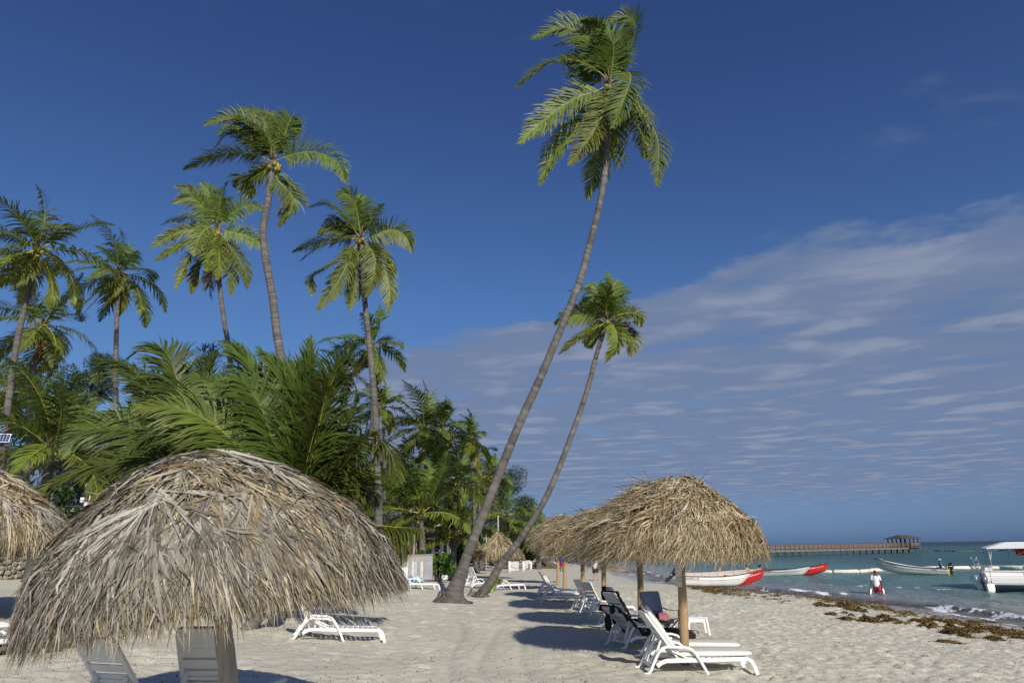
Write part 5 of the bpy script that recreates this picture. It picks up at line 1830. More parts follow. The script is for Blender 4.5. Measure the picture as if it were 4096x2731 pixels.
mb.lathe([(0.03, 0.47), (0.045, 0.48), (0.048, 0.58), (0.042, 0.58), (0.038, 0.49)], 12, 0, Matrix.Translation((-0.30, -0.22, 0)))
mb.build('cup_holder', M['fabric_black'], root)
# bag on the chair
mb = MB()
mb.loft([[Vector((0.02 + math.cos(a) * rx, -0.05 + math.sin(a) * ry, z)) for a in np.linspace(0, 2 * PI, 14, endpoint=False)] for rx, ry, z in ((.05, .05, .385), (.17, .13, .40), (.20, .14, .46), (.17, .12, .53), (.12, .07, .57), (.03, .02, .585))])
o = mb.build('beach_bag', mat('pink_bag', (0.30, 0.09, 0.16), rough=0.8, var=0.2, scale=5, col2=(0.36, 0.24, 0.04)))
o.matrix_world = root.matrix_basis.copy()
tag(o, 'pink and mustard beach bag lying on the camping chair seat', 'bag')

# black bags hanging on lounger backs


def hang_bag(label, ob, lx, ly, lz, sx_, sz, seed):
    mb = MB()
    rings = []
    for i in range(9):
        f = i / 8
        r = math.sin(PI * (0.12 + 0.8 * f)) ** 0.6
        rings.append([Vector((math.cos(a) * sx_ * 0.35 * r, math.sin(a) * sx_ * r * (1 + 0.12 * math.sin(3 * a + seed)), -f * sz)) for a in np.linspace(0, 2 * PI, 12, endpoint=False)])
    mb.loft(rings)
    mb.tube([(0, -sx_ * 0.4, -0.03), (0.04, -sx_ * 0.2, 0.03), (0.04, sx_ * 0.2, 0.03), (0, sx_ * 0.4, -0.03)], 0.01, 6)
    o = mb.build('bag', M['fabric_black'])
    o.location = (ob.matrix_basis @ Vector((lx, ly, lz)))
    o.rotation_euler = ob.rotation_euler
    return tag(o, label, 'bag')


hang_bag('black backpack hanging behind the reclined black-towel lounger', L3, -0.06, 0.1, 0.60, 0.13, 0.30, 1)
hang_bag('small black bag hooked on the raised back behind the second post', L5, 0.02, 0.0, 0.98, 0.11, 0.16, 2)
hang_bag('small black bag hooked on the top corner of the reclined lounger', L3, -0.14, -0.18, 0.80, 0.10, 0.14, 3)

# yellow vest and shoes hanging on the lounger behind the palms
p = sit(1972, 2372)
mb = MB()
mb.loft([[Vector((math.cos(a) * rx + ox, math.sin(a) * ry, z)) for a in np.linspace(0, 2 * PI, 12, endpoint=False)] for rx, ry, z, ox in ((.03, .03, .02, -.1), (.09, .06, .12, -.08), (.12, .07, .3, -.03), (.22, .09, .5, 0.05), (.20, .1, .64, .05), (.12, .07, .76, .04), (.03, .03, .80, .02))])
tag(mb.build('beach_vest', M['hivis']), 'fluorescent yellow vest hanging beside the second leaning palm foot', 'vest').location = p
p2 = sit(1992, 2362)
mb = MB()
mb.loft([[Vector((x, math.cos(a) * ry, 0.36 + z + math.sin(a) * rz)) for a in np.linspace(0, 2 * PI, 10, endpoint=False)] for x, ry, z, rz in ((-.22, .02, 0, .02), (-.15, .09, .02, .07), (0, .12, .05, .10), (.15, .10, .08, .09), (.25, .03, .10, .03))])
tag(mb.build('shoulder_bag', mat('brown_bag', (0.16, 0.10, 0.075), rough=0.7, var=0.3, scale=8)), 'brown bag beside the yellow vest on the lounger', 'bag').location = p2

# driftwood and sandals at the left edge
a, b = ground(-120, 2625), ground(245, 2612)
mid = a.lerp(b, 0.5)
mb = MB()
P = catmull([Vector((0, 0, .05)), (b - a) * 0.3 + Vector((0, .05, .06)), (b - a) * 0.7 + Vector((0, -.03, .05)), (b - a) + Vector((0, 0, .04))], 16)
mb.tube(P, [0.055 + 0.012 * math.sin(i * 1.7) for i in range(16)], 9)
o = mb.build('driftwood_log', M['bark'])
o.location = a
tag(o, 'dark driftwood pole lying on the sand below the left lounger', 'log')
for i, px in enumerate((14, 56)):
    q = ground(px, 2611)
    mb = MB()
    mb.loft([[Vector((x, y * w_, z)) for y, z in ((-1, 0), (1, 0), (1, .025), (-1, .025))] for x, w_ in ((-.13, .02), (-.1, .04), (0, .045), (.1, .05), (.13, .02))], smooth=False)
    mb.tube([(0.02, -0.045, 0.02), (0.03, -0.03, 0.08), (0.03, 0.03, 0.08), (0.02, 0.045, 0.02)], 0.012, 6)
    o = mb.build('sandal', M['rub'])
    o.location = q + Vector((0, -0.02, 0.10))
    o.rotation_euler = (0, 0, 0.4 + i * 0.3)
    tag(o, ('black sandal on the driftwood, nearer the left edge', 'black sandal on the driftwood, right one of the pair')[i], 'sandal', 'pair of sandals')

# ================================================================== open boats
def hull_paint(name, L, red=True):
    """white gelcoat, grey feature line, red raked bow panel"""
    m = bpy.data.materials.new(name)
    m.use_nodes = True
    t = NT(m.node_tree)
    sx = t.n('ShaderNodeSeparateXYZ')
    tcn = t.n('ShaderNodeTexCoord')
    t.link(tcn.outputs['Object'], sx.inputs[0])
    x, z = sx.outputs[0], sx.outputs[2]
    nz = t.noise(tcn.outputs['Object'], 2.0, 4, 0.6)
    c = t.mix(t.maprange(nz, 0.4, 0.7), (0.80, 0.80, 0.77), (0.72, 0.715, 0.66))
    c = t.mix(t.math('MULTIPLY', t.maprange(z, 0.16, 0.02), 0.6), c, (0.50, 0.47, 0.32))
    if red:
        q = t.math('SUBTRACT', x, t.math('MULTIPLY', t.math('POWER', t.math('MAXIMUM', z, 0.0), 0.45), L * 0.26))
        c = t.mix(t.maprange(q, L * 0.525, L * 0.527), c, (0.10, 0.11, 0.12))
        c = t.mix(t.maprange(q, L * 0.533, L * 0.535), c, (0.78, 0.78, 0.75))
        c = t.mix(t.maprange(q, L * 0.548, L * 0.550), c, (0.50, 0.022, 0.020))
    scr = t.noise(tcn.outputs['Object'], 7.0, 6, 0.7)
    c = t.mix(t.math('MULTIPLY', t.maprange(scr, 0.62, 0.75), 0.35), c, (0.45, 0.43, 0.38))
    b = t.n('ShaderNodeBsdfPrincipled')
    t.link(c, b.inputs['Base Color'])
    b.inputs['Roughness'].default_value = 0.3
    o = t.n('ShaderNodeOutputMaterial')
    t.link(b.outputs[0], o.inputs[0])
    return m


def open_boat(label, L, W, loc, rot, paint, names, seed, bow_rise=0.42, depth=0.72, rim='rub', inner='gel_in', motor='cowl', tilt=0.0, reg_mat='white_ink', transom_mat=None, name_mat='red_ink', group=None, sheer=1.0):
    """stern at x=0, bow at x=L, keel about z=0"""
    root = thing('fishing_boat', label, 'boat', loc, group=group, rot=rot)
    n = 22
    st = []
    for i in range(n + 1):
        f = i / n
        hb = W / 2 * (0.80 + 0.35 * f - 0.15 * f * f) if f < 0.5 else W / 2 * (0.9375 * (1 - ((f - 0.5) / 0.5) ** 2.3))
        hb = max(hb, 0.02)
        keel = 0.0 if f < 0.62 else 0.62 * depth * ((f - 0.62) / 0.38) ** 2.2
        zs_ = depth * (0.92 + 0.03 * (1 - f)) + bow_rise * sheer * max(0, (f - 0.25) / 0.75) ** 1.9
        x = f * L
        st.append((x, hb, keel, zs_))

    def ring(x, hb, k, s, inn=0.0):
        h = s - k
        hb2 = max(hb - inn, 0.004)
        k2 = k + inn * 1.2
        pts = [(hb2, s), (hb2 * 0.985, k2 + (s - k2) * 0.72), (hb2 * 0.95, k2 + (s - k2) * 0.66), (hb2 * 0.90, k2 + (s - k2) * 0.38), (hb2 * 0.72, k2 + (s - k2) * 0.12), (hb2 * 0.30, k2 + 0.02), (0, k2)]
        full = [(-a, b) for a, b in pts] + [(a, b) for a, b in pts[-2::-1]]
        rake = 0.30 * (max(0, (x / L - 0.7) / 0.3)) ** 2
        return [Vector((x + rake * (b - k) / max(h, .1), a, b)) for a, b in full]
    mb = MB()
    outer = [ring(*s) for s in st]
    mb.loft(outer, 0, cap=False, closed=False)
    nn = len(outer[0])
    mb.add(outer[0], [tuple(range(nn))], 2)
    inner_r = [ring(s[0] + (0.05 if i == 0 else (-0.05 if i == n else 0)), s[1], s[2], s[3] - 0.0, 0.045) for i, s in enumerate(st)]
    rev = [list(reversed(r)) for r in inner_r]
    mb.loft(rev, 1, cap=False, closed=False)
    mb.add(inner_r[0], [tuple(range(nn - 1, -1, -1))], 1)
    # top edge joining both skins
    for a, b in ((0, 0), (nn - 1, nn - 1)):
        vs = []
        for o_, i_ in zip(outer, inner_r):
            vs += [o_[a], i_[b]]
        mb.add(vs, [(2 * k, 2 * k + 1, 2 * k + 3, 2 * k + 2) for k in range(n)], 1)
    hull = mb.build('hull', [paint, M[inner], M[transom_mat] if transom_mat else M['gel']], root)
    for s in (0, nn - 1):
        mb = MB()
        mb.tube([r[s] + Vector((0, (0.02 if s else -0.02), 0.005)) for r in outer], 0.030, 6)
        mb.build('rubbing_strake', M[rim], root)
        mb = MB()
        mb.tube([r[1 if s == 0 else nn - 2] + Vector((0, (0.008 if s else -0.008), 0)) for r in outer[:-1]], 0.014, 5)
        mb.build('spray_rail', M['rub' if False else 'gel'], hull)
    # floor, thwarts and ribs
    mb = MB()
    fl = [(s[0], s[1] * 0.66, s[2] + 0.16) for s in st[1:-4]]
    vs = []
    for x, hb, z in fl:
        vs += [(x, -hb, z), (x, hb, z)]
    mb.add(vs, [(2 * k, 2 * k + 1, 2 * k + 3, 2 * k + 2) for k in range(len(fl) - 1)])
    mb.build('floor', M[inner], root)
    for f in (0.16, 0.42, 0.66):
        i = int(f * n)
        x, hb, k, s = st[i]
        mb = MB()
        mb.box(x - 0.13, x + 0.13, -hb * 0.93, hb * 0.93, s - 0.30, s - 0.26)
        mb.build('thwart', M[inner], root)
    for i in range(2, n - 5, 2):
        x, hb, k, s = st[i]
        for sd in (-1, 1):
            mb = MB()
            r = inner_r[i]
            q = r[:5] if sd < 0 else r[-5:]
            mb.tube([v + Vector((0, -sd * 0.012, 0)) for v in q], 0.022, 4)
            mb.build('frame_rib', M[inner], root)
    # lettering on both sides
    for txt, f, zf, size, mt in names:
        for sd in (-1, 1):
            me = text_mesh(txt, size, M[mt], 0.003)
            i = min(n - 1, int(f * n))
            x, hb, k, s = st[i]
            x2, hb2 = st[i + 1][0], st[i + 1][1]
            yaw = math.atan2(hb2 - hb, x2 - x)
            z = k + (s - k) * zf
            flare = math.atan2(0.06 * hb, (s - k) * 0.3)
            o = link('lettering', me, hull)
            if sd < 0:
                o.matrix_basis = Matrix.Translation((x, -hb * 0.995 - 0.012, z)) @ Matrix.Rotation(-yaw, 4, 'Z') @ Matrix.Rotation(PI / 2 + 0.06, 4, 'X')
            else:
                o.matrix_basis = Matrix.Translation((x, hb * 0.995 + 0.012, z)) @ Matrix.Rotation(PI + yaw, 4, 'Z') @ Matrix.Rotation(PI / 2 + 0.06, 4, 'X')
    outboard(root, (-0.10, 0, depth * 0.92), motor, tilt)
    # bow eye and mooring line cleat
    mb = MB()
    mb.tube([(L * 0.93, 0, st[-2][3] + 0.02), (L * 0.95, 0, st[-2][3] + 0.10), (L * 0.975, 0, st[-2][3] + 0.02)], 0.015, 6)
    mb.build('bow_cleat', M['steel'], root)
    return root


def outboard(root, p, cowl='cowl', tilt=0.0, sc=1.0):
    """outboard motor: cowl, leg, gearcase, propeller; tilt lifts the propeller astern"""
    Mx = Matrix.Translation(p) @ Matrix.Rotation(tilt, 4, 'Y') @ Matrix.Diagonal((sc, sc, sc, 1))
    def put(mb, name, mt, par):
        me = mb.mesh(name, mt)
        me.transform(Mx)
        return link(name, me, par)
    mb = MB()
    rings = []
    for z, x0, x1, hw in ((0.0, -0.20, 0.12, 0.10), (0.06, -0.25, 0.16, 0.14), (0.25, -0.30, 0.17, 0.16), (0.40, -0.30, 0.14, 0.155), (0.50, -0.26, 0.08, 0.13), (0.56, -0.18, 0.0, 0.07)):
        cx, rx = (x0 + x1) / 2, (x1 - x0) / 2
        rings.append([Vector((cx + math.copysign(abs(math.cos(a)) ** 0.7, math.cos(a)) * rx, math.copysign(abs(math.sin(a)) ** 0.7, math.sin(a)) * hw, z)) for a in np.linspace(0, 2 * PI, 18, endpoint=False)])
    mb.loft(rings)
    c = put(mb, 'motor_cowl', M[cowl], root)
    mb = MB()
    for s in (-1, 1):
        mb.box(-0.22, 0.06, s * 0.158 - 0.006, s * 0.158 + 0.006, 0.20, 0.29)
    put(mb, 'decal', M['cowl_decal'], c if root.parent is None else root)
    mb = MB()
    mb.loft([[Vector((x, y, z)) for x, y in ((x0, -w_), (x1, -w_ * .6), (x1 + .03, 0), (x1, w_ * .6), (x0, w_), (x0 - .03, 0))] for z, x0, x1, w_ in ((0.02, -0.16, 0.08, 0.08), (-0.25, -0.13, 0.05, 0.055), (-0.55, -0.12, 0.03, 0.035), (-0.62, -0.12, 0.03, 0.03))])
    leg = put(mb, 'motor_leg', M[cowl], root)
    mb = MB()
    mb.loft([[Vector((x, math.cos(a) * r, -0.68 + math.sin(a) * r)) for a in np.linspace(0, 2 * PI, 10, endpoint=False)] for x, r in ((0.12, 0.01), (0.05, 0.045), (-0.1, 0.055), (-0.22, 0.045))])
    mb.box(-0.30, 0.04, -0.09, 0.09, -0.575, -0.56)
    mb.loft([[Vector((x, y, z)) for x, y in ((-.12, -.012), (.03, -.012), (.03, .012), (-.12, .012))] for z in (-0.72, -0.84)])
    put(mb, 'gearcase', M[cowl], root)
    mb = MB()
    for k in range(3):
        a = k * 2 * PI / 3
        r_ = Matrix.Rotation(a, 4, 'X')
        vs = [r_ @ Vector(v) for v in ((0.0, -.03, .03), (0.02, -.09, .12), (-.01, -.03, .17), (-.04, .06, .14), (-.03, .03, .03))]
        vs2 = [v + Vector((-0.008, 0, 0)) for v in vs]
        mb.add([Vector((-0.25, 0, -0.68)) + v for v in vs + vs2], [(0, 1, 2, 3, 4), (9, 8, 7, 6, 5)] + [(i, (i + 1) % 5 + 0, (i + 1) % 5 + 5, i + 5) for i in range(5)])
    put(mb, 'propeller', M['steel_dull'], root)
    mb = MB()
    mb.box(0.06, 0.20, -0.11, 0.11, -0.28, 0.04)
    put(mb, 'clamp_bracket', M['steel_dull'], root)
    mb = MB()
    mb.tube([(0.12, 0, 0.10), (0.34, 0.02, 0.14), (0.55, 0.03, 0.13)], [0.022, 0.020, 0.024], 6)
    put(mb, 'tiller', M['rub'], root)


def place_between(a, b):
    d = b - a
    return math.atan2(d.y, d.x), Vector((d.x, d.y, 0)).length


# boat drawn up at the waterline
a = Vector((onz(2700, 2343, -0.75).x, onz(2700, 2343, -0.75).y, 0))
b = onz(3000, 2345, -0.95)
rz, ln = place_between(a, b)
zb = zgf(a.x, a.y)
open_boat('white open boat with red bow drawn up at the waterline behind the notice post', 7.1, 1.95, Vector((a.x, a.y, zb + 0.02)),
          (Matrix.Rotation(rz, 3, 'Z') @ Matrix.Rotation(0.030, 3, 'Y') @ Matrix.Rotation(0.15, 3, 'X')).to_euler(), hull_paint('boat_paint_beached', 7.1),
          [('SEAPRO-VII', 0.16, 0.80, 0.22, 'red_ink'), ('RM-B52A-2304SDI', 0.82, 0.80, 0.155, 'white_ink')], 1, motor='cowl', tilt=0.85, bow_rise=0.50, depth=0.84)
# boat moored behind
a, b = onz(3054, 2301, SEA_Z), onz(3290, 2303, SEA_Z)
rz, ln = place_between(a, b)
open_boat('white open boat with red bow floating right of the beached one', 6.0, 1.7, Vector((a.x, a.y, SEA_Z - 0.16)), (Matrix.Rotation(rz, 3, 'Z') @ Matrix.Rotation(-0.035, 3, 'Y')).to_euler(),
          hull_paint('boat_paint_moored', 6.0), [('SEAPRO I', 0.16, 0.80, 0.20, 'red_ink'), ('RM-B52A-2301SDI', 0.80, 0.80, 0.15, 'white_ink')], 2, bow_rise=0.42, depth=0.72)
# white skiff with its helmsman, bow to the left
a, b = onz(3800, 2297, SEA_Z), onz(3570, 2295, SEA_Z)
rz, ln = place_between(a, b)
SK = open_boat('all-white skiff with a helmsman in a straw hat, bow pointing left', 6.1, 1.7, Vector((a.x, a.y, SEA_Z - 0.14)), (Matrix.Rotation(rz, 3, 'Z') @ Matrix.Rotation(-0.045, 3, 'Y')).to_euler(),
               mat('skiff_paint', (0.66, 0.68, 0.64), rough=0.35, var=0.1, scale=2, col2=(0.58, 0.60, 0.54)), [('RM 023A-2210SDI', 0.78, 0.80, 0.14, 'ink'), ('MARIEL', 0.20, 0.80, 0.15, 'ink')], 3, bow_rise=0.66, depth=0.70,
               transom_mat='yellow', inner='gel', motor='cowl')

# ================================================================== dive catamaran
cp = onz(3948, 2366, SEA_Z)
root = thing('dive_catamaran', 'white dive catamaran with flat canopy and two outboards at the right edge', 'boat', (cp.x, cp.y, SEA_Z), rotz=-0.52)
# local: x to the right along the stern, y away from the camera (bow)
for i, cx in enumerate((0.0, 2.75)):
    mb = MB()
    rings = []
    for f in np.linspace(0, 1, 9):
        y = -0.1 + f * 7.0
        hw = 0.46 * (1 - max(0, (f - 0.55) / 0.45) ** 2 * 0.92)
        kz = -0.35 + 0.5 * max(0, (f - 0.7) / 0.3) ** 2
        rings.append([Vector((cx + s * hw * w_, y, z)) for s, w_, z in ((-1, 1, .62), (-1, .96, .1), (-1, .6, kz + .12), (0, 0, kz), (1, .6, kz + .12), (1, .96, .1), (1, 1, .62))])
    mb.loft(rings)
    mb.build('hull', M['gel'], root)
mb = MB()
mb.box(-0.45, 3.25, -0.1, 6.6, 0.42, 0.86)
link('deck', bevel(mb.mesh('deck', M['gel']), 0.04, 2), root)
mb = MB()
mb.box(0.35, 2.4, -0.13, -0.105, 0.50, 0.80)
mb.build('stern_panel', M['white_paint'], root)
mb = MB()
mb.box(0.05, 2.55, 0.35, 0.85, 0.865, 1.20)
link('tank_bench', bevel(mb.mesh('tank_bench', M['gel']), 0.03, 2), root)
for (x0, x1, y0, y1, z0, z1) in ((0.2, 0.65, 1.6, 5.0, 0.865, 1.35), (2.5, 3.15, 1.4, 5.2, 0.865, 1.45), (2.62, 3.2, 0.2, 0.7, 0.865, 1.3)):
    mb = MB()
    mb.box(x0, x1, y0, y1, z0, z1)
    link('bench', bevel(mb.mesh('bench', M['gel']), 0.04, 2), root)
mb = MB()
zc_ = 2.52
mb.add([(0.45, 0.5, zc_), (4.6, 0.5, zc_), (4.6, 5.4, zc_), (0.45, 5.4, zc_), (1.6, 1.6, zc_ + 0.34), (4.2, 1.6, zc_ + 0.34), (4.2, 4.6, zc_ + 0.34), (1.6, 4.6, zc_ + 0.34),
        (0.45, 0.5, zc_ - 0.04), (4.6, 0.5, zc_ - 0.04), (4.6, 5.4, zc_ - 0.04), (0.45, 5.4, zc_ - 0.04)],
       [(0, 1, 5, 4), (1, 2, 6, 5), (2, 3, 7, 6), (3, 0, 4, 7), (4, 5, 6, 7), (8, 9, 1, 0), (9, 10, 2, 1), (10, 11, 3, 2), (11, 8, 0, 3), (11, 10, 9, 8)])
mb.build('canopy', M['canvas'], root)
for x, y, x2 in ((0.55, 0.6, 0.55), (0.55, 3.0, 0.55), (0.55, 5.2, 0.55), (3.2, 0.6, 3.25), (3.2, 3.0, 3.25), (3.2, 5.2, 3.25), (1.9, 5.2, 1.9)):
    mb = MB()
    mb.tube([(x, y, 0.86), (x2, y, zc_)], 0.022, 7)
    mb.build('canopy_post', M['steel_dull'], root)
for (q0, q1) in (((0.3, 0.6, 0.86), (0.75, 0.7, zc_)), ((3.0, 3.0, 0.9), (2.2, 3.3, zc_)), ((2.1, 3.0, 1.3), (2.0, 3.2, zc_))):
    mb = MB()
    mb.tube([q0, q1], 0.016, 6)
    mb.build('stay', M['steel_dull'], root)
mb = MB()
mb.tube([(-0.55, -0.05, 0.86), (-0.55, -0.05, 1.45), (-0.50, -0.05, 1.52), (3.2, -0.05, 1.46)], 0.022, 7)
mb.tube([(0.35, -0.05, 0.86), (0.33, -0.05, 1.50)], 0.018, 6)
mb.tube([(2.55, -0.05, 0.86), (2.55, -0.05, 1.48)], 0.018, 6)
mb.build('stern_rail', M['steel_dull'], root)
mb = MB()
for s in (0, 1):
    mb.tube([(-0.10 + s * 0.26, 0.1, 0.75), (-0.45 + s * 0.26, -0.05, 1.75 + 0.2), (-0.49 + s * 0.26, -0.07, 2.02)], 0.026, 7)
for k in range(5):
    f = 0.12 + k * 0.2
    q = Vector((-0.10, 0.1, 0.75)).lerp(Vector((-0.45, -0.05, 1.95)), f)
    mb.tube([q, q + Vector((0.26, 0, 0))], 0.018, 6)
mb.build('ladder', M['steel'], root)
mb = MB()
mb.box(2.25, 3.3, 4.4, 4.43, 2.02, 2.46)
bn_ = mb.build('banner', mat('red_banner', (0.33, 0.012, 0.02), rough=0.7, var=0.15, scale=4), root)
mb = MB()
mb.beam((2.3, 4.39, 2.06), (3.25, 4.39, 2.42), 0.02, 0.04, (0, 1, 0))
mb.build('banner_stripe', M['white_ink'], bn_)
for cx in (-0.18, 2.62):
    e = Matrix.Translation((cx + 0.15, -0.20, 0.42)) @ Matrix.Rotation(PI / 2 + 0.12, 4, 'Z')
    k0 = len(root.children)
    sub = link('outboard_motor', None, root)
    sub.matrix_basis = e
    outboard(sub, (0, 0, 0), 'cowl_grey', 0.55, 1.18)

# ================================================================== jetty with its roofed end
A_ = onz(3655, 2209, SEA_Z)
B_ = onz(2832, 2232, SEA_Z)
dj = (B_ - A_)
dj.z = 0
dj.normalize()
side_j = Vector((-dj.y, dj.x, 0))
if side_j.y > 0:
    side_j = -side_j                              # towards the camera
LJ = 150.0
PXM = (A_ - Vector((0, 0, SEA_Z))).length
root = thing('jetty', 'long brown wooden jetty with slatted railing and a roofed end pavilion', 'jetty', (A_.x, A_.y, SEA_Z), rotz=math.atan2(dj.y, dj.x))
# local x runs from the seaward end to the shore; near side is +y or -y
sy = 1.0 if (Matrix.Rotation(math.atan2(dj.y, dj.x), 3, 'Z') @ Vector((0, 1, 0))).dot(side_j) > 0 else -1.0
JW, DZ = 3.0, 1.55
bay = 1.75
mb = MB()
mb.box(-0.2, LJ, -JW / 2, JW / 2, DZ - 0.08, DZ)
mb.build('deck', M['jetty_wood'], root)
for s in (-1, 1):
    mb = MB()
    mb.box(-0.2, LJ, s * JW / 2 - 0.06, s * JW / 2 + 0.06, DZ - 0.48, DZ - 0.09)
    mb.build('edge_beam', M['jetty_wood'], root)
    for k in range(3):
        mb = MB()
        z = DZ + 0.36 + k * 0.30
        mb.box(-0.2, LJ, s * JW / 2 - 0.03, s * JW / 2 + 0.03, z, z + 0.16)
        mb.build('rail_board', M['jetty_wood'], root)
    mb = MB()
    mb.box(-0.25, LJ, s * JW / 2 - 0.10, s * JW / 2 + 0.10, DZ + 1.20, DZ + 1.25)
    mb.build('handrail', M['jetty_wood'], root)
mb = MB()
mb.box(-0.09, 0.09, -0.09, 0.09, -0.30, 1.32)
pm_ = mb.mesh('rail_post', M['jetty_wood'])
n_ = int(LJ / bay)
for k in range(n_):
    for s in (-1, 1):
        if s != sy and k > 40:
            continue
        link('rail_post', pm_, root, (k * bay, s * (JW / 2 + 0.14 * (1 if s == sy else -1) * sy * s), DZ))
mb = MB()
mb.lathe([(0.16, -2.5), (0.16, 1.1)], 8)
pl_ = mb.mesh('pile', M['pile'])
for k in range(int(LJ / 2.7)):
    for s in (-1, 1):
        link('pile', pl_, root, (k * 2.7 + 0.3 + (0.35 if s > 0 else 0), s * (JW / 2 - 0.25), 0))
# pavilion
PX0, PX1 = -0.2, 8.2
for s in (-1, 1):
    for k in range(5):
        mb = MB()
        x = PX0 + 0.4 + (PX1 - PX0 - 0.8) * k / 4
        mb.box(x - 0.12, x + 0.12, s * 2.1 - 0.12, s * 2.1 + 0.12, DZ, DZ + 2.55)
        mb.build('pavilion_post', M['pile'], root)
mb = MB()
mb.box(PX0 - 0.2, PX1 - 3.8, -2.4, 2.4, DZ - 0.06, DZ + 0.02)
mb.build('pavilion_floor', M['jetty_wood'], root)
for s in (-1, 1):
    for k in range(3):
        mb = MB()
        mb.box(PX0, 4.2, s * 2.42 - 0.03, s * 2.42 + 0.03, DZ + 0.36 + k * 0.30, DZ + 0.52 + k * 0.30)
        mb.build('rail_board', M['jetty_wood'], root)
mb = MB()
z0 = DZ + 2.52
mb.add([(PX0 - 0.6, -2.9, z0), (PX1 + 0.6, -2.9, z0), (PX1 + 0.6, 2.9, z0), (PX0 - 0.6, 2.9, z0), (PX0 + 2.7, -0.4, z0 + 0.95), (PX1 - 2.7, -0.4, z0 + 0.95), (PX1 - 2.7, 0.4, z0 + 0.95), (PX0 + 2.7, 0.4, z0 + 0.95),
        (PX0 - 0.6, -2.9, z0 - 0.12), (PX1 + 0.6, -2.9, z0 - 0.12), (PX1 + 0.6, 2.9, z0 - 0.12), (PX0 - 0.6, 2.9, z0 - 0.12)],
       [(0, 1, 5, 4), (1, 2, 6, 5), (2, 3, 7, 6), (3, 0, 4, 7), (4, 5, 6, 7), (8, 9, 1, 0), (9, 10, 2, 1), (10, 11, 3, 2), (11, 8, 0, 3), (11, 10, 9, 8)])
mb.build('pavilion_roof', M['shingle'], root)

# ================================================================== float lines
def float_line(name, label, pts, r, seglen, gap, m_, cat='float line', sag=0.0):
    P = [onz(px, py, SEA_Z) for px, py in pts]
    P = catmull(P, 120)
    root = thing(name, label, cat, (P[0].x, P[0].y, SEA_Z))
    acc, start, k = 0.0, P[0], 0
    g = random.Random(3)
    i = 0
    while i < len(P) - 1:
        j = i + 1
        while j < len(P) - 1 and (P[j] - P[i]).length < seglen:
            j += 1
        a, b = P[i], P[j]
        d = (b - a).normalized()
        a2, b2 = a + d * gap / 2, b - d * gap / 2
        if (b2 - a2).dot(d) > 0.1:
            mb = MB()
            rr = r * g.uniform(0.85, 1.1)
            dz = Vector((0, 0, r * 0.45 + g.uniform(-.03, .03)))
            o0 = Vector((P[0].x, P[0].y, SEA_Z))
            mb.tube([a2 - o0 + dz, a2.lerp(b2, 0.06) - o0 + dz, a2.lerp(b2, 0.5) - o0 + dz + Vector((0, 0, g.uniform(-.03, .03))), a2.lerp(b2, 0.94) - o0 + dz, b2 - o0 + dz], [rr * 0.55, rr, rr * 1.02, rr, rr * 0.55], 8)
            mb.build('float', m_, root)
        i = j
    mb = MB()
    o0 = Vector((P[0].x, P[0].y, SEA_Z))
    mb.tube([p - o0 + Vector((0, 0, 0.04)) for p in P[::3]], 0.03, 5)
    mb.build('rope', M['rope'], root)
    return root


float_line('floating_boom', 'white segmented floating boom behind the skiff and the wading man', [(3225, 2290), (3300, 2291), (3420, 2291), (3500, 2285), (3600, 2280), (3750, 2277), (3850, 2275), (3960, 2274), (4100, 2276)], 0.24, 2.6, 0.12, M['float'])
float_line('buoy_rope', 'thin dark line of small buoys far out beyond the jetty end', [(3660, 2204), (3760, 2203), (3830, 2205), (3920, 2203), (4010, 2201), (4110, 2202)], 0.20, 5.0, 2.2, M['pile'])

# ================================================================== people
def skin_body(name, J, edges, mt, root_j='pelvis', sub=2):
    """J: name -> (x, y, z, rx, ry); one continuous surface grown along the skeleton"""
    names = list(J)
    me = bpy.data.meshes.new('tmp_body')
    me.from_pydata([J[k][:3] for k in names], [(names.index(a), names.index(b)) for a, b in edges], [])
    ob = bpy.data.objects.new('tmp_body', me)
    COL.objects.link(ob)
    md = ob.modifiers.new('skin', 'SKIN')
    md.use_smooth_shade = True
    if not me.skin_vertices:
        bm = bmesh.new()
        bm.from_mesh(me)
        bm.verts.layers.skin.verify()
        bm.to_mesh(me)
        bm.free()
    for i, k in enumerate(names):
        sv = me.skin_vertices[0].data[i]
        sv.radius = (J[k][3], J[k][4])
        sv.use_root = (k == root_j)
    sm = ob.modifiers.new('sub', 'SUBSURF')
    sm.levels = sm.render_levels = sub
    dg = bpy.context.evaluated_depsgraph_get()
    out = bpy.data.meshes.new_from_object(ob.evaluated_get(dg))
    bpy.data.objects.remove(ob)
    bpy.data.meshes.remove(me)
    out.name = name
    out.materials.clear()
    out.materials.append(mt)
    return out


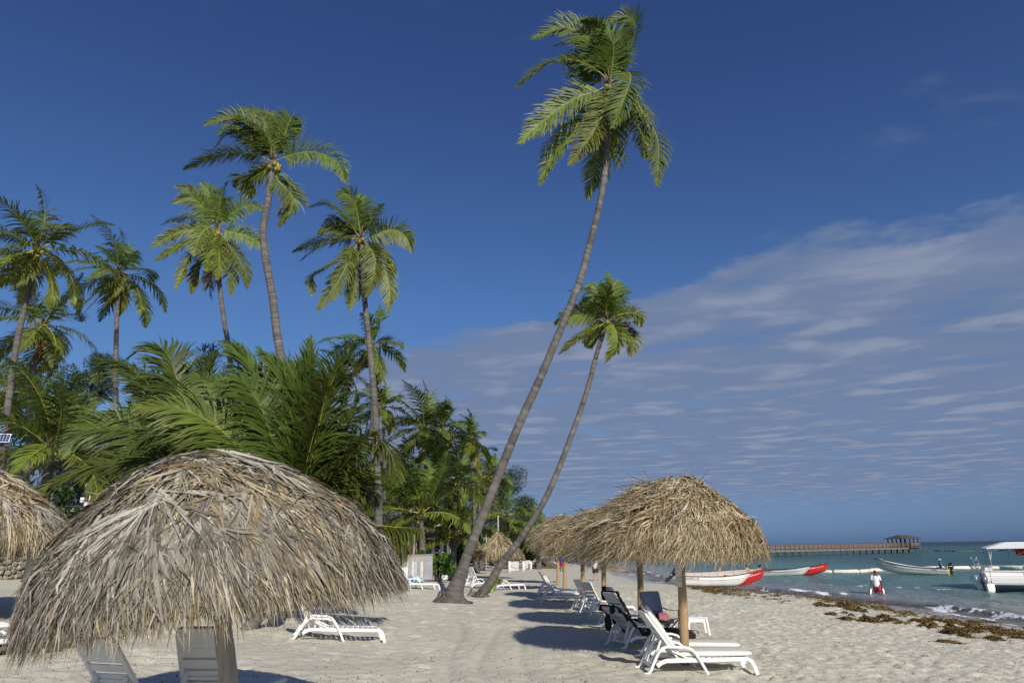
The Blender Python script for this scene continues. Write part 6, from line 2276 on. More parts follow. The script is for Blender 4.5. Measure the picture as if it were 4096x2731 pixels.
def hand(J, E, wrist, tag_, d, spread, s=1.0, curl=0.5):
    """palm and five fingers from the wrist joint; d: pointing direction, spread: thumb-side direction"""
    w_ = Vector(J[wrist][:3])
    d, sp = Vector(d).normalized(), Vector(spread).normalized()
    pn = sp.cross(d).normalized()
    c = w_ + d * 0.07 * s
    J[tag_ + 'palm'] = (*c, 0.030 * s, 0.017 * s)
    E.append((wrist, tag_ + 'palm'))
    for k, (off, ln) in enumerate(((0.030, 0.072), (0.010, 0.080), (-0.010, 0.074), (-0.029, 0.060))):
        b = c + sp * off * s + d * 0.030 * s
        m_ = b + d * ln * 0.5 * s + pn * curl * 0.012 * s
        e = m_ + (d * (1 - curl * 0.6) + pn * curl).normalized() * ln * 0.5 * s
        J[f'{tag_}f{k}a'] = (*b, 0.0095 * s, 0.0095 * s)
        J[f'{tag_}f{k}b'] = (*m_, 0.0085 * s, 0.0085 * s)
        J[f'{tag_}f{k}c'] = (*e, 0.007 * s, 0.007 * s)
        E += [(tag_ + 'palm', f'{tag_}f{k}a'), (f'{tag_}f{k}a', f'{tag_}f{k}b'), (f'{tag_}f{k}b', f'{tag_}f{k}c')]
    b = w_ + d * 0.035 * s + sp * 0.028 * s
    e = b + (d * 0.7 + sp * 0.6 + pn * 0.3).normalized() * 0.055 * s
    J[tag_ + 't0'] = (*b, 0.011 * s, 0.011 * s)
    J[tag_ + 't1'] = (*e, 0.008 * s, 0.008 * s)
    E += [(wrist, tag_ + 't0'), (tag_ + 't0', tag_ + 't1')]


def person(label, loc, rotz, H=1.75, skin='skin', pose='stand', shirt=None, shorts=None, hat=None, hair='hair', arms=None, stride=0.0, head_turn=0.0, group=None, seatz=0.45):
    """faces local -y.  arms: dict side -> (elbow, wrist) offsets"""
    k = H / 1.75
    root = thing('person', label, 'person', loc, rotz, group)
    sit_ = pose == 'sit'
    pz = seatz + 0.10 if sit_ else 0.93 * k
    J, E = {}, []

    def add(n, x, y, z, r, r2=None, par=None):
        J[n] = (x, y, z, r * k, (r2 if r2 else r) * k)
        if par:
            E.append((par, n))
    add('pelvis', 0, 0, pz, 0.135, 0.10)
    add('waist', 0, 0.0, pz + 0.16 * k, 0.125, 0.09, 'pelvis')
    add('chest', 0, 0.0, pz + 0.36 * k, 0.150, 0.105, 'waist')
    add('collar', 0, 0.01, pz + 0.50 * k, 0.105, 0.075, 'chest')
    add('neck', 0, 0.0, pz + 0.575 * k, 0.052, 0.055, 'collar')
    hx = math.sin(head_turn) * 0.02
    add('jaw', hx, -0.012, pz + 0.655 * k, 0.062, 0.078, 'neck')
    add('brow', hx, -0.008, pz + 0.735 * k, 0.074, 0.092, 'jaw')
    add('crown', hx, 0.004, pz + 0.795 * k, 0.055, 0.066, 'brow')
    fx_, fy_ = math.sin(head_turn), -math.cos(head_turn)
    add('nose', hx + fx_ * 0.112 * k, fy_ * 0.112 * k - 0.01, pz + 0.69 * k, 0.012, 0.016, 'jaw')
    for s, n in ((-1, 'l'), (1, 'r')):
        add(n + 'ear', hx - fy_ * s * 0.088 * k, fx_ * s * 0.088 * k, pz + 0.70 * k, 0.012, 0.02, 'brow')
        add(n + 'shoulder', s * 0.185 * k, 0.01, pz + 0.475 * k, 0.058, None, 'collar')
        el, wr = (arms or {}).get(n, ((s * 0.245, 0.03, 0.19), (s * 0.26, -0.03, -0.06)))
        add(n + 'elbow', el[0] * k, el[1] * k, pz + el[2] * k, 0.043, None, n + 'shoulder')
        add(n + 'wrist', wr[0] * k, wr[1] * k, pz + wr[2] * k, 0.028, None, n + 'elbow')
        d = Vector(J[n + 'wrist'][:3]) - Vector(J[n + 'elbow'][:3])
        hand(J, E, n + 'wrist', n, d, Vector((0, -1, 0)) if abs(d.normalized().y) < 0.8 else Vector((-s, 0, 0)), k, 0.5)
        add(n + 'hip', s * 0.095 * k, 0, pz - 0.04 * k, 0.098, None, 'pelvis')
        st = stride * s
        if sit_:
            add(n + 'knee', s * 0.13 * k, -0.42 * k, pz + 0.0, 0.062, None, n + 'hip')
            add(n + 'ankle', s * 0.13 * k, -0.40 * k, pz - 0.42 * k, 0.042, None, n + 'knee')
        else:
            add(n + 'knee', s * 0.105 * k, -st * 0.5 - 0.02 + (0.0), 0.50 * k, 0.060, None, n + 'hip')
            add(n + 'calf', s * 0.108 * k, -st * 0.72 + 0.02, 0.34 * k, 0.056, None, n + 'knee')
            add(n + 'ankle', s * 0.11 * k, -st * 0.9 + 0.03, 0.075 * k, 0.038, None, n + 'calf')
        a = J[n + 'ankle']
        add(n + 'foot', a[0] * 1.06, a[1] - 0.10 * k, max(a[2] - 0.04 * k, 0.03), 0.042, 0.030, n + 'ankle')
        add(n + 'toe', a[0] * 1.10, a[1] - 0.19 * k, max(a[2] - 0.055 * k, 0.022), 0.036, 0.018, n + 'foot')
    link('body', skin_body('body', J, E, M[skin]), root)

    def ell(cx, cy, z, rx, ry, n=16):
        return [Vector((cx + math.cos(a) * rx, cy + math.sin(a) * ry, z)) for a in np.linspace(0, 2 * PI, n, endpoint=False)]
    if shirt:
        mb = MB()
        mb.loft([ell(0, 0.0, pz + z * k, rx * k, ry * k) for z, rx, ry in ((-0.10, .195, .155), (-.02, .19, .15), (.10, .178, .138), (.22, .182, .142), (.34, .200, .150), (.42, .205, .142), (.485, .175, .115), (.525, .105, .09), (.545, .075, .075))])
        top = mb.build('shirt', M[shirt], root)
        for n, s in (('l', -1), ('r', 1)):
            sh, el = Vector(J[n + 'shoulder'][:3]), Vector(J[n + 'elbow'][:3])
            mb = MB()
            mb.tube([sh + Vector((-s * 0.06, 0, 0.015)) * k, sh + Vector((0, 0, 0.005)), sh.lerp(el, 0.45), sh.lerp(el, 0.78)], [0.085 * k, 0.082 * k, 0.078 * k, 0.084 * k], 12)
            mb.build('sleeve', M[shirt], root)
    if shorts:
        mb = MB()
        mb.loft([ell(0, 0.0, pz + z * k, rx * k, ry * k) for z, rx, ry in ((-.14, .14, .12), (-.08, .195, .145), (0, .192, .145), (.08, .178, .138), (.11, .170, .13))])
        mb.build('shorts', M[shorts], root)
        for n, s in (('l', -1), ('r', 1)):
            h, kn = Vector(J[n + 'hip'][:3]), Vector(J[n + 'knee'][:3])
            mb = MB()
            mb.tube([h + Vector((0, 0, 0.03)), h.lerp(kn, 0.3), h.lerp(kn, 0.85)], [0.122 * k, 0.118 * k, 0.112 * k], 14)
            mb.build('shorts_leg', M[shorts], root)
    hz = pz + 0.735 * k
    if hat == 'cap':
        mb = MB()
        mb.lathe([(0.092 * k, 0), (0.098 * k, 0.03), (0.09 * k, 0.07), (0.06 * k, 0.098), (0.012, 0.108)], 16, 0, Matrix.Translation((hx, -0.005, hz)) @ Matrix.Diagonal((1, 1.16, 1, 1)))
        mb.loft([[Vector((hx + fx_ * d_ * k - fy_ * x * k, fy_ * d_ * k + fx_ * x * k, hz + zz)) for x in (-.07 * w_, -.03 * w_, .03 * w_, .07 * w_)] + [Vector((hx + fx_ * d_ * k - fy_ * x * k, fy_ * d_ * k + fx_ * x * k, hz + zz - .008)) for x in (.07 * w_, .03 * w_, -.03 * w_, -.07 * w_)] for d_, w_, zz in ((.085, 1.1, .01), (.13, 1.0, .004), (.175, .55, -.012))])
        mb.build('cap', M['red_cloth'], root)
    elif hat == 'straw':
        mb = MB()
        mb.lathe([(0.20, -0.012), (0.17, 0.002), (0.10, 0.012), (0.094, 0.05), (0.082, 0.10), (0.04, 0.118), (0.01, 0.12)], 20, 0, Matrix.Translation((hx, 0, hz)))
        mb.build('straw_hat', M['straw'], root)
    elif hair:
        mb = MB()
        mb.lathe([(0.080 * k, -0.06 * k), (0.089 * k, -0.01 * k), (0.088 * k, 0.03 * k), (0.072 * k, 0.075 * k), (0.04 * k, 0.097 * k), (0.008, 0.103 * k)], 16, 0, Matrix.Translation((hx, 0.016, hz)) @ Matrix.Diagonal((1, 1.12, 1, 1)))
        mb.build('hair', M[hair], root)
    return root


# man wading out with two tanks, seen from behind
q = onz(3512, 2372, SEA_Z)
wz = zgf(q.x, q.y)
WD = Vector((q.x, q.y, SEA_Z - 0.46))
arms = {'l': ((-0.25, 0.02, 0.20), (-0.27, -0.05, -0.04)), 'r': ((0.25, 0.06, 0.20), (0.29, 0.10, -0.04))}
man = person('man in red cap, white shirt and red shorts wading with two silver tanks', WD, PI - 0.55, 1.78, 'skin_dark', 'stand', 'white_cloth', 'red_cloth', 'cap', arms=arms, stride=0.16, head_turn=-0.6)
for i, (x, y, dx, dy) in enumerate(((-0.285, -0.10, -0.02, 0.12), (0.31, 0.12, 0.16, 0.25))):
    w_ = man.matrix_basis @ Vector((x, y, 0.80))
    d = (Matrix.Rotation(PI - 0.55, 3, 'Z') @ Vector((dx, dy, -0.62))).normalized()
    root = thing('dive_tank', ('silver dive tank held in the wading man\'s far hand', 'silver dive tank held in the wading man\'s near hand, slanting into the water')[i], 'tank', w_, group='dive tanks carried by the wading man')
    root.rotation_euler = (-d).to_track_quat('Z', 'Y').to_euler()
    mb = MB()
    mb.lathe([(0.02, -0.64), (0.07, -0.63), (0.088, -0.59), (0.09, -0.12), (0.075, -0.06), (0.035, -0.03), (0.03, -0.01)], 16)
    mb.build('cylinder', M['steel'], root)
    mb = MB()
    mb.lathe([(0.022, -0.015), (0.024, 0.03), (0.014, 0.035)], 10)
    mb.tube([(-0.06, 0, 0.012), (0.06, 0, 0.012)], 0.014, 8)
    mb.build('valve', M['steel_dull'], root)
# helmsman in the skiff
hp = SK.matrix_basis @ Vector((0.62, 0.12, 0.30))
person('helmsman in straw hat and blue shirt sitting at the stern of the white skiff', hp, SK.rotation_euler.z + PI / 2 + 0.3, 1.7, 'skin_dark', 'sit', 'blue_cloth', 'red_cloth', 'straw', seatz=0.30, head_turn=0.3)
# bathers by the beached boat
q = onz(2903, 2330, SEA_Z)
person('bald shirtless man standing in the sea behind the beached boat', Vector((q.x + 0.6, q.y + 3.5, SEA_Z - 0.55)), 0.9, 1.85, 'skin', 'stand', None, 'black_cloth', None, None, head_turn=0.8)
q = onz(2996, 2343, SEA_Z)
person('bather with wet legs standing in the shallows at the red bow', Vector((q.x + 0.2, q.y + 0.6, SEA_Z - 0.12)), PI - 0.4, 1.62, 'skin_fair', 'stand', None, 'red_cloth', None, 'hair', stride=0.1)
# walkers on the beach
q = ground(2384, 2322)
person('man in white shirt and black shorts walking away beyond the third post', Vector((q.x, q.y, sand_z(q.x, q.y))), PI + 0.1, 1.80, 'skin', 'stand', 'white_cloth', 'black_cloth', None, 'hair', stride=0.14)
q = ground(2246, 2285)
person('person in blue top and red shorts standing beyond the far posts', Vector((q.x, q.y, sand_z(q.x, q.y))), 2.6, 1.72, 'skin_dark', 'stand', 'royal_cloth', 'red_cloth', None, 'hair')
q = ground(1842, 2258)
person('shirtless person in dark shorts standing beside the white fence posts', Vector((q.x, q.y, sand_z(q.x, q.y))), 0.4, 1.75, 'skin_dark', 'stand', None, 'black_cloth', None, 'hair')
q = ground(2101, 2262)
person('person in dark clothes behind the white pallet fence', Vector((q.x, q.y, sand_z(q.x, q.y))), 0.2, 1.7, 'skin', 'stand', 'black_cloth', 'black_cloth', None, 'hair')

# ================================================================== beach club in the background
# grey plank cabinet
p = ony(1662, 2300, 41)
p.z = sand_z(p.x, p.y)
root = thing('plank_cabinet', 'grey plank cabinet with pale blue boards beside the hedge', 'cabinet', p, 0.05)
mb = MB()
mb.box(-0.75, 0.95, 0.0, 0.8, 0, 1.35)
mb.build('carcass', M['grey_wood'], root)
bl = [mat('board_pale_blue', (0.36, 0.42, 0.45), rough=0.85, var=0.3, scale=4), mat('board_whitewash', (0.52, 0.51, 0.48), rough=0.85, var=0.25, scale=4), M['grey_wood']]
for i in range(7):
    mb = MB()
    x = -0.72 + i * 0.165
    mb.box(x, x + 0.15, -0.03, -0.002, 0.06 + 0.02 * (i % 3), 1.02)
    mb.build('plank', bl[(i * 5 + 1) % 3], root)
mb = MB()
mb.box(-0.8, 1.0, -0.05, 0.85, 1.352, 1.40)
mb.build('top_board', M['grey_wood'], root)
mb = MB()
mb.box(0.48, 0.93, -0.02, -0.002, 0.05, 1.30)
mb.build('side_sheet', mat('galvanised_sheet', (0.30, 0.31, 0.33), rough=0.5, var=0.2, scale=3, metal=0.3), root)

# white two-storey pavilion with balcony rail and posts
DP = 47
q0, q1 = ony(1685, 2150, DP), ony(1830, 2270, DP)
bx, bz = q0.x, None
p = Vector((ony(1752, 2260, DP).x, DP, 0))
p.z = sand_z(p.x, p.y)
root = thing('white_pavilion', 'white wooden pavilion with balcony railing, posts and steps behind the hedge', 'pavilion', p)


def ux(px, py=2200):
    return ony(px, py, DP).x - p.x


def uz(py, px=1750):
    return ony(px, py, DP).z - p.z


for px in (1684, 1733, 1767):
    mb = MB()
    x = ux(px)
    mb.box(x - 0.10, x + 0.10, -0.1, 0.1, 0, uz(2152 if px < 1760 else 2160))
    mb.build('post', M['white_paint'], root)
mb = MB()
mb.box(ux(1682), ux(1770), -0.14, 2.5, uz(2153), uz(2146))
mb.build('balcony_floor', M['white_paint'], root)
mb = MB()
mb.box(ux(1682), ux(1735), -0.12, -0.07, uz(2126), uz(2123.5))
mb.build('balcony_rail', M['white_paint'], root)
for k in range(9):
    mb = MB()
    x = ux(1684 + k * 6)
    mb.beam((x, -0.095, uz(2146)), (x + (0.18 if k % 2 else -0.18), -0.095, uz(2126)), 0.05, 0.03, (0, 1, 0))
    mb.build('baluster', M['white_paint'], root)
mb = MB()
mb.box(ux(1684), ux(1735), 2.2, 2.35, uz(2146), uz(2110))
mb.build('rear_wall', M['wall_grey'], root)
mb = MB()
mb.box(ux(1726), ux(1768), -0.16, 1.5, uz(2212), uz(2206))
mb.build('counter', M['white_paint'], root)
mb = MB()
mb.box(ux(1764), ux(1810), -0.3, 1.2, uz(2232), uz(2223))
mb.build('landing', M['white_paint'], root)
for px in (1807, 1766):
    mb = MB()
    mb.box(ux(px) - 0.12, ux(px) + 0.12, -0.34, -0.1, 0, uz(2223))
    mb.build('landing_post', M['white_paint'], root)
for k in range(4):
    mb = MB()
    mb.box(ux(1770) + k * 0.16, ux(1808), -0.55 - 0.16 * (3 - k), -0.35, 0.04 + k * 0.13, 0.15 + k * 0.13)
    mb.build('step', M['white_paint'], root)
for px in (1699, 1716, 1723):
    mb = MB()
    mb.tube([(ux(px), 0.2, uz(2153)), (ux(px) + 0.03, 0.2, uz(2205))], 0.018, 6)
    mb.build('hanging_rope', M['rope'], root)

# rope fence: white bollards with sagging rope
posts = [((1797, 2294), 30), ((1885, 2293), 36), ((2038, 2289), 46), ((2094, 2284), 40), ((2124, 2276), 32), ((2160, 2274), 28), ((1822, 2257), 14)]
tops = []
labs = ['white fence bollard at the hedge corner', 'white fence bollard half hidden by the tallest palm trunk', 'white fence bollard left of the pallet fence', 'white fence bollard in the middle of the pallet fence',
        'white fence bollard right of the middle one', 'rightmost white fence bollard under the thatch hem', 'short white bollard beside the shirtless person']
for ((px, py), hpx), lab in zip(posts, labs):
    g_ = ground(px, py)
    g_.z = sand_z(g_.x, g_.y)
    h = ony(px, py - hpx, g_.y).z - g_.z
    h = min(max(h, 0.5), 1.15)
    mb = MB()
    mb.lathe([(0.13, -0.1), (0.13, h * 0.5), (0.125, h * 0.96), (0.11, h), (0.02, h + 0.01)], 14)
    o = mb.build('bollard', M['white_paint'])
    o.location = g_
    tag(o, lab, 'bollard', 'white bollards of the rope fence')
    tops.append(g_ + Vector((0, 0, h * 0.72)))
ropes = [(0, 1), (1, 2), (2, 3), (3, 4), (4, 5)]
rl = ['sagging rope from the hedge bollard to the palm trunk', 'long sagging rope between the leaning trunks', 'sagging rope left of the middle bollard', 'sagging rope right of the middle bollard', 'sagging rope at the right end of the fence']
for (i, j), lab in zip(ropes, rl):
    a, b = tops[i], tops[j]
    mb = MB()
    mb.tube([a.lerp(b, f) - a + Vector((0, 0, -0.42 * 4 * f * (1 - f))) for f in np.linspace(0, 1, 16)], 0.028, 6)
    o = mb.build('fence_rope', M['rope'])
    o.location = a
    tag(o, lab, 'rope', 'ropes of the bollard fence')

# pallet fence panels
for (xa, xb, py, hpx, lab) in ((2040, 2076, 2284, 40, 'white slatted pallet panel left of the middle bollard'), (2096, 2122, 2276, 36, 'white slatted pallet panel right of the middle bollard'), (2138, 2158, 2270, 24, 'low white slatted panel under the thatch hem')):
    a, b = ground(xa, py), ground(xb, py - 1)
    a.z, b.z = sand_z(a.x, a.y), sand_z(b.x, b.y)
    wd = (b - a).length
    h = min(1.0, max(0.55, ony(xa, py - hpx, a.y).z - a.z))
    root = thing('pallet_panel', lab, 'fence', a, math.atan2(b.y - a.y, b.x - a.x), 'white pallet panels of the fence')
    n_ = max(4, int(wd / 0.16))
    for k in range(n_):
        mb = MB()
        x = k * wd / n_
        mb.box(x, x + wd / n_ * 0.62, -0.02, 0.0, 0.02, h * (0.96 + 0.04 * (k % 2)))
        mb.build('slat', M['white_paint'], root)
    for z in (0.2, 0.8):
        mb = MB()
        mb.box(0, wd, 0.003, 0.06, h * z, h * z + 0.08)
        mb.build('cross_rail', M['wall_grey'], root)

# gift shop board
p = ground(1912, 2258)
p.z = sand_z(p.x, p.y)
root = thing('sign_board', 'black board reading GIFT SHOP between the leaning trunks', 'sign', p, 0.05)
hh = 1.05
mb = MB()
mb.box(-0.42, 0.42, -0.02, 0.02, 0.08, hh)
bd = mb.build('board', M['board'], root)
for txt, z, s, dx in (('GIFT', 0.88, 0.27, -0.10), ('SHOP', 0.66, 0.27, 0.06)):
    o = link('lettering', text_mesh(txt, s, M['white_ink'], 0.004), bd)
    o.matrix_basis = Matrix.Translation((dx, -0.028, z)) @ Matrix.Rotation(PI / 2, 4, 'X')
for s in (-1, 1):
    mb = MB()
    mb.beam((s * 0.38, 0.037, 0), (s * 0.38, 0.037, hh), 0.05, 0.03)
    mb.build('leg', M['grey_wood'], root)
p = ground(1898, 2259)
mb = MB()
mb.box(-0.42, 0.42, -0.25, 0.25, 0.0, 0.75)
o = link('white_crate', bevel(mb.mesh('white_crate', M['white_paint']), 0.03, 2))
o.location = (p.x, p.y, sand_z(p.x, p.y))
tag(o, 'white box standing left of the gift shop board', 'crate')
p = ground(1905, 2263)
mb = MB()
mb.box(-2.4, 1.6, -0.6, 0.8, -0.05, 0.09)
o = link('wooden_platform', bevel(mb.mesh('wooden_platform', M['grey_wood']), 0.02, 1))
o.location = (p.x, p.y - 0.5, sand_z(p.x, p.y) - 0.02)
tag(o, 'low grey wooden platform in front of the gift shop board', 'platform')

# string lights between poles
polesp = [(1645, 2036, 2120, 44, 'crooked weathered pole behind the drooping green frond'), (1680, 2086, 2150, 44, 'weathered pole at the tip of the drooping green frond')]
for px, pt_, pb, dp, lab in polesp:
    top = ony(px - 2, pt_, dp)
    g_ = Vector((ony(px + 6, 2290, dp).x, dp, 0))
    g_.z = sand_z(g_.x, g_.y)
    mb = MB()
    H_ = top.z - g_.z
    mb.tube([(0, 0, -0.1), (0.03, 0, H_ * 0.4), (-0.02, 0, H_ * 0.75), (top.x - g_.x, 0, H_ * 0.97), (top.x - g_.x, 0, H_)], [0.07, 0.065, 0.06, 0.05, 0.04], 8)
    o = mb.build('pole', M['grey_wood'])
    o.location = g_
    tag(o, lab, 'pole', 'poles of the beach club')
root = thing('string_lights', 'string of white bulbs hung across the shaded palms behind the pavilion', 'string lights', ony(1600, 2100, 45))
o0 = Vector(root.location)
P = [ony(px, py, 45) for px, py in ((1600, 2103), (1640, 2104), (1680, 2093), (1700, 2106), (1725, 2108), (1745, 2097), (1765, 2092))]
C_ = catmull(P, 40)
mb = MB()
mb.tube([q - o0 for q in C_], 0.012, 5)
mb.build('cable', M['rub'], root)
bulb = MB()
bulb.lathe([(0.015, 0), (0.04, -0.06), (0.045, -0.11), (0.01, -0.16)], 8)
bm_ = bulb.mesh('bulb', M['white_paint'])
for k in range(1, 40, 2):
    link('bulb', bm_, root, C_[k] - o0)

# slim white flag poles by the far umbrella
for px, pt_, dp, lab in ((1992, 2060, 53, 'thin white pole rising behind the conical umbrella'), (1945, 2112, 56, 'short thin white pole left of the conical umbrella')):
    top = ony(px, pt_, dp)
    g_ = Vector((top.x, dp, sand_z(top.x, dp)))
    mb = MB()
    mb.tube([(0, 0, 0), (0, 0, top.z - g_.z - 0.05), (0, 0, top.z - g_.z)], [0.03, 0.028, 0.012], 8)
    o = mb.build('pole', M['white_paint'])
    o.location = g_
    tag(o, lab, 'pole', 'poles of the beach club')

# white garden chairs of the far club
def garden_chair(label, p, rz, cushion=None):
    root = thing('garden_chair', label, 'chair', p, rz, 'white chairs of the far beach club')
    mb = MB()
    mb.box(-0.25, 0.25, -0.25, 0.25, 0.38, 0.42)
    mb.build('seat', M['plastic'], root)
    for k in range(4):
        mb = MB()
        mb.beam((-0.2 + k * 0.13, 0.24, 0.42), (-0.2 + k * 0.13, 0.46, 0.98), 0.08, 0.02, (1, 0, 0))
        mb.build('slat', M[cushion] if cushion else M['plastic'], root)
    for sx_ in (-1, 1):
        mb = MB()
        mb.sweep([(sx_ * .28, -.32, 0), (sx_ * .28, -.27, .55), (sx_ * .28, -.2, .60), (sx_ * .28, .26, .58), (sx_ * .28, .34, 0)], 0.05, 0.04, (1, 0, 0))
        mb.build('side_frame', M['plastic'], root)


for px, py, rz, cu, lab in ((1938, 2246, 0.5, None, 'white garden chair left of the second leaning trunk by the board'), (1958, 2243, -0.4, 'orange', 'garden chair with orange back under the conical umbrella'), (1968, 2250, 2.2, None, 'white garden chair just left of the second leaning trunk'),
                            (2000, 2246, 0.8, None, 'white garden chair under the conical umbrella right of the trunk'), (2030, 2246, -0.6, None, 'white garden chair behind the left pallet panel')):
    g_ = ground(px, py)
    garden_chair(lab, Vector((g_.x, g_.y, sand_z(g_.x, g_.y))), rz, cu)

# seaweed heaps left by the beach tractor
for (x0, x1, py, h, lab, sd) in ((2130, 2225, 2272, 1.0, 'brown seaweed heap beyond the far posts', 1), (2420, 2470, 2283, 0.9, 'grey brown rubble heap by the waterline behind the second post', 2), (1985, 2035, 2262, 0.5, 'low brown seaweed heap behind the bollards', 3)):
    a, b = ground(x0, py), ground(x1, py)
    c_ = a.lerp(b, 0.5)
    c_.z = sand_z(c_.x, c_.y)
    wd = (b - a).length / 2
    n_, k_ = 18, 40
    rr, aa = np.meshgrid(np.linspace(0, 1, n_), np.linspace(0, 2 * PI, k_, endpoint=False), indexing='ij')
    X, Y = rr * np.cos(aa) * wd, rr * np.sin(aa) * wd * 0.7
    Zz = h * (1 - rr ** 1.6) * (1 + 0.5 * fbm(X * 1.3 + sd * 9, Y * 1.3, sd, 3)) + 0.10 * fbm(X * 5, Y * 5, sd + 4, 3) - 0.06
    ix = np.arange(n_ * k_).reshape(n_, k_)
    F_ = np.stack([ix[:-1], np.roll(ix[:-1], -1, 1), np.roll(ix[1:], -1, 1), ix[1:]], -1).reshape(-1, 4)
    cc = np.array([(0.10, 0.075, 0.045), (0.20, 0.17, 0.13), (0.10, 0.075, 0.045)][sd - 1]) * (1 + 0.9 * fbm(X * 3, Y * 3, sd + 7, 3))[..., None]
    o = link('seaweed_heap', np_mesh('seaweed_heap', np.stack([X, Y, Zz], -1).reshape(-1, 3), F_, cc.reshape(-1, 3), False, [M['seaweed']]))
    o.location = c_
    tag(o, lab, 'heap', 'heaps on the far beach')

# litter under the hedge: a plastic canister and brushwood
p = sit(1749, 2325)
mb = MB()
mb.box(-0.2, 0.2, -0.14, 0.14, 0.0, 0.26)
mb.lathe([(0.035, 0.25), (0.035, 0.31), (0.01, 0.312)], 8, 0, Matrix.Translation((0.12, 0, 0)))
o = link('plastic_canister', bevel(mb.mesh('plastic_canister', M['plastic']), 0.04, 2), None, p, (0.3, 0.5, 0.4))
tag(o, 'white plastic canister lying below the hedge', 'canister')
p = sit(1755, 2310)
g = np.random.default_rng(4)
n_ = 260
P0 = np.stack([g.normal(size=n_) * 0.9, g.normal(size=n_) * 0.35, np.abs(g.normal(size=n_)) * 0.14], 1)
d = unit(g.normal(size=(n_, 3)) * np.array([1, .6, .35]))
S0 = unit(np.cross(d, g.normal(size=(n_, 3)))) * 0.014
V, F, C = strips(np.stack([P0 - d * .3, P0, P0 + d * .3], 1), np.stack([S0 * .6, S0, S0 * .5], 1), np.array([0.09, 0.07, 0.05]) * g.uniform(.5, 1.6, (n_, 1)))
V[:, 2] = np.maximum(V[:, 2], 0.0)
tag(link('brushwood', np_mesh('brushwood', V, F, C, False, [M['debris']]), None, p), 'dark heap of dead twigs under the hedge', 'brushwood', kind='stuff')

# ================================================================== left background
# house with low roof
DP = 31
p = Vector((ony(600, 2150, DP).x, DP, 0))
p.z = sand_z(p.x, p.y)
root = thing('beach_house', 'grey beach house with tiled roof showing between palm fronds at the left', 'house', p)
z_e = ony(600, 1985, DP).z - p.z
z_r = ony(600, 1890, DP).z - p.z
x0, x1 = ony(420, 2000, DP).x - p.x, ony(800, 2000, DP).x - p.x
mb = MB()
mb.box(x0 + 0.3, x1 - 0.3, 0.5, 4.5, 0, z_e)
mb.build('wall', M['wall_grey'], root)
mb = MB()
mb.add([(x0, 0, z_e), (x1, 0, z_e), (x1, 2.5, z_r + .4), (x0, 2.5, z_r + .4), (x0, 5, z_e), (x1, 5, z_e), (x0, 0, z_e + .08), (x1, 0, z_e + .08), (x1, 2.5, z_r + .48), (x0, 2.5, z_r + .48), (x0, 5, z_e + .08), (x1, 5, z_e + .08)],
       [(6, 7, 8, 9), (9, 8, 11, 10), (1, 0, 3, 2), (2, 3, 4, 5), (0, 1, 7, 6), (5, 4, 10, 11), (1, 2, 8, 7), (2, 5, 11, 8), (3, 0, 6, 9), (4, 3, 9, 10)])
rf = mb.build('roof', M['roof_tile'], root)
mb = MB()
mb.tube([(0, -0.01, 0.075), (0, 2.51, z_r - z_e + 0.475)], 0.06, 6)
tile_mesh = mb.mesh('roof_tile', M['roof_tile'])
for k in range(int((x1 - x0) / 0.25)):
    link('roof_tile', tile_mesh, rf, (x0 + 0.12 + k * 0.25, 0, z_e))
for fx0 in (0.25, 0.6):
    mb = MB()
    xx = x0 + (x1 - x0) * fx0
    mb.box(xx, xx + 1.0, 0.44, 0.52, z_e * 0.35, z_e * 0.8)
    wdw = mb.build('window', M['white_paint'], root)
    mb = MB()
    mb.box(xx + 0.07, xx + 0.93, 0.42, 0.435, z_e * 0.38, z_e * 0.77)
    mb.build('pane', M['glass_dark'], wdw)

# utility pole with lamp in front of the house
a, b = ony(345, 2085, 24), ony(358, 1935, 24)
g_ = Vector((ony(340, 2150, 24).x, 24, 0))
g_.z = sand_z(g_.x, g_.y)
root = thing('utility_pole', 'brown pole with white conduit and small lamp in front of the grey house', 'pole', g_)
t_ = b - g_
mb = MB()
mb.tube([(0, 0, -0.1), (t_.x * .5, 0, t_.z * .5), t_], [0.075, 0.07, 0.062], 10)
mb.build('shaft', M['pole'], root)
mb = MB()
mb.tube([(0.09, -0.05, 0), (t_.x * .5 + .09, -0.05, t_.z * .5), t_ + Vector((.10, -0.05, -.1))], 0.02, 6)
mb.build('conduit', M['white_paint'], root)
for dz, sx_ in ((-0.05, 0.0), (-0.55, -0.1), (-0.72, 0.05)):
    mb = MB()
    mb.box(-0.05 + sx_, 0.07 + sx_, -0.14, -0.04, dz - 0.07, dz + 0.09)
    me = mb.mesh('lamp_box', M['white_paint'])
    me.transform(Matrix.Translation(t_))
    link('lamp_box', me, root)

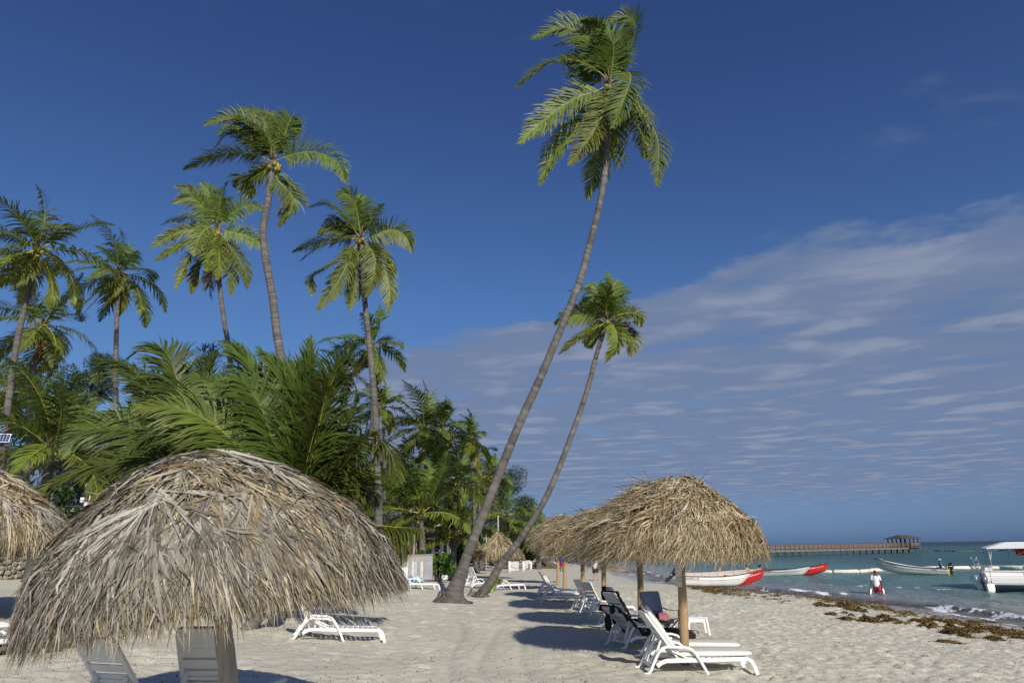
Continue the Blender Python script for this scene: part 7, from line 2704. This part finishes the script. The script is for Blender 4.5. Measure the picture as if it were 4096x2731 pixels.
# solar panel lamp tied to the left palm
c_ = ony(14, 1752, 33.6)
root = thing('solar_lamp', 'small solar panel lamp with white frame on the left palm trunk', 'solar lamp', c_, rot=(-0.25, 0, 0.25))
mb = MB()
mb.box(-0.30, 0.30, -0.03, 0.0, -0.22, 0.22)
mb.build('frame', M['white_paint'], root)
for i in range(4):
    for j in range(3):
        mb = MB()
        mb.box(-0.27 + i * 0.137, -0.27 + i * 0.137 + 0.125, -0.036, -0.031, -0.19 + j * 0.128, -0.19 + j * 0.128 + 0.118)
        mb.build('solar_cell', mat('solar_cell', (0.015, 0.04, 0.13), rough=0.15, var=0.2, scale=6, spec=0.6) if (i, j) == (0, 0) else bpy.data.materials['solar_cell'], root)
mb = MB()
mb.box(0.12, 0.42, -0.02, 0.10, -0.45, -0.30)
mb.build('lamp_head', M['black_metal'], root)
mb = MB()
mb.beam((0, 0.0, -0.1), (0.12, 0.35, -0.2), 0.05, 0.05)
mb.build('bracket', M['steel_dull'], root)
# white cord on the same trunk
c_ = ony(27, 1676, 34)
mb = MB()
R_ = 0.20
mb.tube([(math.cos(a) * R_, math.sin(a) * R_, 0.03 * math.sin(a * 2)) for a in np.linspace(0, 2 * PI, 20)], 0.022, 6)
mb.tube([(0.12, -R_, 0), (0.22, -R_ - .02, -0.10), (0.25, -R_, -0.28)], 0.018, 6)
tag(mb.build('trunk_lashing', M['white_paint']), 'white cord tied round the left palm trunk above the solar panel', 'cord').location = c_

# dry stone wall at the left: every visible stone a piece
a, b = ground(-60, 2322), ground(420, 2300)
a.z, b.z = sand_z(a.x, a.y), sand_z(b.x, b.y)
rz, ln = place_between(a, b)
H_ = (ony(140, 2205, (a.y + b.y) / 2).z - (a.z + b.z) / 2)
root = thing('stone_wall', 'low dry wall of rough coral stones below the left umbrella', 'wall', a, rz)
root['kind'] = 'thing'
mb = MB()
mb.box(0, ln, 0.10, 0.9, -0.1, H_ * 0.97)
mb.build('core', M['bark'], root)
g = np.random.default_rng(12)
variants = []
for k in range(6):
    bm = bmesh.new()
    bmesh.ops.create_icosphere(bm, subdivisions=1, radius=0.5)
    for v in bm.verts:
        v.co *= 0.8 + 0.4 * g.random()
    me = bpy.data.meshes.new('stone')
    bm.to_mesh(me)
    bm.free()
    me.materials.append(M['stone'])
    variants.append(me)
rowsn = 6
rh = H_ / rowsn
cnt = 0
for r_ in range(rowsn):
    x = g.uniform(-0.1, 0.1)
    while x < ln and cnt < 298:
        w_ = rh * g.uniform(0.9, 1.7)
        o = link('stone', variants[int(g.integers(0, 6))], root)
        o.location = (x + w_ / 2, 0.06 + g.uniform(-0.04, 0.04), (r_ + 0.5) * rh + g.normal() * 0.02)
        o.scale = (w_ * 1.12, rh * 1.1, rh * 1.25)
        o.rotation_euler = g.uniform(-0.5, 0.5, 3)
        x += w_
        cnt += 1
